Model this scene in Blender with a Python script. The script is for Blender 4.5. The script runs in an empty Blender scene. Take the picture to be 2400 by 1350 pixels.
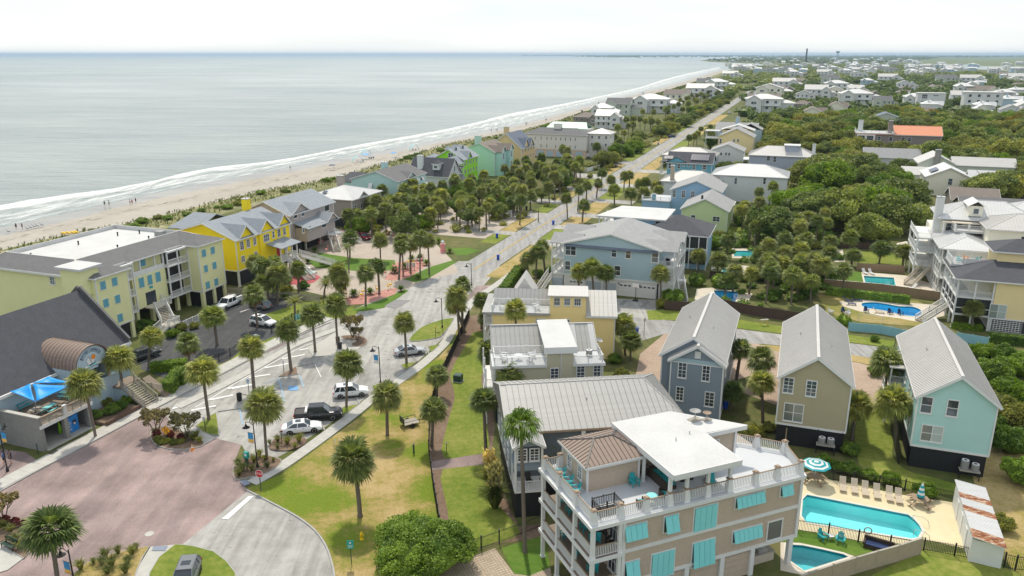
import bpy,bmesh,math,random
import numpy as np
from mathutils import Vector,Matrix
random.seed(11)
R=math.radians
SC=bpy.context.scene
COL=SC.collection
# ---------------------------------------------------------------- camera
FPX,HC,HY=1830.0,44.0,127.0          # focal length in photo pixels, drone height, horizon row
PIT=math.atan((675-HY)/FPX);CP,SP=math.cos(PIT),math.sin(PIT)
cd=bpy.data.cameras.new('camera');cam=bpy.data.objects.new('camera',cd);COL.objects.link(cam)
cam.location=(0,0,HC);cam.rotation_euler=(math.pi/2-PIT,0,0)
cd.sensor_width=36;cd.lens=36*FPX/2400;cd.clip_start=0.5;cd.clip_end=120000
SC.camera=cam
# ---------------------------------------------------------------- sky, sun, exposure
SUN_EL,SUN_AZ=R(56),R(-8)
w=bpy.data.worlds.new('World');SC.world=w;w.use_nodes=True
nt=w.node_tree;bg=nt.nodes['Background'];sk=nt.nodes.new('ShaderNodeTexSky')
sk.sky_type='NISHITA';sk.sun_disc=False;sk.sun_elevation=SUN_EL;sk.sun_rotation=SUN_AZ
sk.air_density=1.0;sk.dust_density=0.6;sk.ozone_density=1.0;sk.altitude=0
# thin white cloud veil over the whole sky
tc=nt.nodes.new('ShaderNodeTexCoord');mp=nt.nodes.new('ShaderNodeMapping');nt.links.new(tc.outputs['Generated'],mp.inputs[0]);mp.inputs['Scale'].default_value=(1.5,1.5,9)
nz=nt.nodes.new('ShaderNodeTexNoise');nz.inputs['Scale'].default_value=1.6;nz.inputs['Detail'].default_value=5;nt.links.new(mp.outputs[0],nz.inputs['Vector'])
cr_=nt.nodes.new('ShaderNodeValToRGB');cr_.color_ramp.elements[0].position=.35;cr_.color_ramp.elements[0].color=(3.4,3.7,3.95,1);cr_.color_ramp.elements[1].position=.65;cr_.color_ramp.elements[1].color=(4.25,4.35,4.4,1);nt.links.new(nz.outputs[0],cr_.inputs[0])
mxs=nt.nodes.new('ShaderNodeMix');mxs.data_type='RGBA';mxs.inputs[0].default_value=.86;nt.links.new(sk.outputs[0],mxs.inputs[6]);nt.links.new(cr_.outputs[0],mxs.inputs[7])
nt.links.new(mxs.outputs[2],bg.inputs[0]);bg.inputs[1].default_value=0.15
sl=bpy.data.lights.new('sun','SUN');so=bpy.data.objects.new('sun',sl);COL.objects.link(so)
sl.energy=2.25;sl.angle=R(2.5);sl.color=(1,.92,.78)
sd=Vector((math.sin(SUN_AZ)*math.cos(SUN_EL),math.cos(SUN_AZ)*math.cos(SUN_EL),math.sin(SUN_EL)))
so.rotation_euler=sd.to_track_quat('Z','Y').to_euler();so.location=(0,60,120)
vs=SC.view_settings;vs.view_transform='Standard';vs.look='None';vs.gamma=1;vs.use_curve_mapping=False
vs.exposure=0.66
SC.render.engine='CYCLES'
# ================================================================ helpers
def ray(x,y):
 a=(x-1200)/FPX;b=(675-y)/FPX
 return Vector((a,CP+b*SP,-SP+b*CP))
def P(x,y,z=0.0):
 d=ray(x,y);t=(z-HC)/d.z
 return Vector((d.x*t,d.y*t,z))
def hgt(bx,by,ty,z0=0.0):                 # height of a plumb thing from its foot pixel and its top row
 g=P(bx,by,z0);b=(675-ty)/FPX
 return HC+g.y/(CP+b*SP)*(-SP+b*CP)
def pix(v):
 z=v[2]-HC;zc=v[1]*CP-z*SP
 return(1200+FPX*v[0]/zc,675-FPX*(v[1]*SP+z*CP)/zc)
CR=dict(A=(1080,630,3.97),B=(1100,940,3.2925),C=(1450,940,3.292),D=(1850,1000,3.8564),E=(1500,650,2.6667),F=(1800,400,3.375),G=(1240,440,3.97),H=(0,500,3.97),I=(0,800,3.97),J=(500,700,3.97),K=(500,1010,3.97),L=(400,400,3.97),M=(0,1050,4.),N=(800,280,3.97),O=(1200,160,3.97),Pp=(1800,100,3.97),Q=(0,300,2.4),R=(1250,1000,3.8575),S=(1280,480,5.625),T=(1400,300,6.),U=(1600,240,4.8),V=(2000,330,5.87),W=(2100,460,3.97),X=(840,320,6.))
def c(k,x,y):a=CR[k];return(a[0]+x/a[2],a[1]+y/a[2])
ST=R(-20)                                   # the street grid is turned 20 degrees from the view axis
US=Vector((math.sin(R(20)),math.cos(R(20)),0));VS=Vector((math.cos(R(20)),-math.sin(R(20)),0))
# ---------------------------------------------------------------- materials
MT={}
def _base(name):
 m=bpy.data.materials.new(name);m.use_nodes=True;n=m.node_tree.nodes;l=m.node_tree.links
 return m,n,l,n['Principled BSDF'],n['Material Output']
def _coord(n,l,sc=(1,1,1),rot=0.0):
 t=n.new('ShaderNodeTexCoord');mp=n.new('ShaderNodeMapping');l.new(t.outputs['Object'],mp.inputs[0])
 mp.inputs['Scale'].default_value=sc;mp.inputs['Rotation'].default_value=(0,0,rot)
 return mp.outputs[0]
def _noise(n,l,v,s,d=3.0,r=.55):
 t=n.new('ShaderNodeTexNoise');t.inputs['Scale'].default_value=s;t.inputs['Detail'].default_value=d;t.inputs['Roughness'].default_value=r
 l.new(v,t.inputs['Vector']);return t.outputs[0]
def _ramp(n,l,f,stops):
 r=n.new('ShaderNodeValToRGB');e=r.color_ramp.elements
 while len(e)<len(stops):e.new(.5)
 for i,(p,col)in enumerate(stops):e[i].position=p;e[i].color=(*col,1)
 l.new(f,r.inputs[0]);return r.outputs[0]
def _mul(col,k):return tuple(min(1,x*k)for x in col)
def _mix(n,l,f,a,b,mode='MIX'):
 m=n.new('ShaderNodeMix');m.data_type='RGBA';m.blend_type=mode
 if isinstance(f,(int,float)):m.inputs[0].default_value=f
 else:l.new(f,m.inputs[0])
 for i,x in((6,a),(7,b)):
  if isinstance(x,tuple):m.inputs[i].default_value=(*x,1)
  else:l.new(x,m.inputs[i])
 return m.outputs[2]
def _bump(n,l,p,h,strength=.3,dist=.02):
 b=n.new('ShaderNodeBump');b.inputs['Strength'].default_value=strength;b.inputs['Distance'].default_value=dist
 l.new(h,b.inputs['Height']);l.new(b.outputs[0],p.inputs['Normal'])
def mat(name,col,rough=.6,var=.10,scale=1.3,metal=0.0,kind=None,spec=.35,bump=0):
 if name in MT:return MT[name]
 m,n,l,p,o=_base(name);v=_coord(n,l)
 f=_noise(n,l,v,scale,4);cc=_ramp(n,l,f,[(.3,_mul(col,1-var)),(.72,_mul(col,1+var))])
 f2=_noise(n,l,v,scale*14,2)
 cc=_mix(n,l,.5,cc,_ramp(n,l,f2,[(.3,_mul(col,1-var*.8)),(.7,_mul(col,1+var*.8))]))
 if kind in('siding','boards'):
  s=n.new('ShaderNodeSeparateXYZ');l.new(v,s.inputs[0])
  a=n.new('ShaderNodeMath');a.operation='MULTIPLY';a.inputs[1].default_value=1/.19 if kind=='siding' else 1/.16
  if kind=='siding':l.new(s.outputs[2],a.inputs[0])
  else:
   q=n.new('ShaderNodeMath');q.operation='ADD';l.new(s.outputs[0],q.inputs[0]);l.new(s.outputs[1],q.inputs[1]);l.new(q.outputs[0],a.inputs[0])
  b=n.new('ShaderNodeMath');b.operation='FRACT';l.new(a.outputs[0],b.inputs[0])
  cc=_mix(n,l,1.0,cc,_ramp(n,l,b.outputs[0],[(.0,(.78,.78,.78)),(.14,(1,1,1))]),'MULTIPLY')
  _bump(n,l,p,b.outputs[0],.5,.02)
 elif kind=='shingle':
  br=n.new('ShaderNodeTexBrick');l.new(v,br.inputs[0]);br.inputs['Scale'].default_value=3.2
  br.inputs['Color1'].default_value=(1,1,1,1);br.inputs['Color2'].default_value=(.80,.80,.82,1);br.inputs['Mortar'].default_value=(.6,.6,.6,1);br.inputs['Mortar Size'].default_value=.012
  cc=_mix(n,l,1.0,cc,br.outputs[0],'MULTIPLY');_bump(n,l,p,f2,.4,.02)
 elif kind=='shakes':
  br=n.new('ShaderNodeTexBrick');mp=n.new('ShaderNodeMapping');l.new(v,mp.inputs[0]);mp.inputs['Rotation'].default_value=(math.pi/2,0,0);l.new(mp.outputs[0],br.inputs[0]);br.inputs['Scale'].default_value=2.6
  br.inputs['Color1'].default_value=(1.05,1.03,1,1);br.inputs['Color2'].default_value=(.91,.90,.89,1);br.inputs['Mortar'].default_value=(.80,.79,.78,1);br.inputs['Mortar Size'].default_value=.02
  cc=_mix(n,l,1.0,cc,br.outputs[0],'MULTIPLY');_bump(n,l,p,br.outputs[0],.3,.02)
 elif bump:_bump(n,l,p,f2,bump,.03)
 if metal>=0 and kind=='metalroof':
  f3=_noise(n,l,_coord(n,l,(.25,2.5,1)),1.0,4);cc=_mix(n,l,.5,cc,_ramp(n,l,f3,[(.3,_mul(col,.86)),(.7,_mul(col,1.1))]))
 l.new(cc,p.inputs['Base Color']);p.inputs['Roughness'].default_value=rough;p.inputs['Metallic'].default_value=metal
 p.inputs['Specular IOR Level'].default_value=spec
 MT[name]=m;return m
def mat_glass(name,col=(.05,.065,.08),rough=.06):
 if name in MT:return MT[name]
 m,n,l,p,o=_base(name);oi=n.new('ShaderNodeObjectInfo')
 cc=_ramp(n,l,oi.outputs['Random'],[(.0,_mul(col,.5)),(.55,col),(.95,_mul(col,2.2))])
 l.new(cc,p.inputs['Base Color']);p.inputs['Roughness'].default_value=rough;p.inputs['Specular IOR Level'].default_value=.8
 MT[name]=m;return m
def mat_leaf(name,a,b,tip=None,trans=.32,rough=.5):
 m,n,l,p,o=_base(name);oi=n.new('ShaderNodeObjectInfo');g=n.new('ShaderNodeNewGeometry')
 v=_coord(n,l);f=_noise(n,l,v,1.1,3)
 cc=_ramp(n,l,f,[(.32,a),(.68,b)])
 rr=_ramp(n,l,oi.outputs['Random'],[(0,(.62,.72,.62)),(.5,(1,1,1)),(1,(1.32,1.28,.95))])
 cc=_mix(n,l,1.0,cc,rr,'MULTIPLY')
 rv=_ramp(n,l,g.outputs['Random Per Island'],[(0,(.62,.66,.6)),(.6,(1,1,1)),(1,(1.5,1.42,1.2))])
 cc=_mix(n,l,1.0,cc,rv,'MULTIPLY')
 l.new(cc,p.inputs['Base Color']);p.inputs['Roughness'].default_value=rough;p.inputs['Specular IOR Level'].default_value=.25
 t=n.new('ShaderNodeBsdfTranslucent');l.new(_mix(n,l,1.0,cc,(1.25,1.2,.55),'MULTIPLY'),t.inputs[0])
 mx=n.new('ShaderNodeMixShader');mx.inputs[0].default_value=trans;l.new(p.outputs[0],mx.inputs[1]);l.new(t.outputs[0],mx.inputs[2]);l.new(mx.outputs[0],o.inputs[0])
 MT[name]=m;return m
def mat_ground(name,stops,s1=.12,s2=1.4,s3=18,mixf=.5,rough=.9,bump=.35,fine=.22):
 m,n,l,p,o=_base(name);v=_coord(n,l)
 a=_noise(n,l,v,s1,5,.6);b=_noise(n,l,v,s2,4,.6);d=_noise(n,l,v,s3,3,.7)
 q=n.new('ShaderNodeMix');q.data_type='FLOAT';q.inputs[0].default_value=mixf;l.new(a,q.inputs[2]);l.new(b,q.inputs[3])
 cc=_ramp(n,l,q.outputs[0],stops)
 cc=_mix(n,l,1.0,cc,_ramp(n,l,d,[(.3,(1-fine,)*3),(.7,(1+fine,)*3)]),'MULTIPLY')
 if name in('concrete','road_old','asphalt'):
  st=_noise(n,l,_coord(n,l,(1.1,.07,1),R(-20)),1.0,5,.6);cc=_mix(n,l,1.0,cc,_ramp(n,l,st,[(.35,(.80,.79,.78)),(.6,(1.08,)*3)]),'MULTIPLY');st=_noise(n,l,v,.9,2,.5);cc=_mix(n,l,1.0,cc,_ramp(n,l,st,[(.26,(.62,.62,.63)),(.34,(1,1,1))]),'MULTIPLY')
 l.new(cc,p.inputs['Base Color']);p.inputs['Roughness'].default_value=rough;p.inputs['Specular IOR Level'].default_value=.15
 _bump(n,l,p,d,bump,.05);MT[name]=m;return m
def mat_pave(name,c1,c2,mortar,scale=4.0,rot=0.0,rough=.85,stain=.16,msize=.02,wid=.5):
 m,n,l,p,o=_base(name);v=_coord(n,l,(1,1,1),rot)
 br=n.new('ShaderNodeTexBrick');l.new(v,br.inputs[0]);br.inputs['Scale'].default_value=scale;br.inputs['Mortar Size'].default_value=msize;br.inputs['Brick Width'].default_value=wid
 for k,x in(('Color1',c1),('Color2',c2),('Mortar',mortar)):br.inputs[k].default_value=(*x,1)
 f=_noise(n,l,_coord(n,l),.22,5,.6)
 cc=_mix(n,l,1.0,br.outputs[0],_ramp(n,l,f,[(.3,(1-stain,)*3),(.7,(1+stain*.7,)*3)]),'MULTIPLY')
 f=_noise(n,l,_coord(n,l),7,3,.7);cc=_mix(n,l,1.0,cc,_ramp(n,l,f,[(.3,(.88,)*3),(.7,(1.1,)*3)]),'MULTIPLY')
 l.new(cc,p.inputs['Base Color']);p.inputs['Roughness'].default_value=rough;p.inputs['Specular IOR Level'].default_value=.2
 if name=='brick_plaza':st=_noise(n,l,_coord(n,l,(.55,.08,1),R(-24)),1.0,5,.6);cc=_mix(n,l,1.0,cc,_ramp(n,l,st,[(.36,(.80,.80,.82)),(.62,(1.1,1.08,1.06))]),'MULTIPLY');l.new(cc,p.inputs['Base Color'])
 _bump(n,l,p,br.outputs[0],.25,.01);MT[name]=m;return m
# ---------------------------------------------------------------- mesh builder
class MB:
 def __init__(s):s.v=[];s.f=[];s.m=[];s.mi=0
 def add(s,vs,fs):
  b=len(s.v);s.v.extend(tuple(x)for x in vs)
  for f in fs:s.f.append([b+i for i in f]);s.m.append(s.mi)
  return s
 def box(s,x0,x1,y0,y1,z0,z1):
  return s.add([(x0,y0,z0),(x1,y0,z0),(x1,y1,z0),(x0,y1,z0),(x0,y0,z1),(x1,y0,z1),(x1,y1,z1),(x0,y1,z1)],
     [(3,2,1,0),(4,5,6,7),(0,1,5,4),(1,2,6,5),(2,3,7,6),(3,0,4,7)])
 def obox(s,ce,ax,ay,az):                # centre and three half-axis vectors
  ce,ax,ay,az=map(Vector,(ce,ax,ay,az));vs=[]
  for k in(-1,1):
   for(i,j)in((-1,-1),(1,-1),(1,1),(-1,1)):vs.append(ce+ax*i+ay*j+az*k)
  return s.add(vs,[(3,2,1,0),(4,5,6,7),(0,1,5,4),(1,2,6,5),(2,3,7,6),(3,0,4,7)])
 def beam(s,a,b,w,h,up=(0,0,1)):         # box bar from a to b, w wide, h high
  a,b=Vector(a),Vector(b);d=b-a;L=d.length
  if L<1e-6:return s
  d /= L;up=Vector(up)
  if abs(d.dot(up))>.98:up=Vector((0,1,0))
  x=d.cross(up).normalized();z=x.cross(d).normalized()
  return s.obox((a+b)/2,d*(L/2),x*(-w/2),z*(h/2))
 def tube(s,a,b,r0,r1=None,n=8,cap=True):
  a,b=Vector(a),Vector(b);r1=r0 if r1 is None else r1;d=(b-a)
  if d.length<1e-6:return s
  d.normalize();u=d.cross(Vector((0,0,1))if abs(d.z)<.95 else Vector((1,0,0))).normalized();w_=d.cross(u)
  vs=[];
  for(p_,r_)in((a,r0),(b,r1)):
   for i in range(n):
    t=2*math.pi*i/n;vs.append(p_+u*(r_*math.cos(t))+w_*(r_*math.sin(t)))
  fs=[(i,(i+1)%n,n+(i+1)%n,n+i)for i in range(n)]
  if cap:fs+=[tuple(range(n-1,-1,-1)),tuple(range(n,2*n))]
  return s.add(vs,fs)
 def path(s,pts,r,n=6):
  for a,b in zip(pts[:-1],pts[1:]):s.tube(a,b,r,r,n)
  return s
 def lathe(s,prof,n=16,ce=(0,0,0)):
  vs=[];fs=[]
  for(r,z)in prof:
   for i in range(n):
    t=2*math.pi*i/n;vs.append((ce[0]+r*math.cos(t),ce[1]+r*math.sin(t),ce[2]+z))
  for k in range(len(prof)-1):
   for i in range(n):fs.append((k*n+i,k*n+(i+1)%n,(k+1)*n+(i+1)%n,(k+1)*n+i))
  fs+=[tuple(range(n-1,-1,-1)),tuple(range((len(prof)-1)*n,len(prof)*n))]
  return s.add(vs,fs)
 def prism(s,poly,z0,z1):                  # poly of (x,y), any shape
  n=len(poly)
  a=sum(poly[i][0]*poly[(i+1)%n][1]-poly[(i+1)%n][0]*poly[i][1]for i in range(n))
  if a<0:poly=poly[::-1]
  f0=(lambda p:z0(p))if callable(z0)else(lambda p:z0);f1=(lambda p:z1(p))if callable(z1)else(lambda p:z1)
  return s.add([(p[0],p[1],f0(p))for p in poly]+[(p[0],p[1],f1(p))for p in poly],
     [tuple(range(n-1,-1,-1)),tuple(range(n,2*n))]+[(i,(i+1)%n,n+(i+1)%n,n+i)for i in range(n)])
 def slab(s,quad,t):                        # sloping sheet: polygon of 3D points, thickness t downwards
  n=len(quad);q=[Vector(p)for p in quad]
  nn=(q[1]-q[0]).cross(q[2]-q[0])
  if nn.z<0:q=q[::-1]
  lo=[p-Vector((0,0,t))for p in q]
  return s.add(lo+q,[tuple(range(n-1,-1,-1)),tuple(range(n,2*n))]+[(i,(i+1)%n,n+(i+1)%n,n+i)for i in range(n)])
 def sheet(s,pts):return s.add(pts,[tuple(range(len(pts)))])
 def mesh(s,name,mats,smooth=False):
  me=bpy.data.meshes.new(name);me.from_pydata(s.v,[],s.f)
  for m in(mats if isinstance(mats,(list,tuple))else[mats]):me.materials.append(m)
  if any(s.m):me.polygons.foreach_set('material_index',s.m)
  if smooth:me.polygons.foreach_set('use_smooth',[True]*len(s.f))
  me.update();return me
def lk(name,data,parent=None,loc=None,rz=None):
 o=bpy.data.objects.new(name,data);COL.objects.link(o)
 if parent:o.parent=parent
 if loc is not None:o.location=loc
 if rz is not None:o.rotation_euler=(0,0,rz)
 return o
def mk(name,mb,m,parent=None,loc=None,rz=None,smooth=False,kind=None,label=None):
 o=lk(name,mb.mesh(name,m,smooth),parent,loc,rz)
 if kind:o['kind']=kind
 if label:o['label']=label
 return o
def tag(o,label,cat,group=None,kind=None):
 o['label']=label;o['category']=cat
 if group:o['group']=group
 if kind:o['kind']=kind
 return o
def thing(name,label,cat,loc=(0,0,0),rz=0,group=None):
 o=lk(name,None,None,loc,rz);o.empty_display_size=.3
 return tag(o,label,cat,group)
def dup(root,loc,rz=0,label=None,scale=None,group=None):
 r=root.copy();COL.objects.link(r);r.location=loc;r.rotation_euler=(0,0,rz)
 if scale is not None:r.scale=scale if isinstance(scale,(tuple,list))else(scale,)*3
 if label:r['label']=label
 if group:r['group']=group
 if root.name not in KIDS:
  def tree(a):return[(q,tree(q))for q in a.children]
  KIDS[root.name]=tree(root)
 def rec(t,b):
  for ch,sub in t:k=ch.copy();COL.objects.link(k);k.parent=b;rec(sub,k)
 rec(KIDS[root.name],r);return r
CACHE={};KIDS={}
def cached(key,fn):
 if key not in CACHE:CACHE[key]=fn()
 return CACHE[key]
def mat_lawn_mix(name,centers):
 m,n,l,p,o=_base(name);v=_coord(n,l);geo=n.new('ShaderNodeNewGeometry');acc=None
 for(x,y,r)in centers:
  d=n.new('ShaderNodeVectorMath');d.operation='DISTANCE';l.new(geo.outputs['Position'],d.inputs[0]);d.inputs[1].default_value=(x,y,0)
  q=n.new('ShaderNodeMapRange');q.inputs[1].default_value=0;q.inputs[2].default_value=r*.72;q.inputs[3].default_value=1;q.inputs[4].default_value=0;l.new(d.outputs['Value'],q.inputs[0])
  if acc is None:acc=q.outputs[0]
  else:a=n.new('ShaderNodeMath');a.operation='MAXIMUM';l.new(acc,a.inputs[0]);l.new(q.outputs[0],a.inputs[1]);acc=a.outputs[0]
 a1=_noise(n,l,v,.16,6,.65);a2=_noise(n,l,v,1.3,5,.65);a3=_noise(n,l,v,20,3,.7);a4=_noise(n,l,v,5,4,.7)
 s=n.new('ShaderNodeMath');s.operation='MULTIPLY_ADD';l.new(acc,s.inputs[0]);s.inputs[1].default_value=.36;l.new(a1,s.inputs[2])
 s2=n.new('ShaderNodeMath');s2.operation='MULTIPLY_ADD';l.new(a2,s2.inputs[0]);s2.inputs[1].default_value=.45;l.new(s.outputs[0],s2.inputs[2])
 cc=_ramp(n,l,s2.outputs[0],[(.68,(.41,.31,.15)),(.80,(.32,.255,.095)),(.92,(.205,.215,.045)),(1.0,(.15,.205,.025))])
 cc=_mix(n,l,1.0,cc,_ramp(n,l,a4,[(.3,(.78,.80,.78)),(.7,(1.18,1.15,1.1))]),'MULTIPLY');cc=_mix(n,l,1.0,cc,_ramp(n,l,a3,[(.3,(.7,)*3),(.7,(1.3,)*3)]),'MULTIPLY')
 l.new(cc,p.inputs['Base Color']);p.inputs['Roughness'].default_value=.95;p.inputs['Specular IOR Level'].default_value=.1;_bump(n,l,p,a3,.5,.06);MT[name]=m;return m
# ================================================================ ground materials
from mathutils.geometry import tessellate_polygon
mat_ground('scrub',[(.3,(.055,.075,.022)),(.48,(.10,.115,.035)),(.62,(.16,.145,.06)),(.75,(.24,.19,.10))],.05,.6,9)
mat_ground('lawn',[(.3,(.085,.145,.018)),(.47,(.155,.20,.03)),(.6,(.23,.245,.055)),(.74,(.32,.285,.10))],.16,1.5,22,.5,fine=.3)
mat_ground('lawn_lush',[(.28,(.06,.135,.018)),(.5,(.095,.175,.024)),(.72,(.15,.21,.04))],.2,1.8,24,.45,fine=.28)
mat_ground('lawn_dry',[(.34,(.135,.165,.03)),(.45,(.23,.215,.06)),(.56,(.33,.26,.11)),(.7,(.40,.31,.16))],.085,1.1,20,.35,fine=.28)
mat_lawn_mix('lawn_park',[(P(660,1140).x,P(660,1140).y,11),(P(720,1180).x,P(720,1180).y,9),(P(830,1265).x,P(830,1265).y,7),(P(1020,1220).x,P(1020,1220).y,6),(P(1010,1150).x,P(1010,1150).y,6),(P(900,975).x,P(900,975).y,9),(P(1000,870).x,P(1000,870).y,10),(P(1060,800).x,P(1060,800).y,9),(P(915,1045).x,P(915,1045).y,5),(P(985,1060).x,P(985,1060).y,6)]);mat_lawn_mix('lawn_verge',[(0,0,.1)])
mat_ground('mulch',[(.3,(.13,.085,.055)),(.5,(.20,.14,.10)),(.7,(.27,.20,.15))],.4,3,26,.6,fine=.35,bump=.6)
mat_ground('sand',[(.3,(.31,.285,.24)),(.5,(.385,.355,.305)),(.72,(.45,.42,.365))],.05,.5,12,.5,fine=.10,bump=.25)
mat_ground('dune',[(.3,(.08,.10,.03)),(.45,(.15,.16,.06)),(.58,(.28,.26,.14)),(.7,(.48,.43,.33))],.09,.5,7,.55,fine=.3,bump=.8)
mat_ground('concrete',[(.3,(.25,.245,.23)),(.5,(.365,.355,.335)),(.72,(.47,.46,.435))],.07,.8,14,.4,fine=.13,bump=.12)
mat_ground('walkc',[(.3,(.40,.39,.355)),(.7,(.52,.505,.47))],.15,1.5,16,.5,fine=.10,bump=.12)
mat_ground('asphalt',[(.3,(.058,.06,.064)),(.7,(.105,.106,.11))],.1,1.2,25,.5,fine=.2,bump=.2)
mat_ground('road_old',[(.3,(.255,.25,.245)),(.5,(.32,.315,.305)),(.7,(.39,.38,.365))],.06,.7,16,.5,fine=.10,bump=.15)
mat_ground('pool_deck',[(.3,(.58,.50,.32)),(.7,(.70,.62,.42))],.12,.8,10,.5,fine=.06,bump=.1)
mat_ground('deck_stone',[(.3,(.50,.44,.36)),(.7,(.66,.60,.50))],.3,2,10,.5,fine=.12,bump=.1)
mat_ground('gravel_drive',[(.3,(.36,.31,.26)),(.7,(.50,.44,.38))],.1,1,20,.5,fine=.15,bump=.3)
mat_ground('pink_gravel',[(.3,(.38,.16,.13)),(.7,(.58,.33,.28))],.6,4,14,.6,fine=.45,bump=.9)
mat_ground('rose_gravel',[(.3,(.30,.06,.07)),(.7,(.50,.14,.15))],.6,4,14,.6,fine=.35,bump=.8)
mat_ground('marsh',[(.3,(.10,.14,.05)),(.7,(.19,.20,.09))],.004,.03,.3,.5)
mat_pave('brick_plaza',(.305,.232,.22),(.37,.287,.27),(.225,.175,.167),4.2,R(25),stain=.30,msize=.03)
mat_pave('brick_drive',(.42,.31,.235),(.50,.385,.30),(.27,.20,.15),1.9,R(20),stain=.12,msize=.03)
mat_pave('paver_tan',(.41,.35,.29),(.47,.405,.34),(.33,.28,.23),3.2,R(-20),stain=.1,msize=.02)
mat_pave('paver_yard',(.42,.34,.25),(.50,.41,.31),(.20,.16,.12),1.2,R(22),stain=.12,msize=.03)
mat('kerb',(.36,.355,.335),.85,.15,1.0);mat('paint_white',(.74,.74,.72),.7,.12,2.5);mat('paint_blue',(.16,.36,.60),.7,.22,3.0);mat('paint_blue_worn',(.30,.42,.52),.8,.25,2.0)
mat('paint_yellow',(.62,.44,.10),.7,.15,2);mat('patch',(.24,.235,.235),.9,.12,1.2);mat('tactile',(.22,.25,.31),.8,.1,3)
mat('iron',(.07,.07,.07),.5,.2);mat('pool_shell',(.50,.86,.86),.5,.06,.8);mat('coping',(.62,.58,.50),.7,.1)
mat('pool_tile',(.06,.28,.36),.4);mat('pool_shell_blue',(.32,.72,.95),.5,.05,.8);mat('pool_shell_teal',(.30,.66,.70),.5,.08,.8)
def water(name,tint,rough=.04,scale=2.2,st=.25):
 m,n,l,p,o=_base(name);v=_coord(n,l)
 n.remove(p);tr=n.new('ShaderNodeBsdfTransparent');tr.inputs[0].default_value=(*tint,1)
 g=n.new('ShaderNodeBsdfGlossy');g.inputs['Roughness'].default_value=rough
 fr=n.new('ShaderNodeFresnel');fr.inputs[0].default_value=1.33
 b=n.new('ShaderNodeBump');b.inputs['Strength'].default_value=st;b.inputs['Distance'].default_value=.08;l.new(_noise(n,l,v,scale,3),b.inputs['Height'])
 l.new(b.outputs[0],g.inputs['Normal']);l.new(b.outputs[0],fr.inputs['Normal'])
 mx=n.new('ShaderNodeMixShader');l.new(fr.outputs[0],mx.inputs[0]);l.new(tr.outputs[0],mx.inputs[1]);l.new(g.outputs[0],mx.inputs[2]);l.new(mx.outputs[0],o.inputs[0])
 MT[name]=m
water('pool_water',(.60,.95,.97));water('pool_water_blue',(.52,.90,.99));water('pool_water_teal',(.52,.88,.90))
# sea: turbid green-grey body under a rippled, glossy skin
m,n,l,p,o=_base('sea');v=_coord(n,l,(1,1,1),R(20))
f=_noise(n,l,_coord(n,l,(.003,.006,1),R(15)),1.0,7,.68)
l.new(_ramp(n,l,f,[(.34,(.21,.26,.26)),(.52,(.30,.34,.325)),(.68,(.39,.43,.40))]),p.inputs['Base Color'])
p.inputs['Roughness'].default_value=.33;p.inputs['IOR'].default_value=1.33
h1=_noise(n,l,_coord(n,l,(.06,.20,1),R(25)),1.0,7,.66);h2=_noise(n,l,_coord(n,l,(.012,.035,1),R(12)),1.0,4,.6)
ad=n.new('ShaderNodeMath');ad.operation='MULTIPLY_ADD';l.new(h2,ad.inputs[0]);ad.inputs[1].default_value=2.2;l.new(h1,ad.inputs[2])
b=n.new('ShaderNodeBump');b.inputs['Strength'].default_value=1.0;b.inputs['Distance'].default_value=3.2;l.new(ad.outputs[0],b.inputs['Height']);l.new(b.outputs[0],p.inputs['Normal']);MT['sea']=m
# surf: broken white foam, u along the shore, v across it
m,n,l,p,o=_base('surf');tc=n.new('ShaderNodeUVMap');mp=n.new('ShaderNodeMapping');l.new(tc.outputs[0],mp.inputs[0]);mp.inputs['Scale'].default_value=(.055,4.2,1)
f=_noise(n,l,mp.outputs[0],1.6,8,.72);s=n.new('ShaderNodeSeparateXYZ');l.new(tc.outputs[0],s.inputs[0])
pv=_ramp(n,l,s.outputs[1],[(.0,(0,0,0)),(.06,(.9,)*3),(.22,(.62,)*3),(.40,(.34,)*3),(.55,(.55,)*3),(.80,(.30,)*3),(.95,(.42,)*3),(1,(0,0,0))])
mm=n.new('ShaderNodeMath');mm.operation='MULTIPLY_ADD';l.new(pv,mm.inputs[0]);mm.inputs[1].default_value=.5;l.new(f,mm.inputs[2])
al=_ramp(n,l,mm.outputs[0],[(.61,(0,0,0)),(.88,(.85,)*3)])
p.inputs['Base Color'].default_value=(.78,.80,.78,1);p.inputs['Roughness'].default_value=.8;l.new(al,p.inputs['Alpha']);MT['surf']=m
m,n,l,p,o=_base('wet_sand');f=_noise(n,l,_coord(n,l,(.02,.15,1),R(20)),1,5)
l.new(_ramp(n,l,f,[(.35,(.22,.20,.17)),(.65,(.31,.285,.24))]),p.inputs['Base Color']);p.inputs['Roughness'].default_value=.28;p.inputs['Specular IOR Level'].default_value=.6;MT['wet_sand']=m
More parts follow.
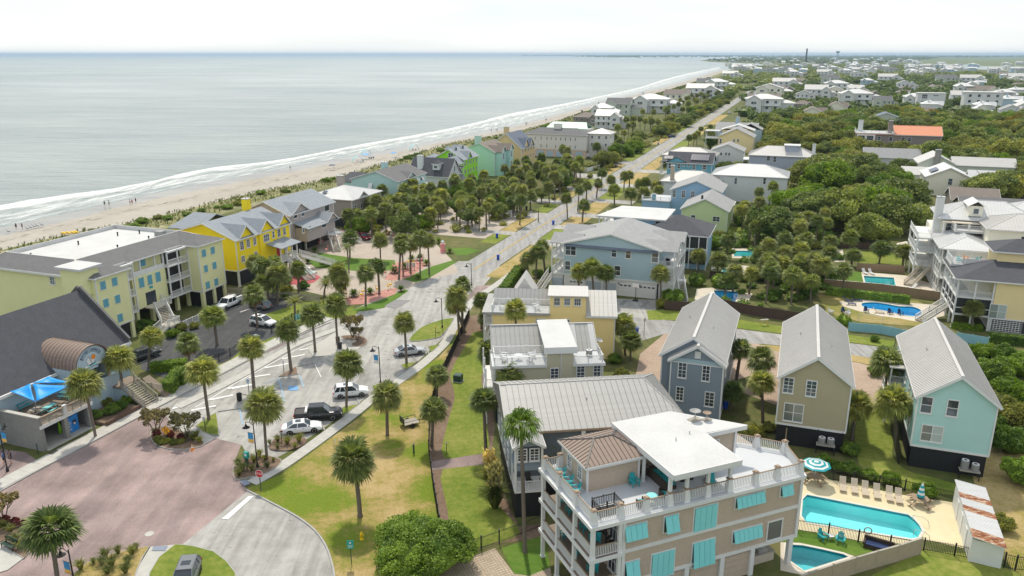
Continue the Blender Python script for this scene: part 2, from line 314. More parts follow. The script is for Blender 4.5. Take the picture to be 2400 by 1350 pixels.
# ================================================================ ground sheets
TZ=[0]
def tess(name,outer,holes,m,z,kind='structure',parent=None):
 TZ[0]+=1;z+=TZ[0]*.00025
 polys=[[Vector((q[0],q[1],0))for q in outer]]+[[Vector((q[0],q[1],0))for q in h]for h in holes]
 allp=[q for pl in polys for q in pl];mb=MB()
 vv=[(q.x,q.y,z)for q in allp];fs=[]
 for t in tessellate_polygon(polys):
  a,b_,c_=(allp[i]for i in t)
  if(b_-a).cross(c_-a).z<0:t=(t[0],t[2],t[1])
  fs.append(tuple(t))
 mb.add(vv,fs);o=mk(name,mb,MT[m]if isinstance(m,str)else m,parent)
 if kind:o['kind']=kind
 return o
def pts(px,crop=None):return[P(*(c(crop,*q)if crop else q))for q in px]
def sheet(name,px,m,z,crop=None,holes=(),kind='structure'):
 return tess(name,pts(px,crop),holes,m,z,kind)
def smooth(pl,n=4,closed=True):                 # Catmull-Rom through the points
 out=[];N=len(pl);pl=[Vector(q)for q in pl]
 for i in range(N if closed else N-1):
  p0,p1,p2,p3=(pl[(i+k)%N]if closed else pl[max(0,min(N-1,i+k))]for k in(-1,0,1,2))
  for j in range(n):
   t=j/n;out.append(.5*((2*p1)+(p2-p0)*t+(2*p0-5*p1+4*p2-p3)*t*t+(3*p1-p0-3*p2+p3)*t*t*t))
 if not closed:out.append(pl[-1])
 return out
def kerb_mesh(pl,w_=.16,h_=.13,closed=True,z0=0.0,mb=None):
 mb=mb or MB();pl=[Vector((q[0],q[1],0))for q in pl];N=len(pl);L=[];Rr=[]
 for i in range(N):
  a=pl[i-1]if(closed or i)else pl[0];b_=pl[(i+1)%N]if(closed or i<N-1)else pl[-1]
  d=(b_-a);d.normalize();nn=Vector((-d.y,d.x,0));L.append(pl[i]+nn*w_/2);Rr.append(pl[i]-nn*w_/2)
 for i in range(N if closed else N-1):
  j=(i+1)%N;A,B_,C_,D=Rr[i],Rr[j],L[j],L[i];up=Vector((0,0,1))
  mb.add([A+up*z0,B_+up*z0,C_+up*z0,D+up*z0,A+up*(z0+h_),B_+up*(z0+h_),C_+up*(z0+h_),D+up*(z0+h_)],[(4,5,6,7),(0,1,5,4),(1,2,6,5),(2,3,7,6),(3,0,4,7)])
 return mb
def kerb(px,crop=None,closed=True,n=3,name='kerb',h_=.13,w_=.16):
 o=mk(name,kerb_mesh(smooth(pts(px,crop),n,closed),w_,h_,closed),MT['kerb']);o['kind']='structure';return o
def island(px,m,crop=None,n=3,h_=.11,k=True,name='planting_bed'):
 pl=smooth(pts(px,crop),n);o=tess(name,pl,[],m,h_)
 if k:
  q=mk('kerb',kerb_mesh(pl),MT['kerb'],o)
 return o
def strip(pxl,wid,m,z,name,slab=None,crop=None):      # a path along a centre line; slab = length of its slabs
 pl=smooth(pts(pxl,crop),4,False);o=None
 base=kerb_mesh(pl,wid,.02,False,z-.02);o=mk(name,base,MT['kerb']if slab else MT[m]);o['kind']='structure'
 if slab:
  d=0.0;me=None
  seg=[(a,b_)for a,b_ in zip(pl[:-1],pl[1:])];tot=sum((b_-a).length for a,b_ in seg);k=int(tot/slab)
  def at(s):
   for a,b_ in seg:
    L=(b_-a).length
    if s<=L:return a+(b_-a)*(s/L),(b_-a)/L
    s-=L
   return seg[-1][1],(seg[-1][1]-seg[-1][0]).normalized()
  me=MB().box(-wid/2+.02,wid/2-.02,-slab/2+.012,slab/2-.012,0,.03).mesh('slab',MT[m])
  for i in range(k):
   q,dr=at((i+.5)*tot/k);s_=lk('slab',me,o,(q.x,q.y,z-.005+random.uniform(-.003,.003)),math.atan2(dr.y,dr.x)-math.pi/2)
   s_.scale=(1,tot/k/slab,1)
 return o
# shoreline, from the near left to the far point of the island
DUNE=[(0,587),(187,546),(333,517),(500,475),(625,446),(750,425),(833,404),(917,379),(1052,338),(1127,325),(1228,305),(1300,286),(1376,261),(1452,243),(1578,208),(1653,184),(1703,166)]
WASH=[(0,527),(208,483),(333,454),(500,421),(708,383),(875,354),(1000,331),(1100,311),(1200,291),(1300,266),(1401,238),(1502,214),(1578,195),(1641,176),(1691,162)]
FOAM=[(0,474),(146,452),(333,425),(479,390),(667,369),(854,333),(1000,308),(1100,288),(1200,263),(1300,245),(1401,225),(1502,203),(1565,183),(1640,166),(1685,157)]
DRY=[(0,548),(208,497),(333,468),(521,430),(750,386),(917,356),(1000,338),(1100,318),(1200,297),(1300,271),(1401,243),(1502,218),(1578,199),(1641,179),(1691,164)]
def shore(px,back=260):q=pts(px);return[q[0]-US*back]+q
dune,wash,foam,dry=shore(DUNE),shore(WASH),shore(FOAM),shore(DRY)
far_px=[(1740,156.5),(1812,152.5),(1740,148.5),(1665,145),(1640,142.5),(1660,139),(1720,136.5),(1780,134.5),(1830,132.6),(1840,130.6),(2000,129.6),(2600,129.6)]
far=pts(far_px)
def resample(pl,k):
 d=[0]
 for a,b_ in zip(pl[:-1],pl[1:]):d.append(d[-1]+(b_-a).length)
 out=[]
 for i in range(k+1):
  s=d[-1]*i/k;j=max(0,min(len(pl)-2,int(np.searchsorted(d,s))-1));t=(s-d[j])/max(1e-6,d[j+1]-d[j]);out.append(pl[j].lerp(pl[j+1],t))
 return out
def band(name,A,B_,za,zb,m,k=160,uv=False):
 A,B_=resample(smooth(A,5,False),k),resample(smooth(B_,5,False),k);mb=MB()
 mb.add([(q.x,q.y,za)for q in A]+[(q.x,q.y,zb)for q in B_],[(i,i+1,k+1+i+1,k+1+i)if(A[1]-A[0]).cross(B_[0]-A[0]).z>0 else(i,k+1+i,k+2+i,i+1)for i in range(k)])
 o=mk(name,mb,MT[m]);o['kind']='structure'
 if uv:
  u=o.data.uv_layers.new(name='UVMap');d=[0]
  for a,b_ in zip(A[:-1],A[1:]):d.append(d[-1]+(b_-a).length)
  for lp in o.data.loops:
   i=lp.vertex_index;u.data[lp.index].uv=(d[i%(k+1)],0.0 if i<=k else 1.0)
 return o
ZS=-.75
tess('sea',[(-33000,-3000),(-200,-3000),(-200,-600)]+[(q.x,q.y)for q in dune]+[(q.x,q.y)for q in far]+[(33000,far[-1].y),(33000,33000),(-33000,33000)],[],'sea',ZS)
band('beach',dry,dune,-.62,.02,'sand');band('wet_beach',wash,dry,ZS+.03,-.62,'wet_sand')
band('surf',foam,wash,ZS+.05,ZS+.06,'surf',uv=True)
band('dune',dune,[q+VS*15 for q in dune],.03,.04,'dune')
m,n,l,p,o=_base('wrack');tc=n.new('ShaderNodeUVMap');mp=n.new('ShaderNodeMapping');l.new(tc.outputs[0],mp.inputs[0]);mp.inputs['Scale'].default_value=(.10,1.6,1);f=_noise(n,l,mp.outputs[0],2.0,8,.75);p.inputs['Base Color'].default_value=(.13,.10,.07,1);p.inputs['Roughness'].default_value=1;l.new(_ramp(n,l,f,[(.52,(0,0,0)),(.66,(.75,)*3)]),p.inputs['Alpha']);MT['wrack']=m
mid_=lambda k:[a.lerp(b_,k)for a,b_ in zip(resample(smooth(dry,5,False),60),resample(smooth(dune,5,False),60))]
band('wrack_line',mid_(.30),mid_(.52),-.41,-.27,'wrack',uv=True)
# pools cut real basins into the ground
POOLS={}
def pool_px(key,px,crop,n=1):POOLS[key]=smooth(pts(px,crop),n)if n>1 else pts(px,crop)
pool_px('long',[(160,612),(1075,792),(1135,835),(1185,890),(1212,945),(1172,1012),(1108,1022),(150,872),(98,805),(110,655)],'D')
pool_px('private',[(-40,1060),(120,1068),(300,1105),(495,1150),(545,1188),(140,1315),(-40,1190)],'D')
pool_px('kidney',[(735,1050),(830,1040),(930,1052),(1040,1072),(1140,1075),(1215,1105),(1210,1145),(1140,1155),(1040,1140),(940,1115),(850,1100),(760,1085)],'F',3)
pool_px('rect',[(752,832),(1000,848),(1025,955),(775,945)],'F')
pool_px('slate',[(1712,955),(1955,968),(1925,1075),(1850,1130),(1760,1090)],'G')
pool_px('spa',[(1800,752),(2000,765),(1985,822),(1785,805)],'G')
pool_px('far',[(480,642),(535,640),(542,710),(488,712)],'F')
pool_px('green',[(1900,585),(2195,590),(2200,640),(1905,640)],'G')
HOLES=list(POOLS.values())
land=[Vector((q.x,q.y,0))for q in smooth(dune,5,False)]+far+[Vector((30000,-600,0)),Vector((-200,-600,0))]
tess('ground',land,HOLES,'scrub',0.0)
def pool(key,shell,wat,label,dz=.13,depth=1.4,cop=.28):
 pl=POOLS[key];ce=sum(pl,Vector())/len(pl)
 t=thing('swimming_pool',label,'pool',(ce.x,ce.y,0));L=[(q.x-ce.x,q.y-ce.y)for q in pl];n_=len(L)
 if sum(L[i][0]*L[(i+1)%n_][1]-L[(i+1)%n_][0]*L[i][1]for i in range(n_))<0:L=L[::-1]
 mb=MB();mb.add([(x,y,-depth)for x,y in L],[tuple(range(n_))])
 mb.add([(x,y,.01)for x,y in L]+[(x,y,-depth)for x,y in L],[(i,(i+1)%n_,n_+(i+1)%n_,n_+i)for i in range(n_)])
 mk('basin',mb,MT[shell],t);mk('tile_band',MB().add([(x*.996,y*.996,.01)for x,y in L]+[(x*.996,y*.996,-.3)for x,y in L],[(i,(i+1)%n_,n_+(i+1)%n_,n_+i)for i in range(n_)]),MT['pool_tile'],t);mk('water',MB().add([(x,y,-dz)for x,y in L],[tuple(range(n_))]),MT[wat],t)
 mk('coping',kerb_mesh([Vector((x,y,0))for x,y in L],cop,.05,True,.012),MT['coping'],t);return t
# streets and yards (4 mm apart where sheets overlap)
C0=P(*c('N',1440,1170));rc=P(1130,622)               # centre line of the long street
def along(s,off):return rc+US*s+VS*off
tess('street',[along(-14,-4.2),along(900,-4.2),along(900,3.6),along(-14,3.6)],[],'road_old',.008)
sheet('parking_street',[(400,988),(373,953),(582,843),(700,785),(800,738),(880,702),(945,680),(1010,652),(1075,612),(1180,612),(1150,650),(1108,700),(1085,728),(1062,765),(1031,800),(953,871),(873,922),(802,972),(749,1010),(668,1062),(600,1100),(566,1042),(516,1030)],'concrete',.004)
sheet('brick_plaza',[(-330,1330),(15,1139),(200,1042),(373,953),(400,988),(516,1030),(566,1042),(548,1085),(556,1120),(582,1150),(427,1277),(350,1283),(200,1322),(150,1400),(100,1500),(-400,1500)],'brick_plaza',.008)
sheet('brick_plaza',[(-120,1185),(-90,1080),(0,1052),(60,1060),(95,1085),(12,1128)],'brick_plaza',.006)
sheet('loop_road',[(582,1150),(651,1186),(701,1214),(739,1244),(764,1280),(777,1317),(784,1355),(786,1420),(560,1420),(552,1345),(530,1317),(500,1294),(450,1281),(427,1277)],'concrete',.012)
sheet('parking_lot',[(455,742),(525,690),(640,690),(740,742),(640,790),(540,840),(480,880),(420,900),(330,865),(330,790),(420,752)],'asphalt',.012)
sheet('lawn',[(575,1147),(659,1113),(762,1037),(840,980),(943,896),(1029,836),(1059,803),(1075,763),(1100,742),(1047,860),(1011,960),(1005,1060),(1031,1240),(1036,1420),(786,1420),(783,1350),(764,1280),(739,1244),(701,1214),(651,1186)],'lawn_park',.012)
sheet('path',[(1100,742),(1175,720),(1165,800),(1150,900),(1160,1000),(1150,1075),(1180,1150),(1215,1235),(1275,1225),(1275,1260),(1040,1290),(1005,1060),(1011,960),(1047,860)],'mulch',.008)
tess('lawn',smooth(pts([(1112,778),(1142,785),(1150,830),(1128,880),(1135,930),(1142,1000),(1138,1062),(1040,1073),(1047,1000),(1066,930),(1056,875),(1085,820)]),3),[],'lawn',.016)
tess('lawn',smooth(pts([(1038,1098),(1140,1088),(1140,1150),(1178,1195),(1216,1240),(1200,1262),(1100,1285),(1062,1262),(1048,1190)]),3),[],'lawn',.016)
sheet('brick_path',[(1012,1082),(1140,1062),(1160,1066),(1145,1088),(1012,1102)],'brick_plaza',.020)
sheet('lawn',[(1175,1285),(1275,1255),(1290,1330),(1240,1350),(1205,1345)],'lawn_lush',.020)
sheet('paver_yard',[(1040,1330),(1160,1285),(1205,1345),(1290,1330),(1300,1420),(1000,1420)],'paver_yard',.016)
# right-hand cottages: brick court, lawns, planting beds
sheet('brick_court',[(1500,830),(1560,780),(1760,800),(1840,830),(2010,850),(2125,880),(2100,960),(2040,950),(1985,930),(1820,950),(1740,920),(1760,880),(1700,900),(1540,900),(1490,880)],'brick_drive',.008)
sheet('lane',[(1440,735),(1520,745),(2140,823),(2130,855),(1900,815),(1700,800),(1560,782),(1500,800),(1450,790)],'road_old',.012)
sheet('driveway',[(1445,700),(1555,703),(1520,748),(1440,738)],'concrete',.016)
sheet('lawn',[(1515,728),(1580,725),(1800,760),(1990,785),(2100,800),(2090,815),(1900,790),(1700,765),(1600,750),(1520,750)],'lawn',.016)
sheet('lawn',[(1530,820),(1650,800),(1850,812),(1990,822),(2120,850),(2110,870),(1990,845),(1840,830),(1700,812)],'lawn_verge',.004)
tess('lawn',smooth(pts([(2012,985),(2060,960),(2100,1010),(2090,1060),(2120,1100),(2190,1120),(2290,1150),(2310,1165),(2150,1150),(2030,1110),(2005,1040)]),3),[],'lawn',.008)
sheet('lawn',[(2310,1010),(2420,1080),(2420,1380),(2330,1290),(2280,1120)],'lawn_verge',.008)
sheet('lawn',[(2040,1350),(2165,1290),(2290,1300),(2420,1360),(2420,1500),(1900,1500)],'lawn',.012)
sheet('lawn',[c('D',-60,940),c('D',75,935),c('D',700,1050),c('D',760,1130),c('D',590,1170),c('D',500,1140),c('D',90,1050),c('D',-60,1045)],'lawn_lush',.012)
sheet('pool_terrace',[c('D',-60,500),c('D',100,480),c('D',300,468),c('D',450,495),c('D',1000,615),c('D',1510,690),c('D',1690,1085),c('D',1600,1105),c('D',1210,1020),c('D',1150,1065),c('D',690,1045),c('D',75,930),c('D',-60,900)],'pool_deck',.016,holes=[POOLS['long']])
sheet('terrace',[c('D',-80,1045),c('D',90,1050),c('D',500,1140),c('D',590,1172),c('D',130,1345),c('D',-80,1300)],'deck_stone',.008,holes=[POOLS['private']])
# back yards on the right
sheet('lawn',[(1915,690),(1960,690),(2150,705),(2205,735),(2160,765),(2020,755),(1940,735)],'lawn_dry',.004,holes=[POOLS['kidney']])
sheet('pool_terrace',[c('F',560,1035),c('F',760,1020),c('F',1060,1040),c('F',1400,1070),c('F',1390,1150),c('F',1180,1195),c('F',1050,1170),c('F',900,1150),c('F',730,1115),c('F',600,1075)],'deck_stone',.008,holes=[POOLS['kidney']])
sheet('pool_terrace',[c('F',738,800),c('F',1090,830),c('F',1310,900),c('F',1330,975),c('F',1030,960),c('F',760,950)],'deck_stone',.008,holes=[POOLS['rect']])
sheet('lawn',[c('F',440,790),c('F',735,800),c('F',770,945),c('F',450,900)],'lawn_lush',.008)
sheet('lawn',[c('F',690,640),c('F',1060,650),c('F',1080,745),c('F',720,735)],'lawn',.008)
sheet('pool_terrace',[c('G',1560,940),c('G',1700,930),c('G',2080,985),c('G',2040,1060),c('G',1900,1110),c('G',1700,1080),c('G',1540,1040)],'deck_stone',.004,holes=[POOLS['slate']])
sheet('pool_terrace',[c('G',1700,700),c('G',2060,730),c('G',2090,850),c('G',1690,825)],'deck_stone',.004,holes=[POOLS['spa']])
sheet('pool_terrace',[c('G',1880,560),c('G',2230,570),c('G',2235,660),c('G',1890,655)],'deck_stone',.004,holes=[POOLS['green']])
sheet('pool_terrace',[c('F',460,630),c('F',590,625),c('F',610,720),c('F',470,725)],'deck_stone',.004,holes=[POOLS['far']])
sheet('lawn',[c('G',1820,355),c('G',2000,360),c('G',2010,450),c('G',1830,450)],'lawn',.004)
sheet('lawn',[c('G',2250,740),c('G',2390,750),c('G',2390,860),c('G',2240,850)],'lawn',.004)
pool('long','pool_shell','pool_water','long turquoise swimming pool with a rounded step end on the cream terrace')
pool('private','pool_shell_teal','pool_water_teal','small teal pool behind the board fence beside the tan building')
pool('kidney','pool_shell_blue','pool_water_blue','kidney shaped bright blue pool below the pale yellow house')
pool('rect','pool_shell','pool_water_teal','rectangular teal pool beside the tall white house')
pool('slate','pool_shell_blue','pool_water_blue','blue pool just behind the roof of the slate blue cottage')
pool('spa','pool_shell','pool_water_teal','small pale green plunge pool behind round clipped hedges')
pool('far','pool_shell','pool_water','little turquoise pool beside an orange chair')
pool('green','pool_shell','pool_water','turquoise pool under trees behind the dark roofed house')
# yellow house drive and gardens
sheet('paver_drive',[(690,600),(760,560),(860,520),(1010,560),(1060,610),(1075,640),(1000,655),(945,682),(890,700),(790,700),(640,665),(660,630)],'paver_tan',.008)
sheet('lawn',[(718,610),(745,592),(830,605),(925,610),(930,630),(880,640),(800,632),(740,628)],'lawn_lush',.014)
sheet('lawn',[(945,655),(1010,625),(1062,610),(1068,616),(1000,655),(975,662)],'lawn_lush',.014)
sheet('lawn',[(820,728),(900,700),(950,678),(957,682),(900,722),(850,730)],'lawn_lush',.014)
sheet('lawn',[(1058,582),(1095,580),(1125,587),(1095,598),(1068,598)],'lawn_lush',.014)
sheet('flower_bed',[(900,655),(930,615),(975,610),(1010,615),(960,650),(925,658)],'pink_gravel',.018)
sheet('flower_bed',[(800,700),(850,690),(900,680),(932,675),(925,690),(860,712),(810,715)],'pink_gravel',.018)
sheet('flower_bed',[(673,665),(690,645),(735,640),(752,650),(735,663),(700,669)],'rose_gravel',.018)
sheet('lawn',[(610,740),(690,715),(760,700),(800,712),(845,728),(830,740),(760,752),(700,760),(650,765)],'lawn',.010)
sheet('lawn',[(440,880),(540,845),(560,825),(640,790),(660,797),(590,830),(520,862),(450,895)],'lawn',.016)
# verges along the long street
def verge(s0,s1,o0,o1,m='lawn_verge',z=.012,name='verge'):return tess(name,[along(s0,o0),along(s1,o0),along(s1,o1),along(s0,o1)],[],m,z)
for i,(s0,s1)in enumerate([(-8,22),(28,41),(46,58),(64,82),(88,112),(120,150),(158,200),(210,270),(290,360),(380,470)]):verge(s0,s1,4.0,9.5,['lawn_verge','lawn','lawn_verge'][i%3])
for i,(s0,s1)in enumerate([(20,30),(34,52),(60,75),(82,100),(108,128),(140,170),(182,230),(250,300),(320,400)]):verge(s0,s1,-8.8,-4.6,['lawn','lawn_verge'][i%2])
for s0,s1 in[(22,28),(41,46),(58,64),(82,88),(112,120),(150,158)]:verge(s0,s1,3.4,16,'concrete',.010,'driveway')
for s0,s1 in[(30,34),(52,60),(75,82),(100,108),(128,140),(170,182)]:verge(s0,s1,-18,-4.0,'concrete',.010,'driveway')
verge(24,62,-40,-9,'gravel_drive',.004,'yard')
# marsh and creek behind the island
sheet('marsh',[(2040,139),(2150,135),(2700,134),(2700,171),(2400,165),(2290,163),(2200,152),(2120,146)],'marsh',.06)
sheet('creek',[(2180,153),(2200,151),(2290,151.5),(2300,155),(2420,157),(2600,160),(2600,170),(2400,168),(2260,161)],'sea',.12)
# sidewalks
strip([(-160,1226),(-60,1172),(5,1136),(120,1075),(240,1013),(365,946),(470,892),(574,838),(692,780),(770,745)],2.3,'walkc',.09,'sidewalk',1.7)
strip([(590,1133),(655,1096),(700,1066),(756,1026),(821,977),(876,933),(928,898),(991,853),(1043,804),(1062,770),(1085,737),(1110,704),(1150,677),(1185,652),(1218,626)],1.6,'walkc',.05,'sidewalk',1.5)
strip([(415,955),(520,905),(600,862),(680,815),(740,790),(800,768)],1.5,'walkc',.06,'median',2.0)
sheet('median',[(720,815),(755,800),(800,770),(845,790),(850,810),(820,835),(775,848),(760,835),(735,838)],'walkc',.05)
kerb([(-140,1225),(15,1142),(200,1046),(373,954),(582,846),(700,788),(775,756)],closed=False,h_=.15)
kerb([(577,1149),(651,1187),(701,1215),(739,1245),(764,1281),(777,1318),(784,1355),(786,1420)],closed=False)
kerb([(585,1125),(640,1092)],closed=False)
kerb([(780,632),(930,606),(917,546),(1082,535),(1095,560)],'J',False,1);kerb([(40,1055),(250,1022)],'J',False,1);kerb([(1480,815),(1495,860)],'J',False,1)
kerb([(1855,530),(1895,585)],'J',False,1);kerb([(1325,910),(1360,985)],'J',False,1);kerb([(1610,715),(1645,775)],'J',False,1);kerb([(1000,1150),(1035,1230)],'J',False,1);kerb([(1740,615),(1775,675),(1895,592)],'J',False,1);kerb([(1975,455),(2005,515)],'J',False,1)
island([(1405,870),(1425,935),(1500,985),(1620,1008),(1765,1005),(1895,968),(1850,915),(1700,850),(1560,800),(1440,810)],'mulch','I')
island([(1830,790),(1930,715),(2010,672),(2026,780),(2032,880),(1960,872),(1890,845)],'lawn','I',1)
sheet('walk',[c('I',1560,770),c('I',1700,750),c('I',1890,845),c('I',2010,905),c('I',1900,965),c('I',1860,905),c('I',1700,850)],'walkc',.06)
island([(612,728),(770,636),(784,705),(700,720)],'mulch','J',1);island([(1190,356),(1280,346),(1380,356),(1432,395),(1400,440),(1310,448),(1290,425),(1330,395),(1240,385)],'mulch','J')
island([(1825,388),(1895,305),(2010,238),(2235,185),(2140,325),(2080,368),(1900,398)],'lawn','J',2);island([(2000,450),(2105,432),(2030,500)],'lawn','J',1)
island([(1752,617),(1892,594),(1785,666)],'lawn','J',1);island([(1485,815),(1640,788),(1600,850),(1500,865)],'lawn','J',1);island([(1195,1020),(1355,988),(1200,1100)],'lawn','J',1)
island([(520,150),(590,70),(700,80),(845,70),(858,125),(720,186),(560,186)],'mulch','K',3,k=False);island([(208,452),(192,340),(260,275),(420,235),(540,245),(632,292),(500,395),(340,435)],'mulch','K')
island([(690,1200),(810,1092),(960,1030),(1120,982),(1400,932),(1335,1030),(1280,1150),(1240,1290),(700,1290)],'lawn_verge','M',1)
island([(412,1278),(450,1282),(500,1295),(530,1318),(551,1345),(553,1420),(340,1420),(352,1345),(374,1308)],'lawn',None,1)
sheet('walk',[c('M',1412,932),c('M',1640,912),c('M',1480,1050),c('M',1380,1250),c('M',1240,1290),c('M',1280,1150)],'walkc',.05)
sheet('walk',[c('M',-60,880),c('M',30,880),c('M',260,1010),c('M',70,1150),c('M',-60,1190)],'walkc',.05)
island([(-60,760),(100,720),(230,800),(270,990),(230,1040),(120,980),(-60,850)],'mulch','M',1)
# painted marks
def mark(px,m='paint_white',crop='J',z=.022,name='road_marking',parent=None):return sheet(name,px,m,z,crop)
def bar(a,b_,wd,m='paint_white',crop='J',z=.022,name='road_marking'):
 A,B_=P(*c(crop,*a)),P(*c(crop,*b_));d=(B_-A).normalized();nn=Vector((-d.y,d.x,0))*wd/2;return tess(name,[A-nn,B_-nn,B_+nn,A+nn],[],m,z)
for a,b_ in[((0,938),(185,898)),((170,840),(365,802)),((330,736),(530,706)),((480,646),(700,606)),((640,562),(850,522)),((800,480),(985,447))]:bar(a,b_,.42)
for a,b_ in[((1780,645),(2010,602)),((1950,546),(2170,502)),((2120,441),(2350,402))]:bar(a,b_,.42,crop='I')
ln=smooth(pts([(-170,1010),(0,915),(200,792),(400,681),(600,571),(800,462),(960,402),(1120,372)],'J'),4,False)
mk('road_marking',kerb_mesh(ln,.14,.004,False,.020),MT['paint_white'],kind='structure')
bar((945,612),(1002,730),.12);bar((612,742),(662,960),.22,'paint_blue_worn');bar((800,716),(842,826),.2,'paint_blue_worn');bar((245,1030),(275,1175),.2,'paint_blue_worn')
for i in range(5):bar((480+i*24,790+i*38),(600+i*10,745+i*42),.14,'paint_blue_worn')
mark([(694,818),(782,812),(794,852),(706,860)],'paint_blue')
wc=MB()                                             # wheelchair symbol inside the blue square
def wp(u,v_):a=P(*c('J',694,818));b_=P(*c('J',782,812));d_=P(*c('J',706,860));q=a+(b_-a)*u+(d_-a)*v_;return Vector((q.x,q.y,.028))
for pl_ in([(.42,.15),(.45,.5),(.66,.5),(.78,.8)],[(.38,.45),(.28,.6),(.3,.8),(.45,.9),(.6,.82),(.64,.68)],[(.44,.36),(.62,.36)]):
 for a,b_ in zip(pl_[:-1],pl_[1:]):wc.beam(wp(*a),wp(*b_),.13,.004)
wc.prism([(wp(.42+.06*math.cos(t*.785),.12+.08*math.sin(t*.785))).xy[:]for t in range(8)],.024,.030)
mk('road_marking',wc,MT['paint_white'],kind='structure')
mark([(1595,637),(1645,582),(1665,596),(1755,553),(1768,562),(1680,604),(1700,612)],crop='I');mark([(724,448),(765,412),(780,420),(835,394),(845,400),(790,427),(800,434)])
mark([(365,340),(400,330),(405,336),(440,345),(405,348),(398,352)]);mark([(400,408),(440,388),(445,394),(420,408)])
mark([(2080,668),(2330,455),(2378,455),(2140,672)],crop='M')
for off in(-.16,.16):tess('road_marking',[along(-4,off-.06-.3),along(600,off-.06-.3),along(600,off+.06-.3),along(-4,off+.06-.3)],[],'paint_yellow',.022)
sheet('asphalt_patch',[c('J',1590,70),c('J',1700,10),c('J',1840,15),c('J',1690,98)],'patch',.012);sheet('brick_crossing',[c('J',455,455),c('J',640,380),c('J',700,410),c('J',500,505)],'brick_plaza',.013)
sheet('brick_crossing',[(1090,700),(1115,672),(1150,668),(1130,702),(1105,716)],'brick_plaza',.014)
for q in([(1440,930),(1575,925),(1550,972),(1425,972)],):sheet('tactile_paving',[c('M',*x)for x in q],'tactile',.085)
sheet('tactile_paving',[c('K',245,475),c('K',310,458),c('K',345,500),c('K',290,522)],'tactile',.09)
sheet('drain_grate',[c('I',445,1058),c('I',510,1020),c('I',550,1022),c('I',490,1062)],'iron',.13)
for q in[c('M',1400,805)]:
 g=P(*q);o=mk('manhole_cover',MB().lathe([(.02,0),(.42,0),(.42,.012),(.02,.014)],24),MT['walkc'],None,(g.x,g.y,.012));o['kind']='structure'
for a,b_ in[((2120,900),(2230,858)),((2230,920),(2330,890))]:bar(a,b_,.12,crop='H',z=.024)
for a,b_ in[((380,135),(555,65)),((250,130),(330,100))]:bar(a,b_,.12,z=.024)
bar((1255,225),(1440,145),.12,crop='I',z=.024)
# ================================================================ building kit
mat('trim',(.68,.68,.665),.55,.05,2);mat('wpaint',(.66,.67,.66),.55,.06,1.2,kind='siding');mat('white_flat',(.53,.53,.52),.75,.14,.35)
mat('metal_grey',(.36,.355,.34),.45,.09,.6,kind='metalroof');mat('metal_light',(.52,.505,.48),.45,.08,.6,kind='metalroof');mat('metal_white',(.60,.60,.59),.45,.06,.6,kind='metalroof');mat('metal_brown',(.27,.20,.16),.45,.10,.7,kind='metalroof');mat('metal_blue',(.40,.45,.52),.45,.08,.6,kind='metalroof');mat('metal_dark',(.06,.055,.05),.5,.1)
mat('shingle_grey',(.17,.17,.17),.9,.16,1.0,kind='shingle');mat('shingle_light',(.36,.36,.355),.9,.14,1.0,kind='shingle');mat('shingle_dark',(.085,.088,.10),.9,.18,1.0,kind='shingle');mat('shingle_blue',(.17,.20,.25),.9,.15,1.0,kind='shingle');mat('shingle_brown',(.25,.21,.18),.9,.15,1.0,kind='shingle');mat('shingle_bluegrey',(.31,.34,.37),.9,.13,1.0,kind='shingle')
mat('black_skirt',(.018,.019,.022),.6,.25,2,kind='boards');mat('black',(.02,.02,.022),.45,.2,2)
mat('seam_grey',(.20,.195,.185),.6);mat('deck_grey',(.52,.54,.56),.7,.05,.4);mat('deck_wood',(.22,.17,.125),.7,.18,1.5);mat('rail_wood',(.32,.235,.165),.7,.15,2);mat('wood_fence',(.30,.215,.14),.85,.2,1.5,kind='boards');mat('brown_fence',(.085,.055,.045),.8,.2,1.5,kind='boards');mat('grey_wood',(.36,.33,.28),.85,.18,1.5)
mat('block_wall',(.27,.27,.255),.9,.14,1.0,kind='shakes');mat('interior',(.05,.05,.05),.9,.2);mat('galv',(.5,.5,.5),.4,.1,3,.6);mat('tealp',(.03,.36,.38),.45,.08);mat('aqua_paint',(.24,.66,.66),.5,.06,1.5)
mat('plastic',(.68,.68,.68),.4,.04);mat('ac_grey',(.28,.28,.27),.5,.1,4);mat('rattan',(.06,.045,.035),.7,.3,20)
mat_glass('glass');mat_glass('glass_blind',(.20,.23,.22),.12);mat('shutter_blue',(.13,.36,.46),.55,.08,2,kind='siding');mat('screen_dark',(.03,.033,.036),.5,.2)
def wallm(name,col,kind='siding',var=.05):return mat(name,col,.65,var,.5,kind=kind)
FOOT=[];BLS=[]
def clear(p,mg=1.0):
 for s,x0,x1,y0,y1 in FOOT:
  dx,dy=p[0]-s.O.x,p[1]-s.O.y
  if dx*dx+dy*dy>3600:continue
  lx,ly=dx*s.cr+dy*s.sr,-dx*s.sr+dy*s.cr
  if x0-mg<lx<x1+mg and y0-mg<ly<y1+mg:return False
 return True
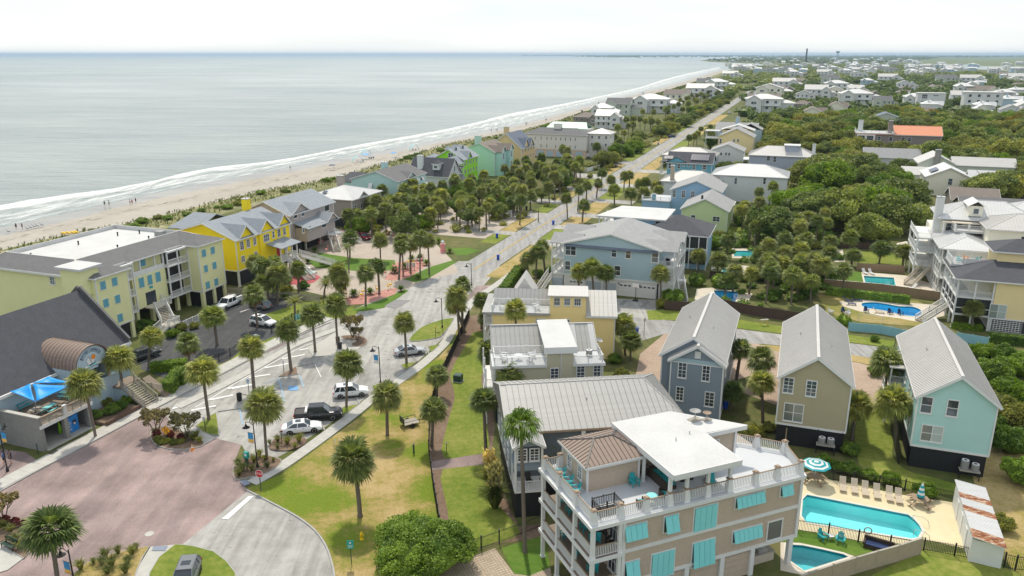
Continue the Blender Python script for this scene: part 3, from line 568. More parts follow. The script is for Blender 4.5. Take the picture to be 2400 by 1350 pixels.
class Bld:
 def __init__(s,name,label,O,rot=ST,cat='house',group=None):
  s.O=Vector((O[0],O[1],0));BLS.append((O[0],O[1],label));s.rot=rot;s.e=thing(name,label,cat,s.O,rot,group);s.cr,s.sr=math.cos(rot),math.sin(rot)
 def toL(s,p):d=Vector(p)-s.O;return Vector((d.x*s.cr+d.y*s.sr,-d.x*s.sr+d.y*s.cr,p[2]))
 def L(s,px,py,z):return s.toL(P(px,py,z))
 def on(s,face,plane,px,py):               # pixel to a point on an upright local plane
  d=ray(px,py);o=s.toL(Vector((0,0,HC)));dl=Vector((d.x*s.cr+d.y*s.sr,-d.x*s.sr+d.y*s.cr,d.z))
  if face in 'fb':t=(plane-o.y)/dl.y;q=o+dl*t;return q.x,q.z
  t=(plane-o.x)/dl.x;q=o+dl*t;return q.y,q.z
 def part(s,name,mb,m,parent=None,**k):return mk(name,mb,MT[m]if isinstance(m,str)else m,parent or s.e,**k)
 def box(s,name,x0,x1,y0,y1,z0,z1,m,parent=None):
  if z0<3.5 and z1-z0>2:FOOT.append((s,x0,x1,y0,y1))
  return s.part(name,MB().box(x0,x1,y0,y1,z0,z1),m,parent)
 def place(s,o,face,plane,u,z):
  o.location,o.rotation_euler={'f':((u,plane,z),(0,0,0)),'b':((u,plane,z),(0,0,math.pi)),'r':((plane,u,z),(0,0,math.pi/2)),'l':((plane,u,z),(0,0,-math.pi/2))}[face]
  return o
 # ---- windows: frame with muntins, panes behind
 def win(s,face,plane,u,z,w_,h_,kind='dh',trim='trim',glass='glass',fr=.11):
  w_=max(.3,round(w_*10)/10);h_=max(.3,round(h_*10)/10);key=('win',w_,h_,kind,trim,fr)
  def build():
   mb=MB();hw,hh=w_/2,h_/2
   mb.box(-hw,-hw+fr,-.075,.02,-hh,hh);mb.box(hw-fr,hw,-.075,.02,-hh,hh);mb.box(-hw+fr,hw-fr,-.07,.02,hh-fr,hh);mb.box(-hw+fr,hw-fr,-.07,.02,-hh,-hh+fr)
   mb.box(-hw-.05,hw+.05,-.12,.0,-hh-.07,-hh-.004)
   iw,ih=hw-fr,hh-fr
   if kind in('dh','dh2','dh4'):mb.box(-iw,iw,-.06,.0,-.035,.035)
   if kind in('dh2','dh4','pair'):mb.box(-.05 if kind=='pair' else-.03,.05 if kind=='pair' else .03,-.064,.0,-ih,-.036 if kind!='pair' else ih);
   if kind in('dh2','dh4'):mb.box(-.03,.03,-.064,.0,.036,ih)
   if kind=='pair':mb.box(-iw,-.051,-.055,0,-.03,.03);mb.box(.051,iw,-.055,0,-.03,.03)
   if kind=='dh4':
    for q in(-ih/2,ih/2):mb.box(-iw,-.031,-.05,0,q-.02,q+.02);mb.box(.031,iw,-.05,0,q-.02,q+.02)
   if kind=='grid':
    for q in(-iw/3,iw/3):mb.box(q-.025,q+.025,-.06,0,-ih,ih)
    for q in(0,):mb.box(-iw,iw,-.055,0,q-.025,q+.025)
   return mb.mesh('window',MT[trim])
  def pane(k):
   iw,ih=w_/2-fr,h_/2-fr;mb=MB()
   if kind in('pair',):x0,x1,z0,z1=((-iw,-.05,-ih,ih)if k==0 else(.05,iw,-ih,ih))
   elif kind in('fix','grid','shut'):x0,x1,z0,z1=-iw,iw,-ih,ih
   else:x0,x1,z0,z1=((-iw,iw,.03,ih)if k==0 else(-iw,iw,-ih,-.03))
   return mb.box(x0,x1,-.03,.01,z0,z1).mesh('pane',MT[glass])
  o=lk('window',cached(key,build),s.e);s.place(o,face,plane,u,z)
  if kind=='shut':
   def sh():
    iw,ih=w_/2-.02,h_/2-.02;return MB().box(.012,iw,-.12,-.08,-ih,ih).mesh('shutter',MT['shutter_blue'])
   lk('shutter',cached(key+('s',),sh),o);q=lk('shutter',cached(key+('s',),sh),o);q.rotation_euler=(0,0,0);q.scale=(-1,1,1)
  else:
   for k in range(1 if kind in('fix','grid')else 2):lk('pane',cached(key+('p',k,glass),lambda:pane(k)),o)
  return o
 def wpx(s,face,plane,crop,boxes,kind='dh',**kw):
  for(x0,y0,x1,y1)in boxes:
   cx,cy=(x0+x1)/2,(y0+y1)/2;f=lambda x,y:s.on(face,plane,*(c(crop,x,y)if crop else(x,y)))
   u,z=f(cx,cy);w_=abs(f(x1,cy)[0]-f(x0,cy)[0]);h_=abs(f(cx,y0)[1]-f(cx,y1)[1])
   s.win(face,plane,u,z,w_,h_,kind,**kw)
 # ---- roofs
 def plane(s,roof,e0,e1,up,hfun,spacing,m,seam=None,panel=True,lift=.004):
  seam=seam or('seam_grey' if m=='metal_grey' else None);e0,e1,up=Vector(e0),Vector(e1),Vector(up).normalized();d=e1-e0;L=d.length;d /= L;nrm=d.cross(up)
  if nrm.z<0:nrm=-nrm
  n_=max(1,round(L/spacing));ws=L/n_;jb=MB()
  sh=len({round(hfun(L*i/n_),3)for i in range(n_+1)})==1
  for i in range(n_):
   s0,s1=i*ws,(i+1)*ws;h0,h1=hfun(s0),hfun(s1)
   if max(h0,h1)<.05:continue
   mb=MB()if panel else jb
   base=(e0+d*s0+nrm*lift)if not panel else Vector()
   A=lambda x,y,z:base+d*x+up*y+nrm*z
   if panel:
    g=.012;vs_=[A(g,0,0),A(ws-g,0,0),A(ws-g,max(h1,.01),0),A(g,max(h0,.01),0)];mb.add(vs_+[v_+nrm*.02 for v_ in vs_],[(4,5,6,7),(0,1,5,4),(1,2,6,5),(2,3,7,6),(3,0,4,7)])
   if h0>.1:mb.mi=1 if(seam and panel)else 0;q=A(0,0,.03);mb.beam(q,q+up*h0,.035,.05,nrm);mb.mi=0
   if panel:
    def bm():return mb.mesh('panel',[MT[m]]+([MT[seam]]if seam else[]))
    me=cached(('pan',m,seam,round(ws,3),round(h0,3),tuple(round(t,3)for t in(*d,*up))),bm)if sh else bm()
    o=lk('panel',me,roof);o.location=e0+d*s0+nrm*lift
  if not panel:s.part('roof_ribs',jb,m,roof)['kind']='stuff'
 def gable(s,x0,x1,y0,y1,ze,zr,m,axis='y',ov=.35,ove=.35,t=.16,wall=None,panels=None,ribs=None,trim='trim',seam=None,ends=(1,1),off=0.0):
  if axis=='y':f=lambda a,b,z:(a,b,z);A0,A1,B0,B1=x0,x1,y0,y1
  else:f=lambda a,b,z:(b,a,z);A0,A1,B0,B1=y0,y1,x0,x1
  am=(A0+A1)/2+off;b0,b1=B0-ove,B1+ove;mb=MB();sl0=(zr-ze)/(am-A0);sl1=(zr-ze)/(A1-am)
  q0=[f(A0-ov,b0,ze-ov*sl0+t),f(A0-ov,b1,ze-ov*sl0+t),f(am,b1,zr+t),f(am,b0,zr+t)];q1=[f(A1+ov,b0,ze-ov*sl1+t),f(A1+ov,b1,ze-ov*sl1+t),f(am,b1,zr+t),f(am,b0,zr+t)]
  mb.slab(q0,t-.01);mb.slab(q1,t-.01);roof=s.part('roof',mb,m)
  tb=MB()
  for bb,on_ in((b0,ends[0]),(b1,ends[1])):
   if not on_:continue
   e=.03 if bb==b1 else-.03
   for aa,zz in((A0-ov,ze-ov*sl0),(A1+ov,ze-ov*sl1)):tb.beam(Vector(f(aa,bb+e,zz+.02)),Vector(f(am,bb+e,zr+.02)),.05,.26)
  for aa,sl in((A0-ov-.03,sl0),(A1+ov+.03,sl1)):tb.beam(Vector(f(aa,b0,ze-ov*sl+.03)),Vector(f(aa,b1,ze-ov*sl+.03)),.05,.22)
  s.part('fascia',tb,trim,roof)
  if wall:
   for bb,e,on_ in((B0,.2,ends[0]),(B1,-.2,ends[1])):
    if on_:
     g=MB();P3=[f(A0,bb,ze),f(A1,bb,ze),f(am,bb,zr)];g.add([Vector(q)for q in P3]+[Vector(f(*((q[0],q[1]+e,q[2])if axis=='y' else(q[1],q[0]+e,q[2]))))for q in P3],[(0,1,2),(5,4,3),(0,3,4,1),(1,4,5,2),(2,5,3,0)]);s.part('gable_wall',g,wall)
  if panels or ribs:
   for aa,sl in((A0-ov,sl0),(A1+ov,sl1)):
    sg=1 if aa<am else-1;up=Vector(f(am-aa,0,abs(am-aa)*sl));Lh=up.length
    s.plane(roof,f(aa,b0,ze-ov*sl+t),f(aa,b1,ze-ov*sl+t),up,lambda q:Lh,panels or ribs,m,seam,bool(panels))
   if panels or ribs:s.part('ridge_cap',MB().beam(f(am,b0,zr+t+.03),f(am,b1,zr+t+.03),.35,.05),m,roof)
  return roof
 def hip(s,x0,x1,y0,y1,ze,zr,m,ov=.4,t=.14,panels=None,ribs=None,seam=None,inset=None,trim='trim',open_=()):
  X0,X1,Y0,Y1=x0-ov,x1+ov,y0-ov,y1+ov;W,D=X1-X0,Y1-Y0;axis='x' if W>=D else 'y';h=(D if axis=='x' else W)/2;k=h if inset is None else inset
  if axis=='x':r0,r1=(X0+(0 if 'l' in open_ else k),(Y0+Y1)/2),(X1-(0 if 'r' in open_ else k),(Y0+Y1)/2)
  else:r0,r1=((X0+X1)/2,Y0+(0 if 'f' in open_ else k)),((X0+X1)/2,Y1-(0 if 'b' in open_ else k))
  z0,z1=ze+t,zr+t;a,b,c_,d=(X0,Y0,z0),(X1,Y0,z0),(X1,Y1,z0),(X0,Y1,z0);p,q=(*r0,z1),(*r1,z1);mb=MB();pl=[]
  if axis=='x':faces=[('f',[a,b,q,p]),('b',[c_,d,p,q]),('l',[d,a,p]),('r',[b,c_,q])]
  else:faces=[('l',[d,a,p,q]),('r',[b,c_,q,p]),('f',[a,b,p]),('b',[c_,d,q])]
  for k_,fc in faces:mb.slab(fc,t-.01)
  roof=s.part('roof',mb,m);tb=MB()
  for u,v_ in((a,b),(b,c_),(c_,d),(d,a)):
   u,v_=Vector(u),Vector(v_);dd=(v_-u).normalized();nn=Vector((dd.y,-dd.x,0))*.03;dz=Vector((0,0,-t*.75));tb.beam(u+nn+dz,v_+nn+dz,.05,.2)
  s.part('fascia',tb,trim,roof)
  if panels or ribs:
   for k_,fc in faces:
    e0,e1=Vector(fc[0]),Vector(fc[1]);L=(e1-e0).length;d_=(e1-e0)/L;top=Vector(fc[2]);up=top-e0;up-=d_*up.dot(d_);H=up.length;s1=(Vector(fc[2])-e0).dot(d_);s0=(Vector(fc[3])-e0).dot(d_)if len(fc)==4 else s1
    hf=lambda x,s0=s0,s1=s1,L=L,H=H:max(0,min(H,H*x/max(s0,1e-3),H*(L-x)/max(L-s1,1e-3)))
    s.plane(roof,e0,e1,up,hf,panels or ribs,m,seam,bool(panels))
   cap=MB()
   for u,v_ in((a,p),(d,p if axis=='x' else q),(b,q if axis=='x' else p),(c_,q),(p,q)):cap.beam(Vector(u)+Vector((0,0,.03)),Vector(v_)+Vector((0,0,.03)),.16,.06)
   s.part('ridge_cap',cap,seam or m,roof)
  return roof
 # ---- railings, posts, stairs
 def rail(s,pl,z,h=1.0,m='trim',top=None,sp=.14,posts=2.4,ps=.12,closed=False,bal=True,parent=None,ph=None,bw=.035):
  pl=[Vector((q[0],q[1],z))for q in pl];segs=list(zip(pl[:-1],pl[1:]))+([(pl[-1],pl[0])]if closed else[]);up=Vector((0,0,1));rb=MB();tb=MB();done=[]
  root=None;pp=cached(('post',ps,ph or h+.08,m),lambda:MB().box(-ps/2,ps/2,-ps/2,ps/2,0,ph or h+.08).box(-ps*.65,ps*.65,-ps*.65,ps*.65,(ph or h+.08)+.001,(ph or h+.08)+.05).mesh('post',MT[m]));spots=[]
  for a,b in segs:
   L=(b-a).length
   if L<.05:continue
   d=(b-a)/L;tb.beam(a+up*h,b+up*h,.09,.06);rb.beam(a+up*.1,b+up*.1,.05,.05)
   if bal:
    k=max(1,int(L/sp))
    for i in range(k):q=a+d*((i+.5)*L/k);rb.box(q.x-bw/2,q.x+bw/2,q.y-bw/2,q.y+bw/2,q.z+.12,q.z+h-.03)
   n_=max(1,round(L/posts))if posts else 1
   for i in range(n_+1):spots.append(a+d*(L*i/n_))
  root=s.part('railing',tb,top or m,parent);q=s.part('balusters',rb,m,root);q['kind']='stuff'
  for sp_ in spots:
   if all((sp_-o_).length>.2 for o_ in done):done.append(sp_);lk('post',pp,root,sp_)
  return root
 def posts(s,spots,z0,z1,w_=.25,m='trim',name='post',parent=None):
  me=cached(('pst',round(z1-z0,2),w_,m),lambda:MB().box(-w_/2,w_/2,-w_/2,w_/2,0,z1-z0).box(-w_*.66,w_*.66,-w_*.66,w_*.66,.0,.16).mesh(name,MT[m]))
  for q in spots:lk(name,me,parent or s.e,(q[0],q[1],z0))
 def stairs(s,a,b,wid,n_=12,m='grey_wood',rm='trim',sides=(1,1),tread='grey_wood'):
  a,b=Vector(a),Vector(b);d=b-a;hz=Vector((d.x,d.y,0));hl=hz.length;hz /= hl;sd=Vector((-hz.y,hz.x,0));mb=MB()
  for k in(-1,1):mb.beam(a+sd*k*wid/2-Vector((0,0,.14)),b+sd*k*wid/2-Vector((0,0,.14)),.06,.3)
  st=s.part('stair',mb,m);ry=math.atan2(hz.y,hz.x);tm=MB().box(-hl/n_*.6,hl/n_*.5,-wid/2+.03,wid/2-.03,-.05,0).mesh('tread',MT[tread])
  for i in range(n_):q=a+d*((i+.5)/n_);lk('tread',tm,st,q,ry)
  for k in(-1,1):
   if not sides[(k+1)//2]:continue
   o_=sd*k*wid/2;rb=MB().beam(a+o_+Vector((0,0,.95)),b+o_+Vector((0,0,.95)),.09,.07).beam(a+o_+Vector((0,0,.15)),b+o_+Vector((0,0,.15)),.05,.05)
   kk=int(hl/.16)
   for i in range(kk):q=a+o_+d*((i+.5)/kk);rb.box(q.x-.02,q.x+.02,q.y-.02,q.y+.02,q.z+.1,q.z+.93)
   for i in range(0,3):q=a+o_+d*(i/2);rb.box(q.x-.07,q.x+.07,q.y-.07,q.y+.07,q.z-.1,q.z+1.08)
   s.part('handrail',rb,rm,st)
  return st
 def chimney(s,x,y,w_,d_,z0,z1,m):
  o=s.box('chimney',x-w_/2,x+w_/2,y-d_/2,y+d_/2,z0,z1,m);s.part('chimney_cap',MB().box(x-w_/2-.08,x+w_/2+.08,y-d_/2-.08,y+d_/2+.08,z1+.001,z1+.14).tube((x,y,z1+.14),(x,y,z1+.5),.14,.14,8),'galv',o);return o
 def corner(s,x0,x1,y0,y1,z0,z1,m='trim',w_=.16):
  me=cached(('cb',round(z1-z0,2),w_,m),lambda:MB().box(-w_/2,w_/2,-w_/2,w_/2,0,z1-z0).mesh('corner_board',MT[m]))
  for x in(x0,x1):
   for y in(y0,y1):lk('corner_board',me,s.e,(x,y,z0))
 def band(s,x0,x1,y0,y1,z,h=.25,m='trim',t=.05):
  mb=MB();mb.box(x0-t,x1+t,y0-t,y0+.02,z,z+h).box(x0-t,x1+t,y1-.02,y1+t,z,z+h).box(x0-t,x0+.02,y0+.021,y1-.021,z,z+h).box(x1-.02,x1+t,y0+.021,y1-.021,z,z+h);return s.part('trim_band',mb,m)
 def garage(s,face,plane,u,z0,w_,h_,m='trim',lights=True):
  def b_():
   mb=MB();
   for i in range(4):mb.box(-w_/2,w_/2,-.05,.02,z_(i),z_(i+1)-.025)
   return mb.mesh('garage_door',MT[m])
  z_=lambda i:h_*i/4
  o=lk('garage_door',cached(('gd',round(w_,1),round(h_,1),m),b_),s.e);s.place(o,face,plane,u,z0)
  if lights:
   for k in range(4):lk('pane',cached(('gdp',round(w_,1)),lambda:MB().box(-w_*.08,w_*.08,-.06,.0,-.14,.14).mesh('pane',MT['glass'])),o,(w_*(-.36+.24*k),0,h_*.87))
  return o
def ac_unit(label,loc,rz=0,group=None):
 def proto():
  t=thing('air_conditioner',label,'air conditioner',loc,rz,group)
  mb=MB().lathe([(.30,0),(.38,.02),(.38,.72),(.36,.78)],16);mk('casing',mb,MT['ac_grey'],t)
  g=MB()
  for i in range(16):a=i*math.pi/8;g.beam((.385*math.cos(a),.385*math.sin(a),.05),(.385*math.cos(a),.385*math.sin(a),.70),.02,.02)
  mk('louvre_guard',g,MT['ac_grey'],t)
  r=MB();r.lathe([(.33,.785),(.36,.785),(.36,.81),(.33,.81)],16);mk('fan_rim',r,MT['plastic'],t)
  mk('fan_grille',MB().lathe([(.02,.786),(.32,.786),(.32,.80),(.02,.82)],16),MT['black'],t);return t
 if 'ac' in CACHE:return dup(CACHE['ac'],loc,rz,label,group=group)
 CACHE['ac']=proto();return CACHE['ac']
def adirondack(label,loc,rz,m,group=None):
 key=('adi',m)
 if key in CACHE:return dup(CACHE[key],loc,rz,label,group=group)
 t=thing('adirondack_chair',label,'chair',loc,rz,group);M=MT[m]                     # faces -y
 sm=MB().box(-.27,.27,-.035,.035,-.012,.012).mesh('slat',M)
 seat=mk('seat',MB().beam((-.25,-.34,.36),(-.25,.36,.16),.04,.1).beam((.25,-.34,.36),(.25,.36,.16),.04,.1),M,t)
 for i in range(5):o=lk('slat',sm,seat,(0,-.31+.13*i,.42-.037*i));o.rotation_euler=(-.28,0,0)
 back=mk('backrest',MB().beam((-.27,.30,.42),(.27,.30,.42),.05,.06).beam((-.24,.42,.75),(.24,.42,.75),.05,.06),M,t)
 for i in range(5):
  h=1.05-abs(i-2)*.07;lk('slat',MB().beam((0,.22,.20),(0,.22+.30*(h-.2),h),.10,.025,(0,1,0)).mesh('slat',M),back,(-.22+.11*i,0,0))
 for s_ in(-1,1):
  mk('armrest',MB().box(s_*.35-.075,s_*.35+.075,-.42,.35,.55,.58),M,t);mk('leg',MB().box(s_*.31-.02,s_*.31+.02,-.38,-.28,0,.55).box(s_*.31-.02,s_*.31+.02,.25,.33,0,.55),M,t)
 CACHE[key]=t;return t
# ================================================================ tan three-storey beach house with the roof terrace
wallm('shake_tan',(.51,.42,.335),'shakes',.08)
DZ=9.0;TB=Bld('beach_house','tan shingled three storey house with white roof terrace and aqua shutters',(6.1,52.3),R(22.2));b=TB
b.box('wall',3.1,20.8,.3,9.6,2.9,DZ-.35,'shake_tan');b.box('ground_wall',6.0,16.2,.5,9.4,0,2.9,'shake_tan')
# deck slab with its chamfered corner
dk=[(0,0),(21.05,0),(22.5,4.0),(19.1,7.5),(19.1,10),(0,10)]
b.part('terrace_slab',MB().prism(dk,DZ-.34,DZ-.02),'trim');b.part('terrace_floor',MB().prism([(.12,.12),(20.95,.12),(22.3,3.95),(18.98,7.42),(18.98,9.88),(.12,9.88)],DZ-.02+.001,DZ),'deck_grey')
for z in(5.75,2.72):b.part('trim_band',MB().box(3.0,20.9,.2,.31,z,z+.3),'trim')
for x in(3.1,20.8):b.part('corner_board',MB().box(x-.14,x+.14,.16,.4,2.72,DZ-.35),'trim')
b.part('corner_board',MB().box(20.75,20.9,.35,9.7,2.9,3.1),'trim')
# porches on the left end: three open levels
for z in(2.75,5.8):
 b.part('porch_floor',MB().box(.1,3.1,.1,9.9,z,z+.2),'deck_wood');b.part('trim_band',MB().box(.02,3.08,.02,.12,z-.12,z+.22).box(.02,.12,.121,9.9,z-.12,z+.22),'trim')
PY=[.3,3.4,6.6,9.6]
for z0,z1 in((0,2.75),(2.95,5.8),(6.0,DZ-.35)):
 b.posts([(.35,y)for y in PY]+[(2.75,.3)],z0,z1,.3)
for z in(2.95,6.0):
 b.rail([(.35,9.6),(.35,.3),(2.95,.3)],z,1.0,'trim','rail_wood',.15,0,.2,bw=.05)
for z in(3.0,6.05):
 for y in(1.6,4.8,8.0):b.win('l',3.08,y,z+1.15,1.7,2.2,'grid',glass='glass')
for i,(y,z)in enumerate([(2.2,6.0),(3.9,6.0),(6.6,6.0),(8.3,6.0),(2.4,2.95),(5.0,2.95),(7.6,2.95)]):
 w_=Vector((b.O.x+1.6*b.cr-y*b.sr,b.O.y+1.6*b.sr+y*b.cr,z));adirondack('teal adirondack chair on the %s porch level of the tan house'%('upper' if z>5 else 'lower'),w_,b.rot-math.pi/2,'tealp','porch chairs')
# spiral stair on the porch up to the terrace
sp=MB().tube((2.2,1.5,6.0),(2.2,1.5,DZ+1.0),.07,.07,8);st=b.part('spiral_stair',sp,'black')
for i in range(13):
 a=i*.55;lk('tread',cached('sptread',lambda:MB().add([(0,-.04,0),(.8,-.17,0),(.8,.17,0),(0,.04,0),(0,-.04,.03),(.8,-.17,.03),(.8,.17,.03),(0,.04,.03)],[(3,2,1,0),(4,5,6,7),(0,1,5,4),(1,2,6,5),(2,3,7,6),(3,0,4,7)]).mesh('tread',MT['black'])),st,(2.2,1.5,6.2+i*.22),a)
b.part('stair_hole_shade',MB().box(1.35,3.3,.95,2.35,DZ+.003,DZ+.012),'interior')  # no hole is cut; a thin dark sheet paints the shaded stairwell
b.rail([(1.3,.9),(1.3,2.4),(3.35,2.4),(3.35,.9)],DZ,.95,'black',None,.15,1.2,.05)
# terrace railing with tapered white posts and wood caps
def tpost(x,y,h=1.15):
 def bm():
  mb=MB();a,t_=.27,.17
  mb.add([(-a,-a,0),(a,-a,0),(a,a,0),(-a,a,0),(-t_,-t_,h),(t_,-t_,h),(t_,t_,h),(-t_,t_,h)],[(3,2,1,0),(4,5,6,7),(0,1,5,4),(1,2,6,5),(2,3,7,6),(3,0,4,7)]);return mb.mesh('post',MT['trim'])
 o=lk('post',cached(('tp',h),bm),b.e,(x,y,DZ));lk('post_cap',cached('tpc',lambda:MB().box(-.24,.24,-.24,.24,0,.06).box(-.16,.16,-.16,.16,.061,.14).mesh('post_cap',MT['rail_wood'])),o,(0,0,h+.001))
fx=[.45,2.85,5.2,7.35,8.95,11.0,13.2,15.9,18.2,20.7]
corner_=[(x,.5)for x in fx]+[(21.95,3.95),(20.3,5.75),(18.75,7.35)]+[(.45,3.4),(.45,6.6),(.45,9.5),(1.9,9.5)]
for q in corner_:tpost(*q)
b.rail([(.45,9.5),(.45,.5),(20.7,.5),(21.95,3.95),(18.75,7.35)],DZ,1.0,'trim','rail_wood',.16,0,.1,bw=.055)
b.rail([(.45,9.5),(1.9,9.5)],DZ,1.0,'trim','rail_wood',.16,0,.1,bw=.055)
# hut with the brown hipped metal roof
b.box('hut_wall',2.1,7.0,4.75,9.4,DZ+.002,11.35,'shake_tan');b.corner(2.1,7.0,4.75,9.4,DZ+.002,11.34);b.hip(2.1,7.4,4.75,9.4,11.36,12.35,'metal_brown',.35,panels=.42,seam='metal_dark',inset=2.1)
b.win('l',2.08,6.0,10.2,.8,1.3,'dh4');b.win('l',2.08,8.0,10.2,.8,1.3,'dh4')
vm=MB()
for i in range(24):vm.box(1.78+i*.235,1.98+i*.235,4.37,4.40,11.2,11.32)
b.part('scalloped_valance',vm,'trim')
# flat white canopy roof on posts
zr=lambda p:12.15-.0*p[1];fl=[(7.1,-.3),(13.6,-.3),(13.75,4.8),(18.1,4.7),(13.25,9.7),(7.1,9.7)]
b.part('canopy_roof',MB().prism(fl,11.98,12.2),'white_flat');b.part('canopy_fascia',MB().box(7.1,13.6,-.36,-.30,11.8,12.21).box(7.04,7.1,-.3,9.7,11.8,12.21).box(13.6,13.68,-.3,4.6,11.8,12.21).box(13.7,18.05,4.6,4.68,11.8,12.21),'trim')
vm=MB()
for i in range(26):vm.box(7.15+i*.248,7.36+i*.248,-.35,-.32,11.68,11.80)
for i in range(38):vm.box(7.05,7.08,-.25+i*.26,-.03+i*.26,11.68,11.80)
b.part('scalloped_valance',vm,'trim')
b.posts([(7.35,.5),(8.95,.5),(11.0,.5),(13.2,.5)],DZ+.05,11.98,.26);b.posts([(7.35,4.5),(7.35,5.9)],DZ+.002,11.98,.22)
b.part('penthouse_wall',MB().prism([(8.6,6.6),(13.6,6.6),(13.9,5.3),(17.3,5.3),(13.2,9.4),(8.6,9.4)],DZ+.002,11.98),'shake_tan');b.win('f',5.28,15.1,10.3,1.0,1.5,'dh');b.win('f',6.58,11.0,10.2,1.8,2.0,'grid')
b.posts([(17.3,5.25)],DZ+.002,11.98,.22)
for(x,y,s_)in[(14.3,7.3,1.0),(15.3,6.9,.75)]:
 w_=Vector((b.O.x+x*b.cr-y*b.sr,b.O.y+x*b.sr+y*b.cr,12.2));t=thing('satellite_dish',('large grey' if s_==1 else 'small rusty')+' satellite dish on the white canopy roof','satellite dish',w_,.6)
 mk('dish',MB().lathe([(.02,.0),(.3*s_,.05),(.52*s_,.16),(.50*s_,.18),(.28*s_,.08),(.02,.03)],16),MT['ac_grey']if s_==1 else MT['rail_wood'],t).location=(0,0,.75*s_);mk('mast',MB().tube((0,0,0),(0,0,.8*s_),.03).tube((-.3,0,0),(0,0,.5*s_),.02).tube((.3,.1,0),(0,0,.5*s_),.02),MT['galv'],t);mk('base',MB().box(-.55*s_,.55*s_,-.4*s_,.4*s_,0,.08),MT['grey_wood'],t)
b.part('roof_vent',MB().tube((10.5,4.6,12.2),(10.5,4.6,12.5),.05).tube((12.3,5.2,12.2),(12.3,5.2,12.5),.05),'galv')
# aqua top-hung storm shutters along the front
def bahama(bx,tilt=.35,n_=2):
 x0,y0,x1,y1=bx;f=lambda x,y:b.on('f',.25,*c('C',x,y));u,z=f((x0+x1)/2,(y0+y1)/2);w_=abs(f(x1,(y0+y1)/2)[0]-f(x0,(y0+y1)/2)[0])*.93;h_=abs(f((x0+x1)/2,y0)[1]-f((x0+x1)/2,y1)[1])*.92
 h_=max(.45,h_-w_*.13);
 o=b.part('window_frame',MB().box(-w_/2-.12,w_/2+.12,-.04,.02,-h_/2-.1,h_/2+.12),'trim');b.place(o,'f',.29,u,z);lk('pane',MB().box(-w_/2,w_/2,-.05,-.041,-h_/2,h_/2).mesh('pane',MT['glass']),o)
 sh=lk('shutter',MB().box(-w_/2,w_/2,-.03,.03,-.06,0).box(-w_/2,w_/2,-.03,.03,-h_,-h_+.06).mesh('shutter',MT['aqua_paint']),o,(0,-.09,h_/2+.05));sh.rotation_euler=(-tilt,0,0)
 bd=MB()
 for i in range(n_):
  bd.box(-w_/2+w_/n_*i+.014,-w_/2+w_/n_*(i+1)-.014,-.035,.02,-h_+.06,-.06)
  for k in range(int(h_/.085)):bd.box(-w_/2+w_/n_*i+.05,-w_/2+w_/n_*(i+1)-.05,-.05,-.036,-h_+.09+k*.085,-h_+.14+k*.085)if tilt>.1 else None
 q=mk('slats',bd,MT['aqua_paint'],None);q.parent=sh;q['kind']='stuff'
bahama((38,940,217,1075),.3,4);bahama((350,875,458,1015),.3,2);bahama((580,795,760,1010),.0,4);bahama((900,705,1127,820),.28,6);bahama((1250,645,1340,735),.28,2)
bahama((45,1228,155,1400),.28,2);bahama((250,1150,430,1375),.0,4);bahama((565,1065,738,1280),.12,4);bahama((878,965,1103,1085),.28,6);b.wpx('f',.29,'C',[(1140,920,1260,1065)],'fix',glass='glass_blind')
# ground level: garage doors between posts, open bay at the right
for u in(7.6,11.3,14.6):b.garage('f',.48,u,.05,2.8,2.4,'shake_tan',False)
for x in(6.0,9.4,13.0,16.2,20.4):b.part('pier',MB().box(x-.22,x+.22,.22,.6,0,2.72),'trim')
b.part('pier',MB().box(20.2,20.6,8.8,9.2,0,2.9),'trim');b.box('ceiling',3.1,20.8,.31,9.6,2.80,2.9,'trim')
b.box('ledge',18.0,20.1,3.0,3.8,0,.95,'deck_stone')
# terrace furniture
def W(x,y,z=DZ):return Vector((b.O.x+x*b.cr-y*b.sr,b.O.y+x*b.sr+y*b.cr,z))
for i,y in enumerate((5.6,7.0,8.4)):adirondack('teal adirondack chair in the row of three beside the hut windows',W(1.15,y-.6),b.rot-math.pi/2-.3,'tealp','terrace row chairs')
adirondack('teal adirondack chair alone against the hut wall under the brown roof',W(6.3,4.2),b.rot,'tealp')
def barrel_chair(label,loc,rz,m='rattan',cushion='tealp'):
 t=thing('wicker_chair',label,'chair',loc,rz);mb=MB();
 for i in range(9):a=R(-20+i*27.5);mb.obox((.38*math.cos(a),.38*math.sin(a),.38),(-.1*math.sin(a),.1*math.cos(a),0),(.04*math.cos(a),.04*math.sin(a),0),(0,0,.36 if 1<i<7 else .28))
 mk('shell',mb,MT[m],t);mk('base',MB().lathe([(.3,0),(.36,.05),(.36,.3),(.3,.34)],14),MT[m],t);mk('cushion',MB().lathe([(.05,.342),(.3,.342),(.33,.40),(.28,.46),(.05,.47)],14),MT[cushion],t)
barrel_chair('dark wicker tub chair at the front rail of the roof terrace',W(5.2,1.3),b.rot+3.4);barrel_chair('dark wicker tub chair beside the round aqua table',W(7.6,1.7),b.rot+.4);barrel_chair('dark wicker tub chair at the back beneath the white canopy',W(8.2,5.6),b.rot+2)
t=thing('round_table','round aqua table by the terrace front rail','table',W(6.2,1.3));mk('table_top',MB().lathe([(.05,.70),(.45,.70),(.45,.74),(.05,.75)],20),MT['aqua_paint'],t);mk('leg',MB().tube((0,0,0),(0,0,.7),.05).lathe([(.28,0),(.25,.04),(.05,.06)],14),MT['plastic'],t)
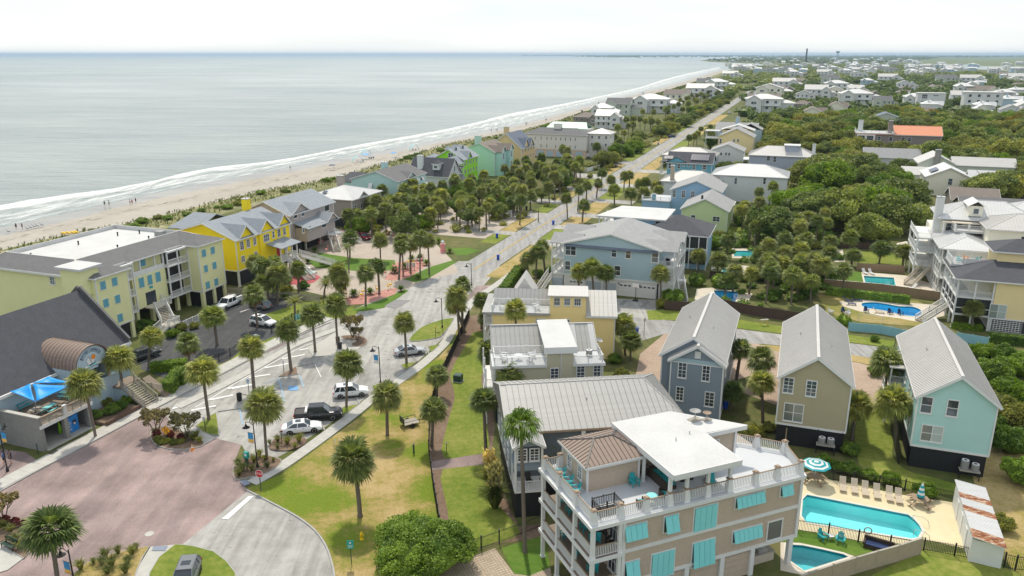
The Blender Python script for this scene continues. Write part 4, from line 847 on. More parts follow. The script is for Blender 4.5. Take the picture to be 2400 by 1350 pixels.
t=thing('wicker_sofa','dark wicker corner sofa with teal cushions under the canopy','sofa',W(8.4,2.4),b.rot);mk('base',MB().box(0,.9,0,1.9,0,.35).box(0,3.8,1.901,2.8,0,.35),MT['rattan'],t);mk('backrest',MB().box(-.2,0,0,2.8,0,.75).box(0,3.8,2.801,3.0,0,.75),MT['rattan'],t)
for k in range(4):mk('cushion',MB().box(.05 if k==0 else-.95+k*1.0,.85 if k==0 else-.05+k*1.0,.1 if k==0 else 1.95,1.8 if k==0 else 2.75,.36,.52),MT['tealp'],t)
t=thing('chaise_lounge','teal cushioned lounge chair at the right end under the canopy','lounger',W(12.3,1.6),b.rot-.5);mk('frame',MB().box(-.35,.35,-.2,1.5,.12,.25),MT['rattan'],t);mk('cushion',MB().box(-.33,.33,-.15,.9,.26,.38).obox((0,1.2,.6),(.33,0,0),(0,.28,.3),(0,-.05,.05)),MT['tealp'],t)
t=thing('grill','black covered barbecue grill beneath the canopy','grill',W(10.9,3.4),b.rot);mk('cover',MB().prism([(-.6,-.3),(.6,-.3),(.65,.3),(-.65,.3)],0,1.0).box(-.45,.45,-.25,.25,1.001,1.15),MT['black'],t)
t=thing('outdoor_kitchen','built-in outdoor grill counter in the open bay under the tan house','grill',W(18.4,1.3,0),b.rot);mk('counter',MB().box(-1.3,1.2,0,.8,0,.9),MT['deck_stone'],t);mk('counter_top',MB().box(-1.35,1.25,-.06,.85,.901,.96),MT['grey_wood'],t);mk('grill_hood',MB().prism([(-.5,.1),(.5,.1),(.5,.7),(-.5,.7)],.961,1.25),MT['galv'],t)
# ================================================================ row of three cottages by the lawn
wallm('siding_beige',(.52,.49,.35));wallm('siding_yellow',(.90,.70,.32));wallm('siding_slate',(.23,.28,.33));wallm('siding_slate_dark',(.12,.145,.17));wallm('siding_tan',(.42,.365,.24));wallm('siding_mint',(.42,.65,.62));wallm('bluegrey',(.37,.50,.55));wallm('siding_blue',(.20,.36,.50))
b=G1=Bld('cottage','grey cottage with long seamed metal roof and black base, behind the tan house',(.25,67.5),R(7.3))
b.box('skirt',.15,17.3,2.9,14.6,0,2.8,'black_skirt');b.box('wall',0,17.5,2.75,14.8,2.8,7.95,'siding_slate_dark');b.band(0,17.5,2.75,14.8,2.7,.22)
b.hip(-.1,18.0,2.75,14.8,7.95,10.35,'metal_grey',.35,panels=.62,open_=('l',),inset=3.2,trim='rail_wood')
b.part('gable_wall',MB().add([(-.02,2.75,7.95),(-.02,14.8,7.95),(-.02,8.78,10.3),(.2,2.75,7.95),(.2,14.8,7.95),(.2,8.78,10.3)],[(0,2,1),(3,4,5),(0,1,4,3),(1,2,5,4),(2,0,3,5)]),'siding_slate');b.box('side_wall',-.04,.0,2.8,14.75,2.95,7.95,'siding_slate')
b.box('porch_skirt',.1,2.7,.1,2.75,0,2.75,'black_skirt');b.box('porch_floor',0,2.8,0,2.8,2.75,2.95,'trim');b.box('porch_floor',0,2.8,0,2.7,5.2,5.75,'siding_slate');b.posts([(.1,.1),(2.7,.1),(.1,2.6)],2.95,7.8,.22);b.rail([(.1,2.6),(.1,.1),(2.7,.1)],2.95,1.0,sp=.15,posts=0)
b.box('porch_wall',.12,2.65,.12,.3,5.75,6.2,'siding_slate');b.win('f',.1,.75,6.85,1.0,1.4,'dh4');b.win('f',.1,1.95,6.85,1.0,1.4,'dh4');b.box('porch_room',.3,2.6,.3,2.7,5.76,7.8,'siding_slate_dark');b.gable(0,2.8,0,3.2,7.8,8.6,'metal_grey','y',.2,.25,wall='siding_slate',ends=(1,0))
for y in(4.5,7.2,9.9,12.6):
 for z in(4.3,6.6):b.win('l',-.05,y,z,1.0,1.5,'dh')
b.box('stack',7.1,7.5,2.4,2.7,5.2,8.0,'trim');b.part('roof_vent',MB().tube((8.4,6.2,9.2),(8.4,6.2,9.75),.06),'galv')
t=thing('patio_chair','dark sling chair on the small front porch of the grey cottage','chair',Vector((b.O.x+1.5,b.O.y+1.4,2.95)),.5);mk('seat',MB().box(-.3,.3,-.3,.3,.38,.44),MT['black'],t);mk('backrest',MB().obox((0,.36,.75),(.3,0,0),(0,.1,.36),(0,.03,-.01)),MT['screen_dark'],t);mk('leg',MB().tube((-.28,-.25,0),(-.28,-.25,.4),.02).tube((.28,-.25,0),(.28,-.25,.4),.02).tube((-.28,.28,0),(-.28,.28,.4),.02).tube((.28,.28,0),(.28,.28,.4),.02),MT['plastic'],t)
b=BE=Bld('cottage','beige clapboard cottage with two white railed roof decks',(-2.1,88.3),R(4.5))
X=lambda x,y,pl=0:b.on('f',pl,*c('A',x,y))
b.box('wall',0,13.3,0,11.5,2.6,7.45,'siding_beige');b.box('skirt',.1,13.2,.1,11.4,0,2.6,'black_skirt');b.band(0,13.3,0,11.5,2.5,.2);b.corner(0,13.3,0,11.5,2.6,7.44)
tx0,tx1=X(805,800)[0],X(1045,800)[0]
b.box('roof_deck',-.25,tx0-.02,-.2,4.0,7.46,7.7,'deck_grey');b.box('roof_deck',tx1+.02,13.55,-.2,4.0,7.46,7.7,'deck_grey');b.part('fascia',MB().box(-.3,tx0-.03,-.26,-.2,7.35,7.72).box(tx1+.03,13.6,-.26,-.2,7.35,7.72).box(-.31,-.25,-.2,4,7.35,7.72),'trim')
b.gable(0,13.3,4.0,11.5,7.6,10.0,'metal_grey','x',.1,.1,wall='siding_beige',panels=.62)
b.box('tower_wall',tx0,tx1,-.03,8.0,7.46,9.95,'siding_beige');b.part('tower_step',MB().box(tx0+.02+(tx1-tx0)*.55,tx1+.02,-.12,-.03,2.8,9.95),'siding_beige');b.part('tower_roof',MB().slab([(tx0-.4,-.4,10.02),(tx1+.4,-.4,10.02),(tx1+.4,8.4,10.55),(tx0-.4,8.4,10.55)],.16),'white_flat');b.part('tower_trim',MB().box(tx0+(tx1-tx0)*.52,tx0+(tx1-tx0)*.55,-.14,-.02,2.7,9.9).box(tx0-.45,tx1+.45,-.46,-.40,9.18,10.02),'trim')
b.rail([(tx0-.1,0),(0,0),(0,3.9),(tx0-.1,3.9)],7.7,.95,sp=.13,posts=2.2,bw=.045);b.rail([(tx1+.1,0),(13.3,0),(13.3,3.6)],7.7,.95,sp=.13,posts=2.0,bw=.045)
b.part('white_membrane',MB().slab([(10.0,3.9,7.8),(10.9,3.9,7.8),(10.9,7.7,10.22),(10.0,7.7,10.22)],.05).slab([(12.6,3.9,7.8),(13.3,3.9,7.8),(13.3,7.7,10.22),(12.6,7.7,10.22)],.05),'white_flat')
b.wpx('f',-.0,'A',[(1075,893,1155,1030),(1228,888,1306,1026)],'dh4');b.wpx('f',-.03,'A',[(832,920,912,1048)],'dh4')
for i,x in enumerate((9.6,12.0)):ac_unit('round fan condenser on the beige cottage roof deck',Vector((b.O.x+x*b.cr-2.3*b.sr,b.O.y+x*b.sr+2.3*b.cr,7.7)),0,'rooftop condensers')
for i,(x,y,rz)in enumerate([(1.0,2.6,1.3),(1.2,1.2,1.7),(4.6,2.6,-1.2),(4.3,1.1,-1.8)]):adirondack('white adirondack chair on the beige cottage roof deck',Vector((b.O.x+x,b.O.y+y,7.7)),rz,'plastic','white roof deck chairs')
t=thing('patio_table','small white table on the beige cottage roof deck','table',Vector((b.O.x+2.9,b.O.y+1.9,7.7)));mk('table_top',MB().lathe([(.05,.62),(.5,.62),(.5,.66),(.05,.67)],16),MT['plastic'],t);mk('leg',MB().tube((0,0,0),(0,0,.62),.05).lathe([(.3,0),(.28,.04),(.05,.05)],12),MT['plastic'],t)
t=thing('satellite_dish','grey satellite dish on the right rail of the beige cottage','satellite dish',Vector((b.O.x+13.0,b.O.y+3.6,7.7)),.8);o=mk('dish',MB().lathe([(.02,0),(.3,.05),(.45,.13),(.43,.15),(.28,.07),(.02,.02)],16),MT['ac_grey'],t);o.location=(0,0,1.9);o.rotation_euler=(.5,0,0);mk('mast',MB().tube((0,0,0),(0,0,1.9),.03),MT['galv'],t)
b.posts([(-.2,0),(-.2,3),(-.2,6)],2.6,7.4,.2);b.rail([(-.2,6),(-.2,0)],2.7,1.0,posts=0);b.rail([(-.2,6),(-.2,0)],4.9,1.0,posts=0);b.box('porch_floor',-1.2,0,-.1,7,2.5,2.7,'trim');b.box('porch_floor',-1.2,0,-.1,7,4.7,4.9,'trim');b.posts([(-1.1,0),(-1.1,3.5),(-1.1,6.9)],0,7.4,.2);b.rail([(-1.1,6.9),(-1.1,0),(0,0)],2.7,1.0,posts=0);b.rail([(-1.1,6.9),(-1.1,0),(0,0)],4.9,1.0,posts=0)
b=YE=Bld('cottage','golden yellow cottage with three window dormer and white roof deck',(-3.0,110.9),R(-4.5))
X=lambda x,y,pl=0:b.on('f',pl,*c('A',x,y))
tx0,tx1=X(830,350)[0],X(1165,350)[0]
b.box('wall',0,18.3,0,11.5,0,6.85,'siding_yellow');b.corner(0,18.3,0,11.5,0,6.84);b.box('roof_deck',-.25,tx0-.02,-.25,3.6,6.86,7.1,'deck_grey');b.part('fascia',MB().box(-.3,tx0-.02,-.31,-.25,6.7,7.12).box(-.31,-.25,-.25,3.6,6.7,7.12),'metal_grey')
# main roof: full slope on the right, set back behind the deck on the left
b.part('roof',MB().slab([(tx1,-.35,6.9),(18.6,-.35,6.9),(18.6,5.75,9.1),(tx1,5.75,9.1)],.14).slab([(-.2,3.6,7.3),(tx1,3.6,7.3),(tx1,5.75,9.1),(-.2,5.75,9.1)],.14).slab([(-.2,5.75,9.101),(18.6,5.75,9.101),(18.6,11.85,6.9),(-.2,11.85,6.9)],.14),'metal_grey')
rf=b.part('roof_edge',MB().box(tx1,18.62,-.4,-.36,6.6,6.9).beam((18.62,-.35,6.8),(18.62,5.75,9.01),.05,.2).beam((18.62,11.85,6.8),(18.62,5.75,9.01),.05,.2),'trim')
b.plane(rf,(tx1+.02,-.35,6.9),(18.6,-.35,6.9),(0,6.1,2.2),lambda q:6.48,.62,'metal_grey');b.plane(rf,(-.2,3.6,7.3),(tx0,3.6,7.3),(0,2.15,1.8),lambda q:2.80,.62,'metal_grey')
b.part('gable_wall',MB().add([(18.3,0,6.85),(18.3,11.5,6.85),(18.3,5.75,8.95),(18.1,0,6.85),(18.1,11.5,6.85),(18.1,5.75,8.95)],[(0,1,2),(5,4,3),(0,3,4,1),(1,4,5,2),(2,5,3,0)]),'siding_yellow')
b.box('dormer_wall',tx0,tx1,-.03,5.7,6.86,9.62,'siding_yellow');dr=b.part('dormer_roof',MB().slab([(tx0-.35,-.5,9.95),(tx1+.35,-.5,9.95),(tx1+.35,5.9,9.66),(tx0-.35,5.9,9.66)],.14),'metal_light');b.plane(dr,(tx0-.35,-.5,9.95),(tx1+.35,-.5,9.95),(0,6.4,-.29),lambda q:6.4,.55,'metal_light')
b.wpx('f',-.03,'A',[(862,265,928,343),(957,268,1023,343),(1053,272,1120,346)],'grid');b.wpx('f',0,'A',[(695,460,795,520),(965,468,1018,520)],'dh4')
b.rail([(tx0-.1,-.1),(0,-.1),(0,3.5),(tx0-.1,3.5)],7.1,1.0,sp=.13,posts=2.1,bw=.045)
b.part('gable_roof_rear',MB().add([(2.4,9,7.0),(6.2,9,7.0),(4.3,9,9.9),(2.4,14,7.0),(6.2,14,7.0),(4.3,14,9.9)],[(0,1,2),(5,4,3),(0,3,4,1),(1,4,5,2),(2,5,3,0)]),'metal_light')
b.box('porch_floor',-1.3,0,0,9,2.6,2.8,'trim');b.box('porch_floor',-1.3,0,0,9,4.9,5.1,'trim');b.posts([(-1.2,.1),(-1.2,3),(-1.2,6),(-1.2,8.9)],0,6.8,.2);b.rail([(-1.2,8.9),(-1.2,.1),(0,.1)],2.8,1.0,posts=0);b.rail([(-1.2,8.9),(-1.2,.1),(0,.1)],5.1,1.0,posts=0);b.box('porch_roof',-1.5,0,-.25,9.3,6.87,7.08,'metal_grey')
for i,(x,y,rz)in enumerate([(1.5,1.2,1.3),(3.0,2.4,.2),(6.6,2.2,-1.0),(6.8,1.0,-1.6)]):adirondack('white adirondack chair on the yellow cottage roof deck',Vector((b.O.x+x,b.O.y+y-.3,7.1)),rz,'plastic','white roof deck chairs')
# ================================================================ three gabled cottages on the brick court
def gable_cottage(label,O,wall,D=19.6,W=7.55,ze=8.6,zr=11.35,z0=2.65,ribs=.42):
 b=Bld('cottage',label,O,ST);b.box('wall',0,W,0,D,z0,ze,wall);b.box('skirt',.12,W-.12,.12,D-.12,0,z0,'black_skirt');b.band(0,W,0,D,z0-.12,.26);b.corner(0,W,0,D,z0,ze-.01)
 b.gable(0,W,0,D,ze,zr,'metal_light','y',.32,.42,wall=wall,ribs=ribs);b.part('roof_vent',MB().tube((W*.72,D*.35,ze+1),(W*.72,D*.35,ze+2.0),.06).tube((W*.25,D*.55,ze+.8),(W*.25,D*.55,ze+1.9),.06),'galv');return b
def ac_stand(b,x,y,z,label):
 t=thing('equipment_stand',label,'stand',Vector((b.O.x+x*b.cr-y*b.sr,b.O.y+x*b.sr+y*b.cr,0)),b.rot);mk('platform',MB().box(-1.0,1.0,-.45,.4,z-.1,z),MT['grey_wood'],t)
 for k in(-.95,.95):
  for q in(-.4,.35):mk('leg',MB().box(k-.05,k+.05,q-.05,q+.05,0,z-.1),MT['black'],t)
 return t
b=TA=gable_cottage('tan clapboard gabled cottage with pale ribbed roof and black base',(30.9,83.1),'siding_tan')
b.wpx('f',0,'E',[(893,622,962,725),(1035,642,1106,747)],'dh4');b.wpx('f',0,'E',[(895,788,1022,902)],'pair',glass='glass_blind')
ac_stand(b,5.6,-.55,1.15,'dark condenser stand against the black base of the tan cottage')
for i,x in enumerate((5.15,6.1)):ac_unit('grey condenser on the stand of the tan cottage',Vector((b.O.x+x*b.cr+.55*b.sr,b.O.y+x*b.sr-.55*b.cr,1.15)),0,'tan cottage condensers')
b.part('post',MB().box(1.2,1.34,-.08,.0,0,2.2),'rail_wood')
b.part('wall_lamp',MB().box(4.6,4.75,-.16,0,2.35,2.6).box(7.2,7.35,-.16,0,2.35,2.6),'black')
b=MI=gable_cottage('mint green gabled cottage with pale ribbed roof and black base',(44.05,77.7),'siding_mint')
b.wpx('f',0,'E',[(1752,743,1830,850),(1912,763,1994,872)],'dh');b.wpx('f',0,'E',[(1752,922,1896,1030)],'pair',glass='glass_blind')
ac_stand(b,5.9,-.55,1.0,'dark condenser stand against the black base of the mint cottage')
ac_unit('tall grey condenser on the stand of the mint cottage',Vector((b.O.x+5.4*b.cr+.5*b.sr,b.O.y+5.4*b.sr-.5*b.cr,1.0)),0).scale=(1,1,1.35)
ac_unit('short grey condenser on the stand of the mint cottage',Vector((b.O.x+6.4*b.cr+.55*b.sr,b.O.y+6.4*b.sr-.55*b.cr,1.0)),0)
for y in(3.0,6.0,9.5,13):b.win('l',0,y,6.9,.9,1.4,'dh');b.win('l',0,y,4.2,.9,1.4,'dh')
b.posts([(-1.5,11),(-1.5,14),(-1.5,17)],0,7.4,.18);b.box('porch_floor',-1.6,0,10.8,17.2,2.6,2.8,'trim');b.box('porch_floor',-1.6,0,10.8,17.2,5.1,5.3,'trim');b.rail([(0,10.9),(-1.5,10.9),(-1.5,17)],2.8,1,posts=0);b.rail([(0,10.9),(-1.5,10.9),(-1.5,17)],5.3,1,posts=0);b.box('porch_roof',-1.8,0,10.6,17.4,7.4,7.55,'metal_light')
t=thing('wall_fence','dark board fence along the side of the mint cottage','fence',Vector((b.O.x-1.0*b.cr,b.O.y,0)),b.rot)
for i in range(9):mk('panel',MB().box(-.04,.04,1.0*i+.4,1.0*i+1.36,.05,1.9),MT['black_skirt'],t)
b=SL=gable_cottage('slate blue gabled cottage with stepped front gable and square attic vent',(18.7,90.8),'siding_slate',19.3,7.5,8.3,10.9,0.3)
b.box('front_bay',1.3,7.55,-1.0,-.01,.3,8.15,'siding_slate');b.corner(1.3,7.55,-1.0,-.1,.3,8.14);b.gable(1.3,7.55,-1.0,.0,8.15,10.2,'metal_light','y',.35,.4,wall='siding_slate',ribs=.42,ends=(1,0));b.part('board_band',MB().box(1.32,7.53,-1.05,-1.0,7.95,8.4),'bluegrey');b.part('trim_band',MB().box(1.3,7.55,-1.09,-1.0,7.8,7.94),'trim')
b.win('f',-1.0,4.45,9.1,.7,.8,'fix',glass='trim');b.wpx('f',-1.0,'E',[(235,530,294,628),(385,550,440,650)],'dh4');b.wpx('f',-1.0,'E',[(222,682,275,770),(402,715,466,808)],'dh4')
for y in(3,7,11):b.win('r',7.55,y,6.0,1.0,1.5,'dh4')
# ================================================================ large blue-grey house with the white garage storey
b=BB=Bld('large_house','large blue-grey house with grey shingle roof above a white garage storey',(9.95,145.7),ST);W_,D_=18.2,15.5
b.box('ground_wall',.1,18.1,.1,D_,0,3.2,'wpaint');b.box('wall',0,W_,0,D_,3.2,9.4,'bluegrey');b.band(0,W_,0,D_,3.05,.3);b.corner(0,W_,0,D_,3.2,9.39);b.gable(0,W_,0,D_,9.4,11.8,'shingle_light','y',.5,.4,wall='bluegrey')
b.part('pent_roof',MB().slab([(.2,-.55,8.95),(W_-.2,-.55,8.95),(W_-.2,0,9.3),(.2,0,9.3)],.1),'shingle_blue')
for y0,y1,side in((.5,6,-1),(9,14.5,-1),(.5,6,1),(9,14.5,1)):
 x0,x1=(-2.9,3.2)if side<0 else(W_-3.2,W_+3.4)
 ym=(y0+y1)/2;b.part('porch_roof',MB().slab([(x0,y0-.4,9.3),(x1,y0-.4,9.3),(x1,ym,10.7),(x0,ym,10.7)],.14).slab([(x0,ym,10.701),(x1,ym,10.701),(x1,y1+.4,9.3),(x0,y1+.4,9.3)],.14),'shingle_light')
 xe=x0 if side<0 else x1;b.part('fascia',MB().beam((xe,y0-.4,9.0),(xe,ym,10.4),.06,.24).beam((xe,y1+.4,9.0),(xe,ym,10.4),.06,.24),'trim');b.part('porch_gable',MB().add([(xe-.25*side,y0,9.3),(xe-.25*side,y1,9.3),(xe-.25*side,ym,10.3),(xe-.45*side,y0,9.3),(xe-.45*side,y1,9.3),(xe-.45*side,ym,10.3)],[(0,1,2),(5,4,3),(0,3,4,1),(1,4,5,2),(2,5,3,0)]),'bluegrey')
for side,xo in((-1,-2.6),(1,W_+3.0)):
 xa,xb=sorted((xo,0 if side<0 else W_))
 for z in(3.0,6.2):b.box('porch_floor',xa,xb,.1,14.8,z,z+.22,'trim')
 b.posts([(xo+.15*(-side),y)for y in(.3,3.3,6,9,12,14.6)],0,9.3,.22)
 for z in(3.22,6.42):b.rail([((0 if side<0 else W_),.25),(xo-.1*side,.25),(xo-.1*side,14.6)],z,1.0,posts=0)
 b.box('ground_wall',xa+.2,xb-.1,.3,14.5,0,2.95,'wpaint')
b.wpx('f',0,'S',[(250,520,398,668)],'pair');b.wpx('f',0,'S',[(858,568,932,692),(1045,585,1122,712),(1390,618,1482,764)],'dh');b.wpx('f',0,'S',[(244,735,325,862),(422,755,498,830),(895,800,982,935),(1380,850,1470,975)],'dh')
for u in(12.6,16.3):b.garage('f',.08,u,.02,3.3,2.4)
b.garage('f',.08,2.6,.02,2.9,2.1)
for u,w_ in((-1.2,2.0),(6.0,2.9),(9.2,2.4)):b.part('louvre_panel',MB().box(u-w_/2,u+w_/2,.0,.08,.5,2.3),'metal_blue')
b.part('wall_lamp',MB().box(10.9,11.05,-.2,.0,2.25,2.6).box(14.9,15.05,-.2,0,2.25,2.6),'black')
b.stairs((W_+3.6,4.5,2.8),(W_+5.2,-.8,0),1.3,14,'trim','trim');b.box('landing',W_+2.9,W_+4.6,4.3,6.0,2.55,2.78,'trim');b.stairs((-2.8,1.0,2.8),(-4.0,-3.6,0),1.3,14,'trim','trim')
for k,(x,y,z)in enumerate([(W_+1.6,1.6,6.42),(W_+1.2,3.4,6.42),(W_+1.7,2.4,3.22)]):barrel_chair('dark porch chair on the %s right porch of the large blue-grey house'%('upper front','upper rear','lower')[k],Vector((b.O.x+x*b.cr-y*b.sr,b.O.y+x*b.sr+y*b.cr,z)),1.0,'black','screen_dark')
# ================================================================ pale yellow-green condominium
wallm('siding_lime',(.76,.74,.40));wallm('siding_sun',(.88,.68,.015));wallm('siding_paleblue',(.40,.52,.60))
b=CO=Bld('condominium','pale yellow-green condominium block with white flat roof and blue shutters',(-63.2,113.6),ST,'building')
XL,XR,D_,ZE=-24,-3.9,28.3,11.4
b.box('wall',XL,XR,.02,D_,3.0,ZE,'siding_lime');b.box('wing_wall',XR,0,0,6.2,3.0,ZE,'siding_lime');b.box('wing_wall',XR,0,22.1,D_+.01,3.0,ZE,'siding_lime');b.box('entrance_wall',XR,-2.9,9.6,17.0,3.0,8.6,'siding_lime')
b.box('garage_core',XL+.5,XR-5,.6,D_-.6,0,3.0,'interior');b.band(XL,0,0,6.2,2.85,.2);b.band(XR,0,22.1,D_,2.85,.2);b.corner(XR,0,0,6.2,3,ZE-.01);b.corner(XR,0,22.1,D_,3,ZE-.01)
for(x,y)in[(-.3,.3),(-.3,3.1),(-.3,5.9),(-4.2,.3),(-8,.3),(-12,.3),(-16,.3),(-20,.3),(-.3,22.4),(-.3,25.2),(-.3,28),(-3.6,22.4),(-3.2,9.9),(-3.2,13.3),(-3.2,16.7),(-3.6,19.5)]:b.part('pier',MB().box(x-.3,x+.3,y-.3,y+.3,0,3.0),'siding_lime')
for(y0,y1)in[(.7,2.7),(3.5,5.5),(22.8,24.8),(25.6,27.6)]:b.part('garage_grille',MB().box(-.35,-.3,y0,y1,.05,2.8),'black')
b.part('garage_grille',MB().box(-3.2,-.8,22.42,22.47,.05,2.8),'black')
# mansard skirt round a sunken white roof
o4=[(XL-.5,-.5),(XR+.5,-.5),(XR+.5,D_+.5),(XL-.5,D_+.5)];i4=[(-22.6,3.4),(-7.3,3.4),(-7.3,26),(-22.6,26)];mb=MB();par=MB()
for k in range(4):a,b2,c2,d2=o4[k],o4[(k+1)%4],i4[(k+1)%4],i4[k];mb.slab([(*a,ZE+.12),(*b2,ZE+.12),(*c2,12.9),(*d2,12.9)],.12);
rf=b.part('mansard_roof',mb,'shingle_grey');par.box(-22.6,-7.3,3.4,3.6,11.9,12.95).box(-22.6,-7.3,25.8,26,11.9,12.95).box(-22.6,-22.4,3.601,25.799,11.9,12.95).box(-7.5,-7.3,3.601,25.799,11.9,12.95);b.part('parapet',par,'white_flat',rf);b.box('flat_roof',-22.4,-7.5,3.6,25.8,11.9,12.25,'white_flat')
b.part('fascia',MB().box(XL-.55,XR+.5,-.56,-.5,ZE-.2,ZE+.13).box(XR+.5,XR+.56,-.5,D_+.5,ZE-.2,ZE+.13),'trim',rf)
for k in range(4):a,d2=o4[k],i4[k];b.part('hip_cap',MB().beam((*a,ZE+.15),(*d2,12.93),.3,.06),'deck_stone',rf)
b.hip(XR-4,0,0,6.2,ZE,12.7,'shingle_grey',.45,open_=('l',));b.hip(XR-4,0,22.1,D_,ZE,12.7,'shingle_grey',.45,open_=('l',));b.hip(XR-4,-2.9,9.6,17.0,ZE-.01,12.4,'shingle_grey',.4,open_=('l',))
# stair tower with white lid
q=b.L(186,628,12.9);b.box('stair_tower',q.x-2.2,q.x+1.9,q.y-1.6,q.y+1.6,9,13.0,'siding_lime');b.box('tower_lid',q.x-2.7,q.x+2.4,q.y-2.1,q.y+2.1,13.0,13.35,'white_flat')
q=b.L(376,552,12.25);b.part('roof_unit',MB().box(q.x-.8,q.x+.8,q.y-.6,q.y+.6,12.25,13.1),'ac_grey')
for(px,py)in[(73,602),(184,573),(276,552),(276,582),(349,561),(327,547)]:
 g=b.L(px,py,12.3);b.part('roof_vent',MB().tube((g.x,g.y,12.25),(g.x,g.y,12.8),.12,.12).tube((g.x,g.y,12.8),(g.x,g.y,12.95),.2,.1),'black')
b.wpx('r',.0,'H',[(930,630,980,710),(1040,595,1088,675),(958,793,1008,873),(1067,757,1115,835),(1092,932,1140,1010)],'shut');b.wpx('f',.0,'H',[(772,647,820,724)],'shut');b.wpx('f',.0,'H',[(465,590,512,662)],'dh4')
b.wpx('r',.0,'H',[(1875,335,1913,405),(1957,310,1995,378),(1895,480,1930,547),(1975,450,2010,517),(1912,633,1948,700),(1992,603,2027,670)],'shut');b.wpx('r',-2.9,'H',[(1290,595,1338,690),(1370,570,1413,663),(1445,543,1490,637)],'shut')
for(y0,y1)in((6.2,9.6),(17.0,22.1)):
 for z in(3.0,5.8,8.6):
  b.box('balcony_floor',XR-.01,-2.2,y0+.02,y1-.02,z,z+.2,'trim');b.rail([(-2.3,y0+.1),(-2.3,y1-.1)],z+.2,1.0,posts=2.4,ps=.2,ph=2.6);b.box('recess_shade',XR-.0,XR+.04,y0+.3,y1-.3,z+.25,z+2.5,'screen_dark')  # dark panel on each balcony wall stands in for the recess shade
 b.box('balcony_beam',-2.5,-2.1,y0,y1,11.1,ZE,'trim')
b.box('gallery_floor',XR,-2.9,9.6,17,8.6,8.8,'trim');b.posts([(-3.0,9.75),(-3.0,11.7),(-3.0,14.9),(-3.0,16.85)],8.8,ZE,.25);b.box('gallery_parapet',-3.05,-2.9,9.6,17,8.8,9.5,'trim');b.win('r',XR+.02,13.2,10.3,1.2,1.1,'shut')
b.part('entrance',MB().box(-2.92,-2.86,12.0,14.2,3.2,5.4),'glass')
b.box('landing',-2.88,-.6,11.4,15.2,2.9,3.1,'deck_stone');b.stairs((-.6,12.6,3.0),(2.6,10.6,1.4),2.0,10,'trim');b.box('landing',2.4,4.6,8.9,11.3,1.2,1.4,'deck_stone');b.stairs((3.5,8.9,1.4),(2.9,6.2,0),1.8,9,'trim');b.rail([(-.6,11.5),(-.6,15.1),(-2.8,15.1)],3.1,1.0,posts=1.8);b.rail([(4.5,8.9),(4.5,11.2),(2.4,11.2)],1.4,1.0,posts=1.2);b.rail([(4.5,11.2),(4.5,15.5)],.2,1.1,posts=1.5)
b.part('sign',MB().box(-2.84,-2.8,13.0,13.7,5.9,6.3),'tealp')
# ================================================================ restaurant with barrel-vaulted entrance
wallm('siding_rest',(.42,.53,.60));mat('sail_blue',(.01,.30,.78),.5,.05);mat('mural_blue',(.02,.22,.50),.6,.3,.8);mat('atm_blue',(.02,.22,.62),.45,.06);mat('orange',(.75,.24,.02),.5);mat('cone_green',(.30,.62,.02),.5);mat('navy',(.02,.04,.12),.5);mat('brown_band',(.12,.07,.05),.6)
b=RE=Bld('restaurant','restaurant with dark shingle roof, brown barrel-vault entrance and raised deck',(-54.1,81.0),ST,'building')
b.box('wall',-21,-6.3,-6,19.4,0,6.0,'siding_rest');b.gable(-21,-6.3,-6,19.4,6.0,12.4,'shingle_dark','y',.5,.3,wall='siding_rest')
b.part('parapet',MB().beam((-6.0,19.55,6.1),(-13.65,19.55,12.8),.35,.9).beam((-21.2,19.55,6.1),(-13.65,19.55,12.8),.35,.9),'shingle_grey')
b.part('gutter',MB().box(-5.95,-5.7,-6,7.8,5.5,5.85).box(-5.95,-5.7,13.1,19.5,5.5,5.85),'trim');b.part('downpipe',MB().tube((-5.8,19.3,.1),(-5.8,19.3,5.5),.07),'trim')
# deck over the open block-walled bay
b.box('block_wall',-10.4,0,0,.35,0,4.15,'block_wall');b.box('wall_cap',-10.5,.1,-.08,.43,4.151,4.27,'walkc')
for y in(0,3.2,6.5):b.part('pier',MB().box(-.55,-.02,y+.02,y+.55,0,2.85),'block_wall')
b.part('pier',MB().box(-5.3,-4.7,3.2,3.8,0,2.85),'block_wall');b.box('bay_floor',-9,.4,.36,7.0,.0,.06,'walkc');b.box('bay_back',-9.3,-9,.36,7.0,0,2.85,'block_wall');b.box('bay_side',-9,-.6,7.0,7.3,0,3.1,'block_wall')
b.box('deck_floor',-10.3,0,.36,7.3,2.86,3.12,'deck_wood');b.part('deck_beam',MB().box(.0,.12,.02,7.3,2.75,3.15),'trim')
rl=b.part('railing',MB().box(-.08,.14,.1,7.3,4.12,4.2),'rail_wood')
for i in range(5):b.part('rail_bar',MB().box(.0,.06,.3,7.3,3.32+i*.16,3.37+i*.16),'grey_wood',rl)
for y in(.4,1.4,2.4,4.6,5.8,7.2):b.part('rail_post',MB().box(-.06,-.001,y-.05,y+.05,3.12,4.12),'grey_wood',rl)
b.part('pier',MB().box(-.2,.16,3.3,3.75,3.12,4.35),'trim');b.box('mural_wall',-6.6,-6.31,.4,7.0,3.12,5.4,'mural_blue');b.box('mural_wall',-10.3,-6.4,.36,.5,4.28,5.6,'mural_blue')
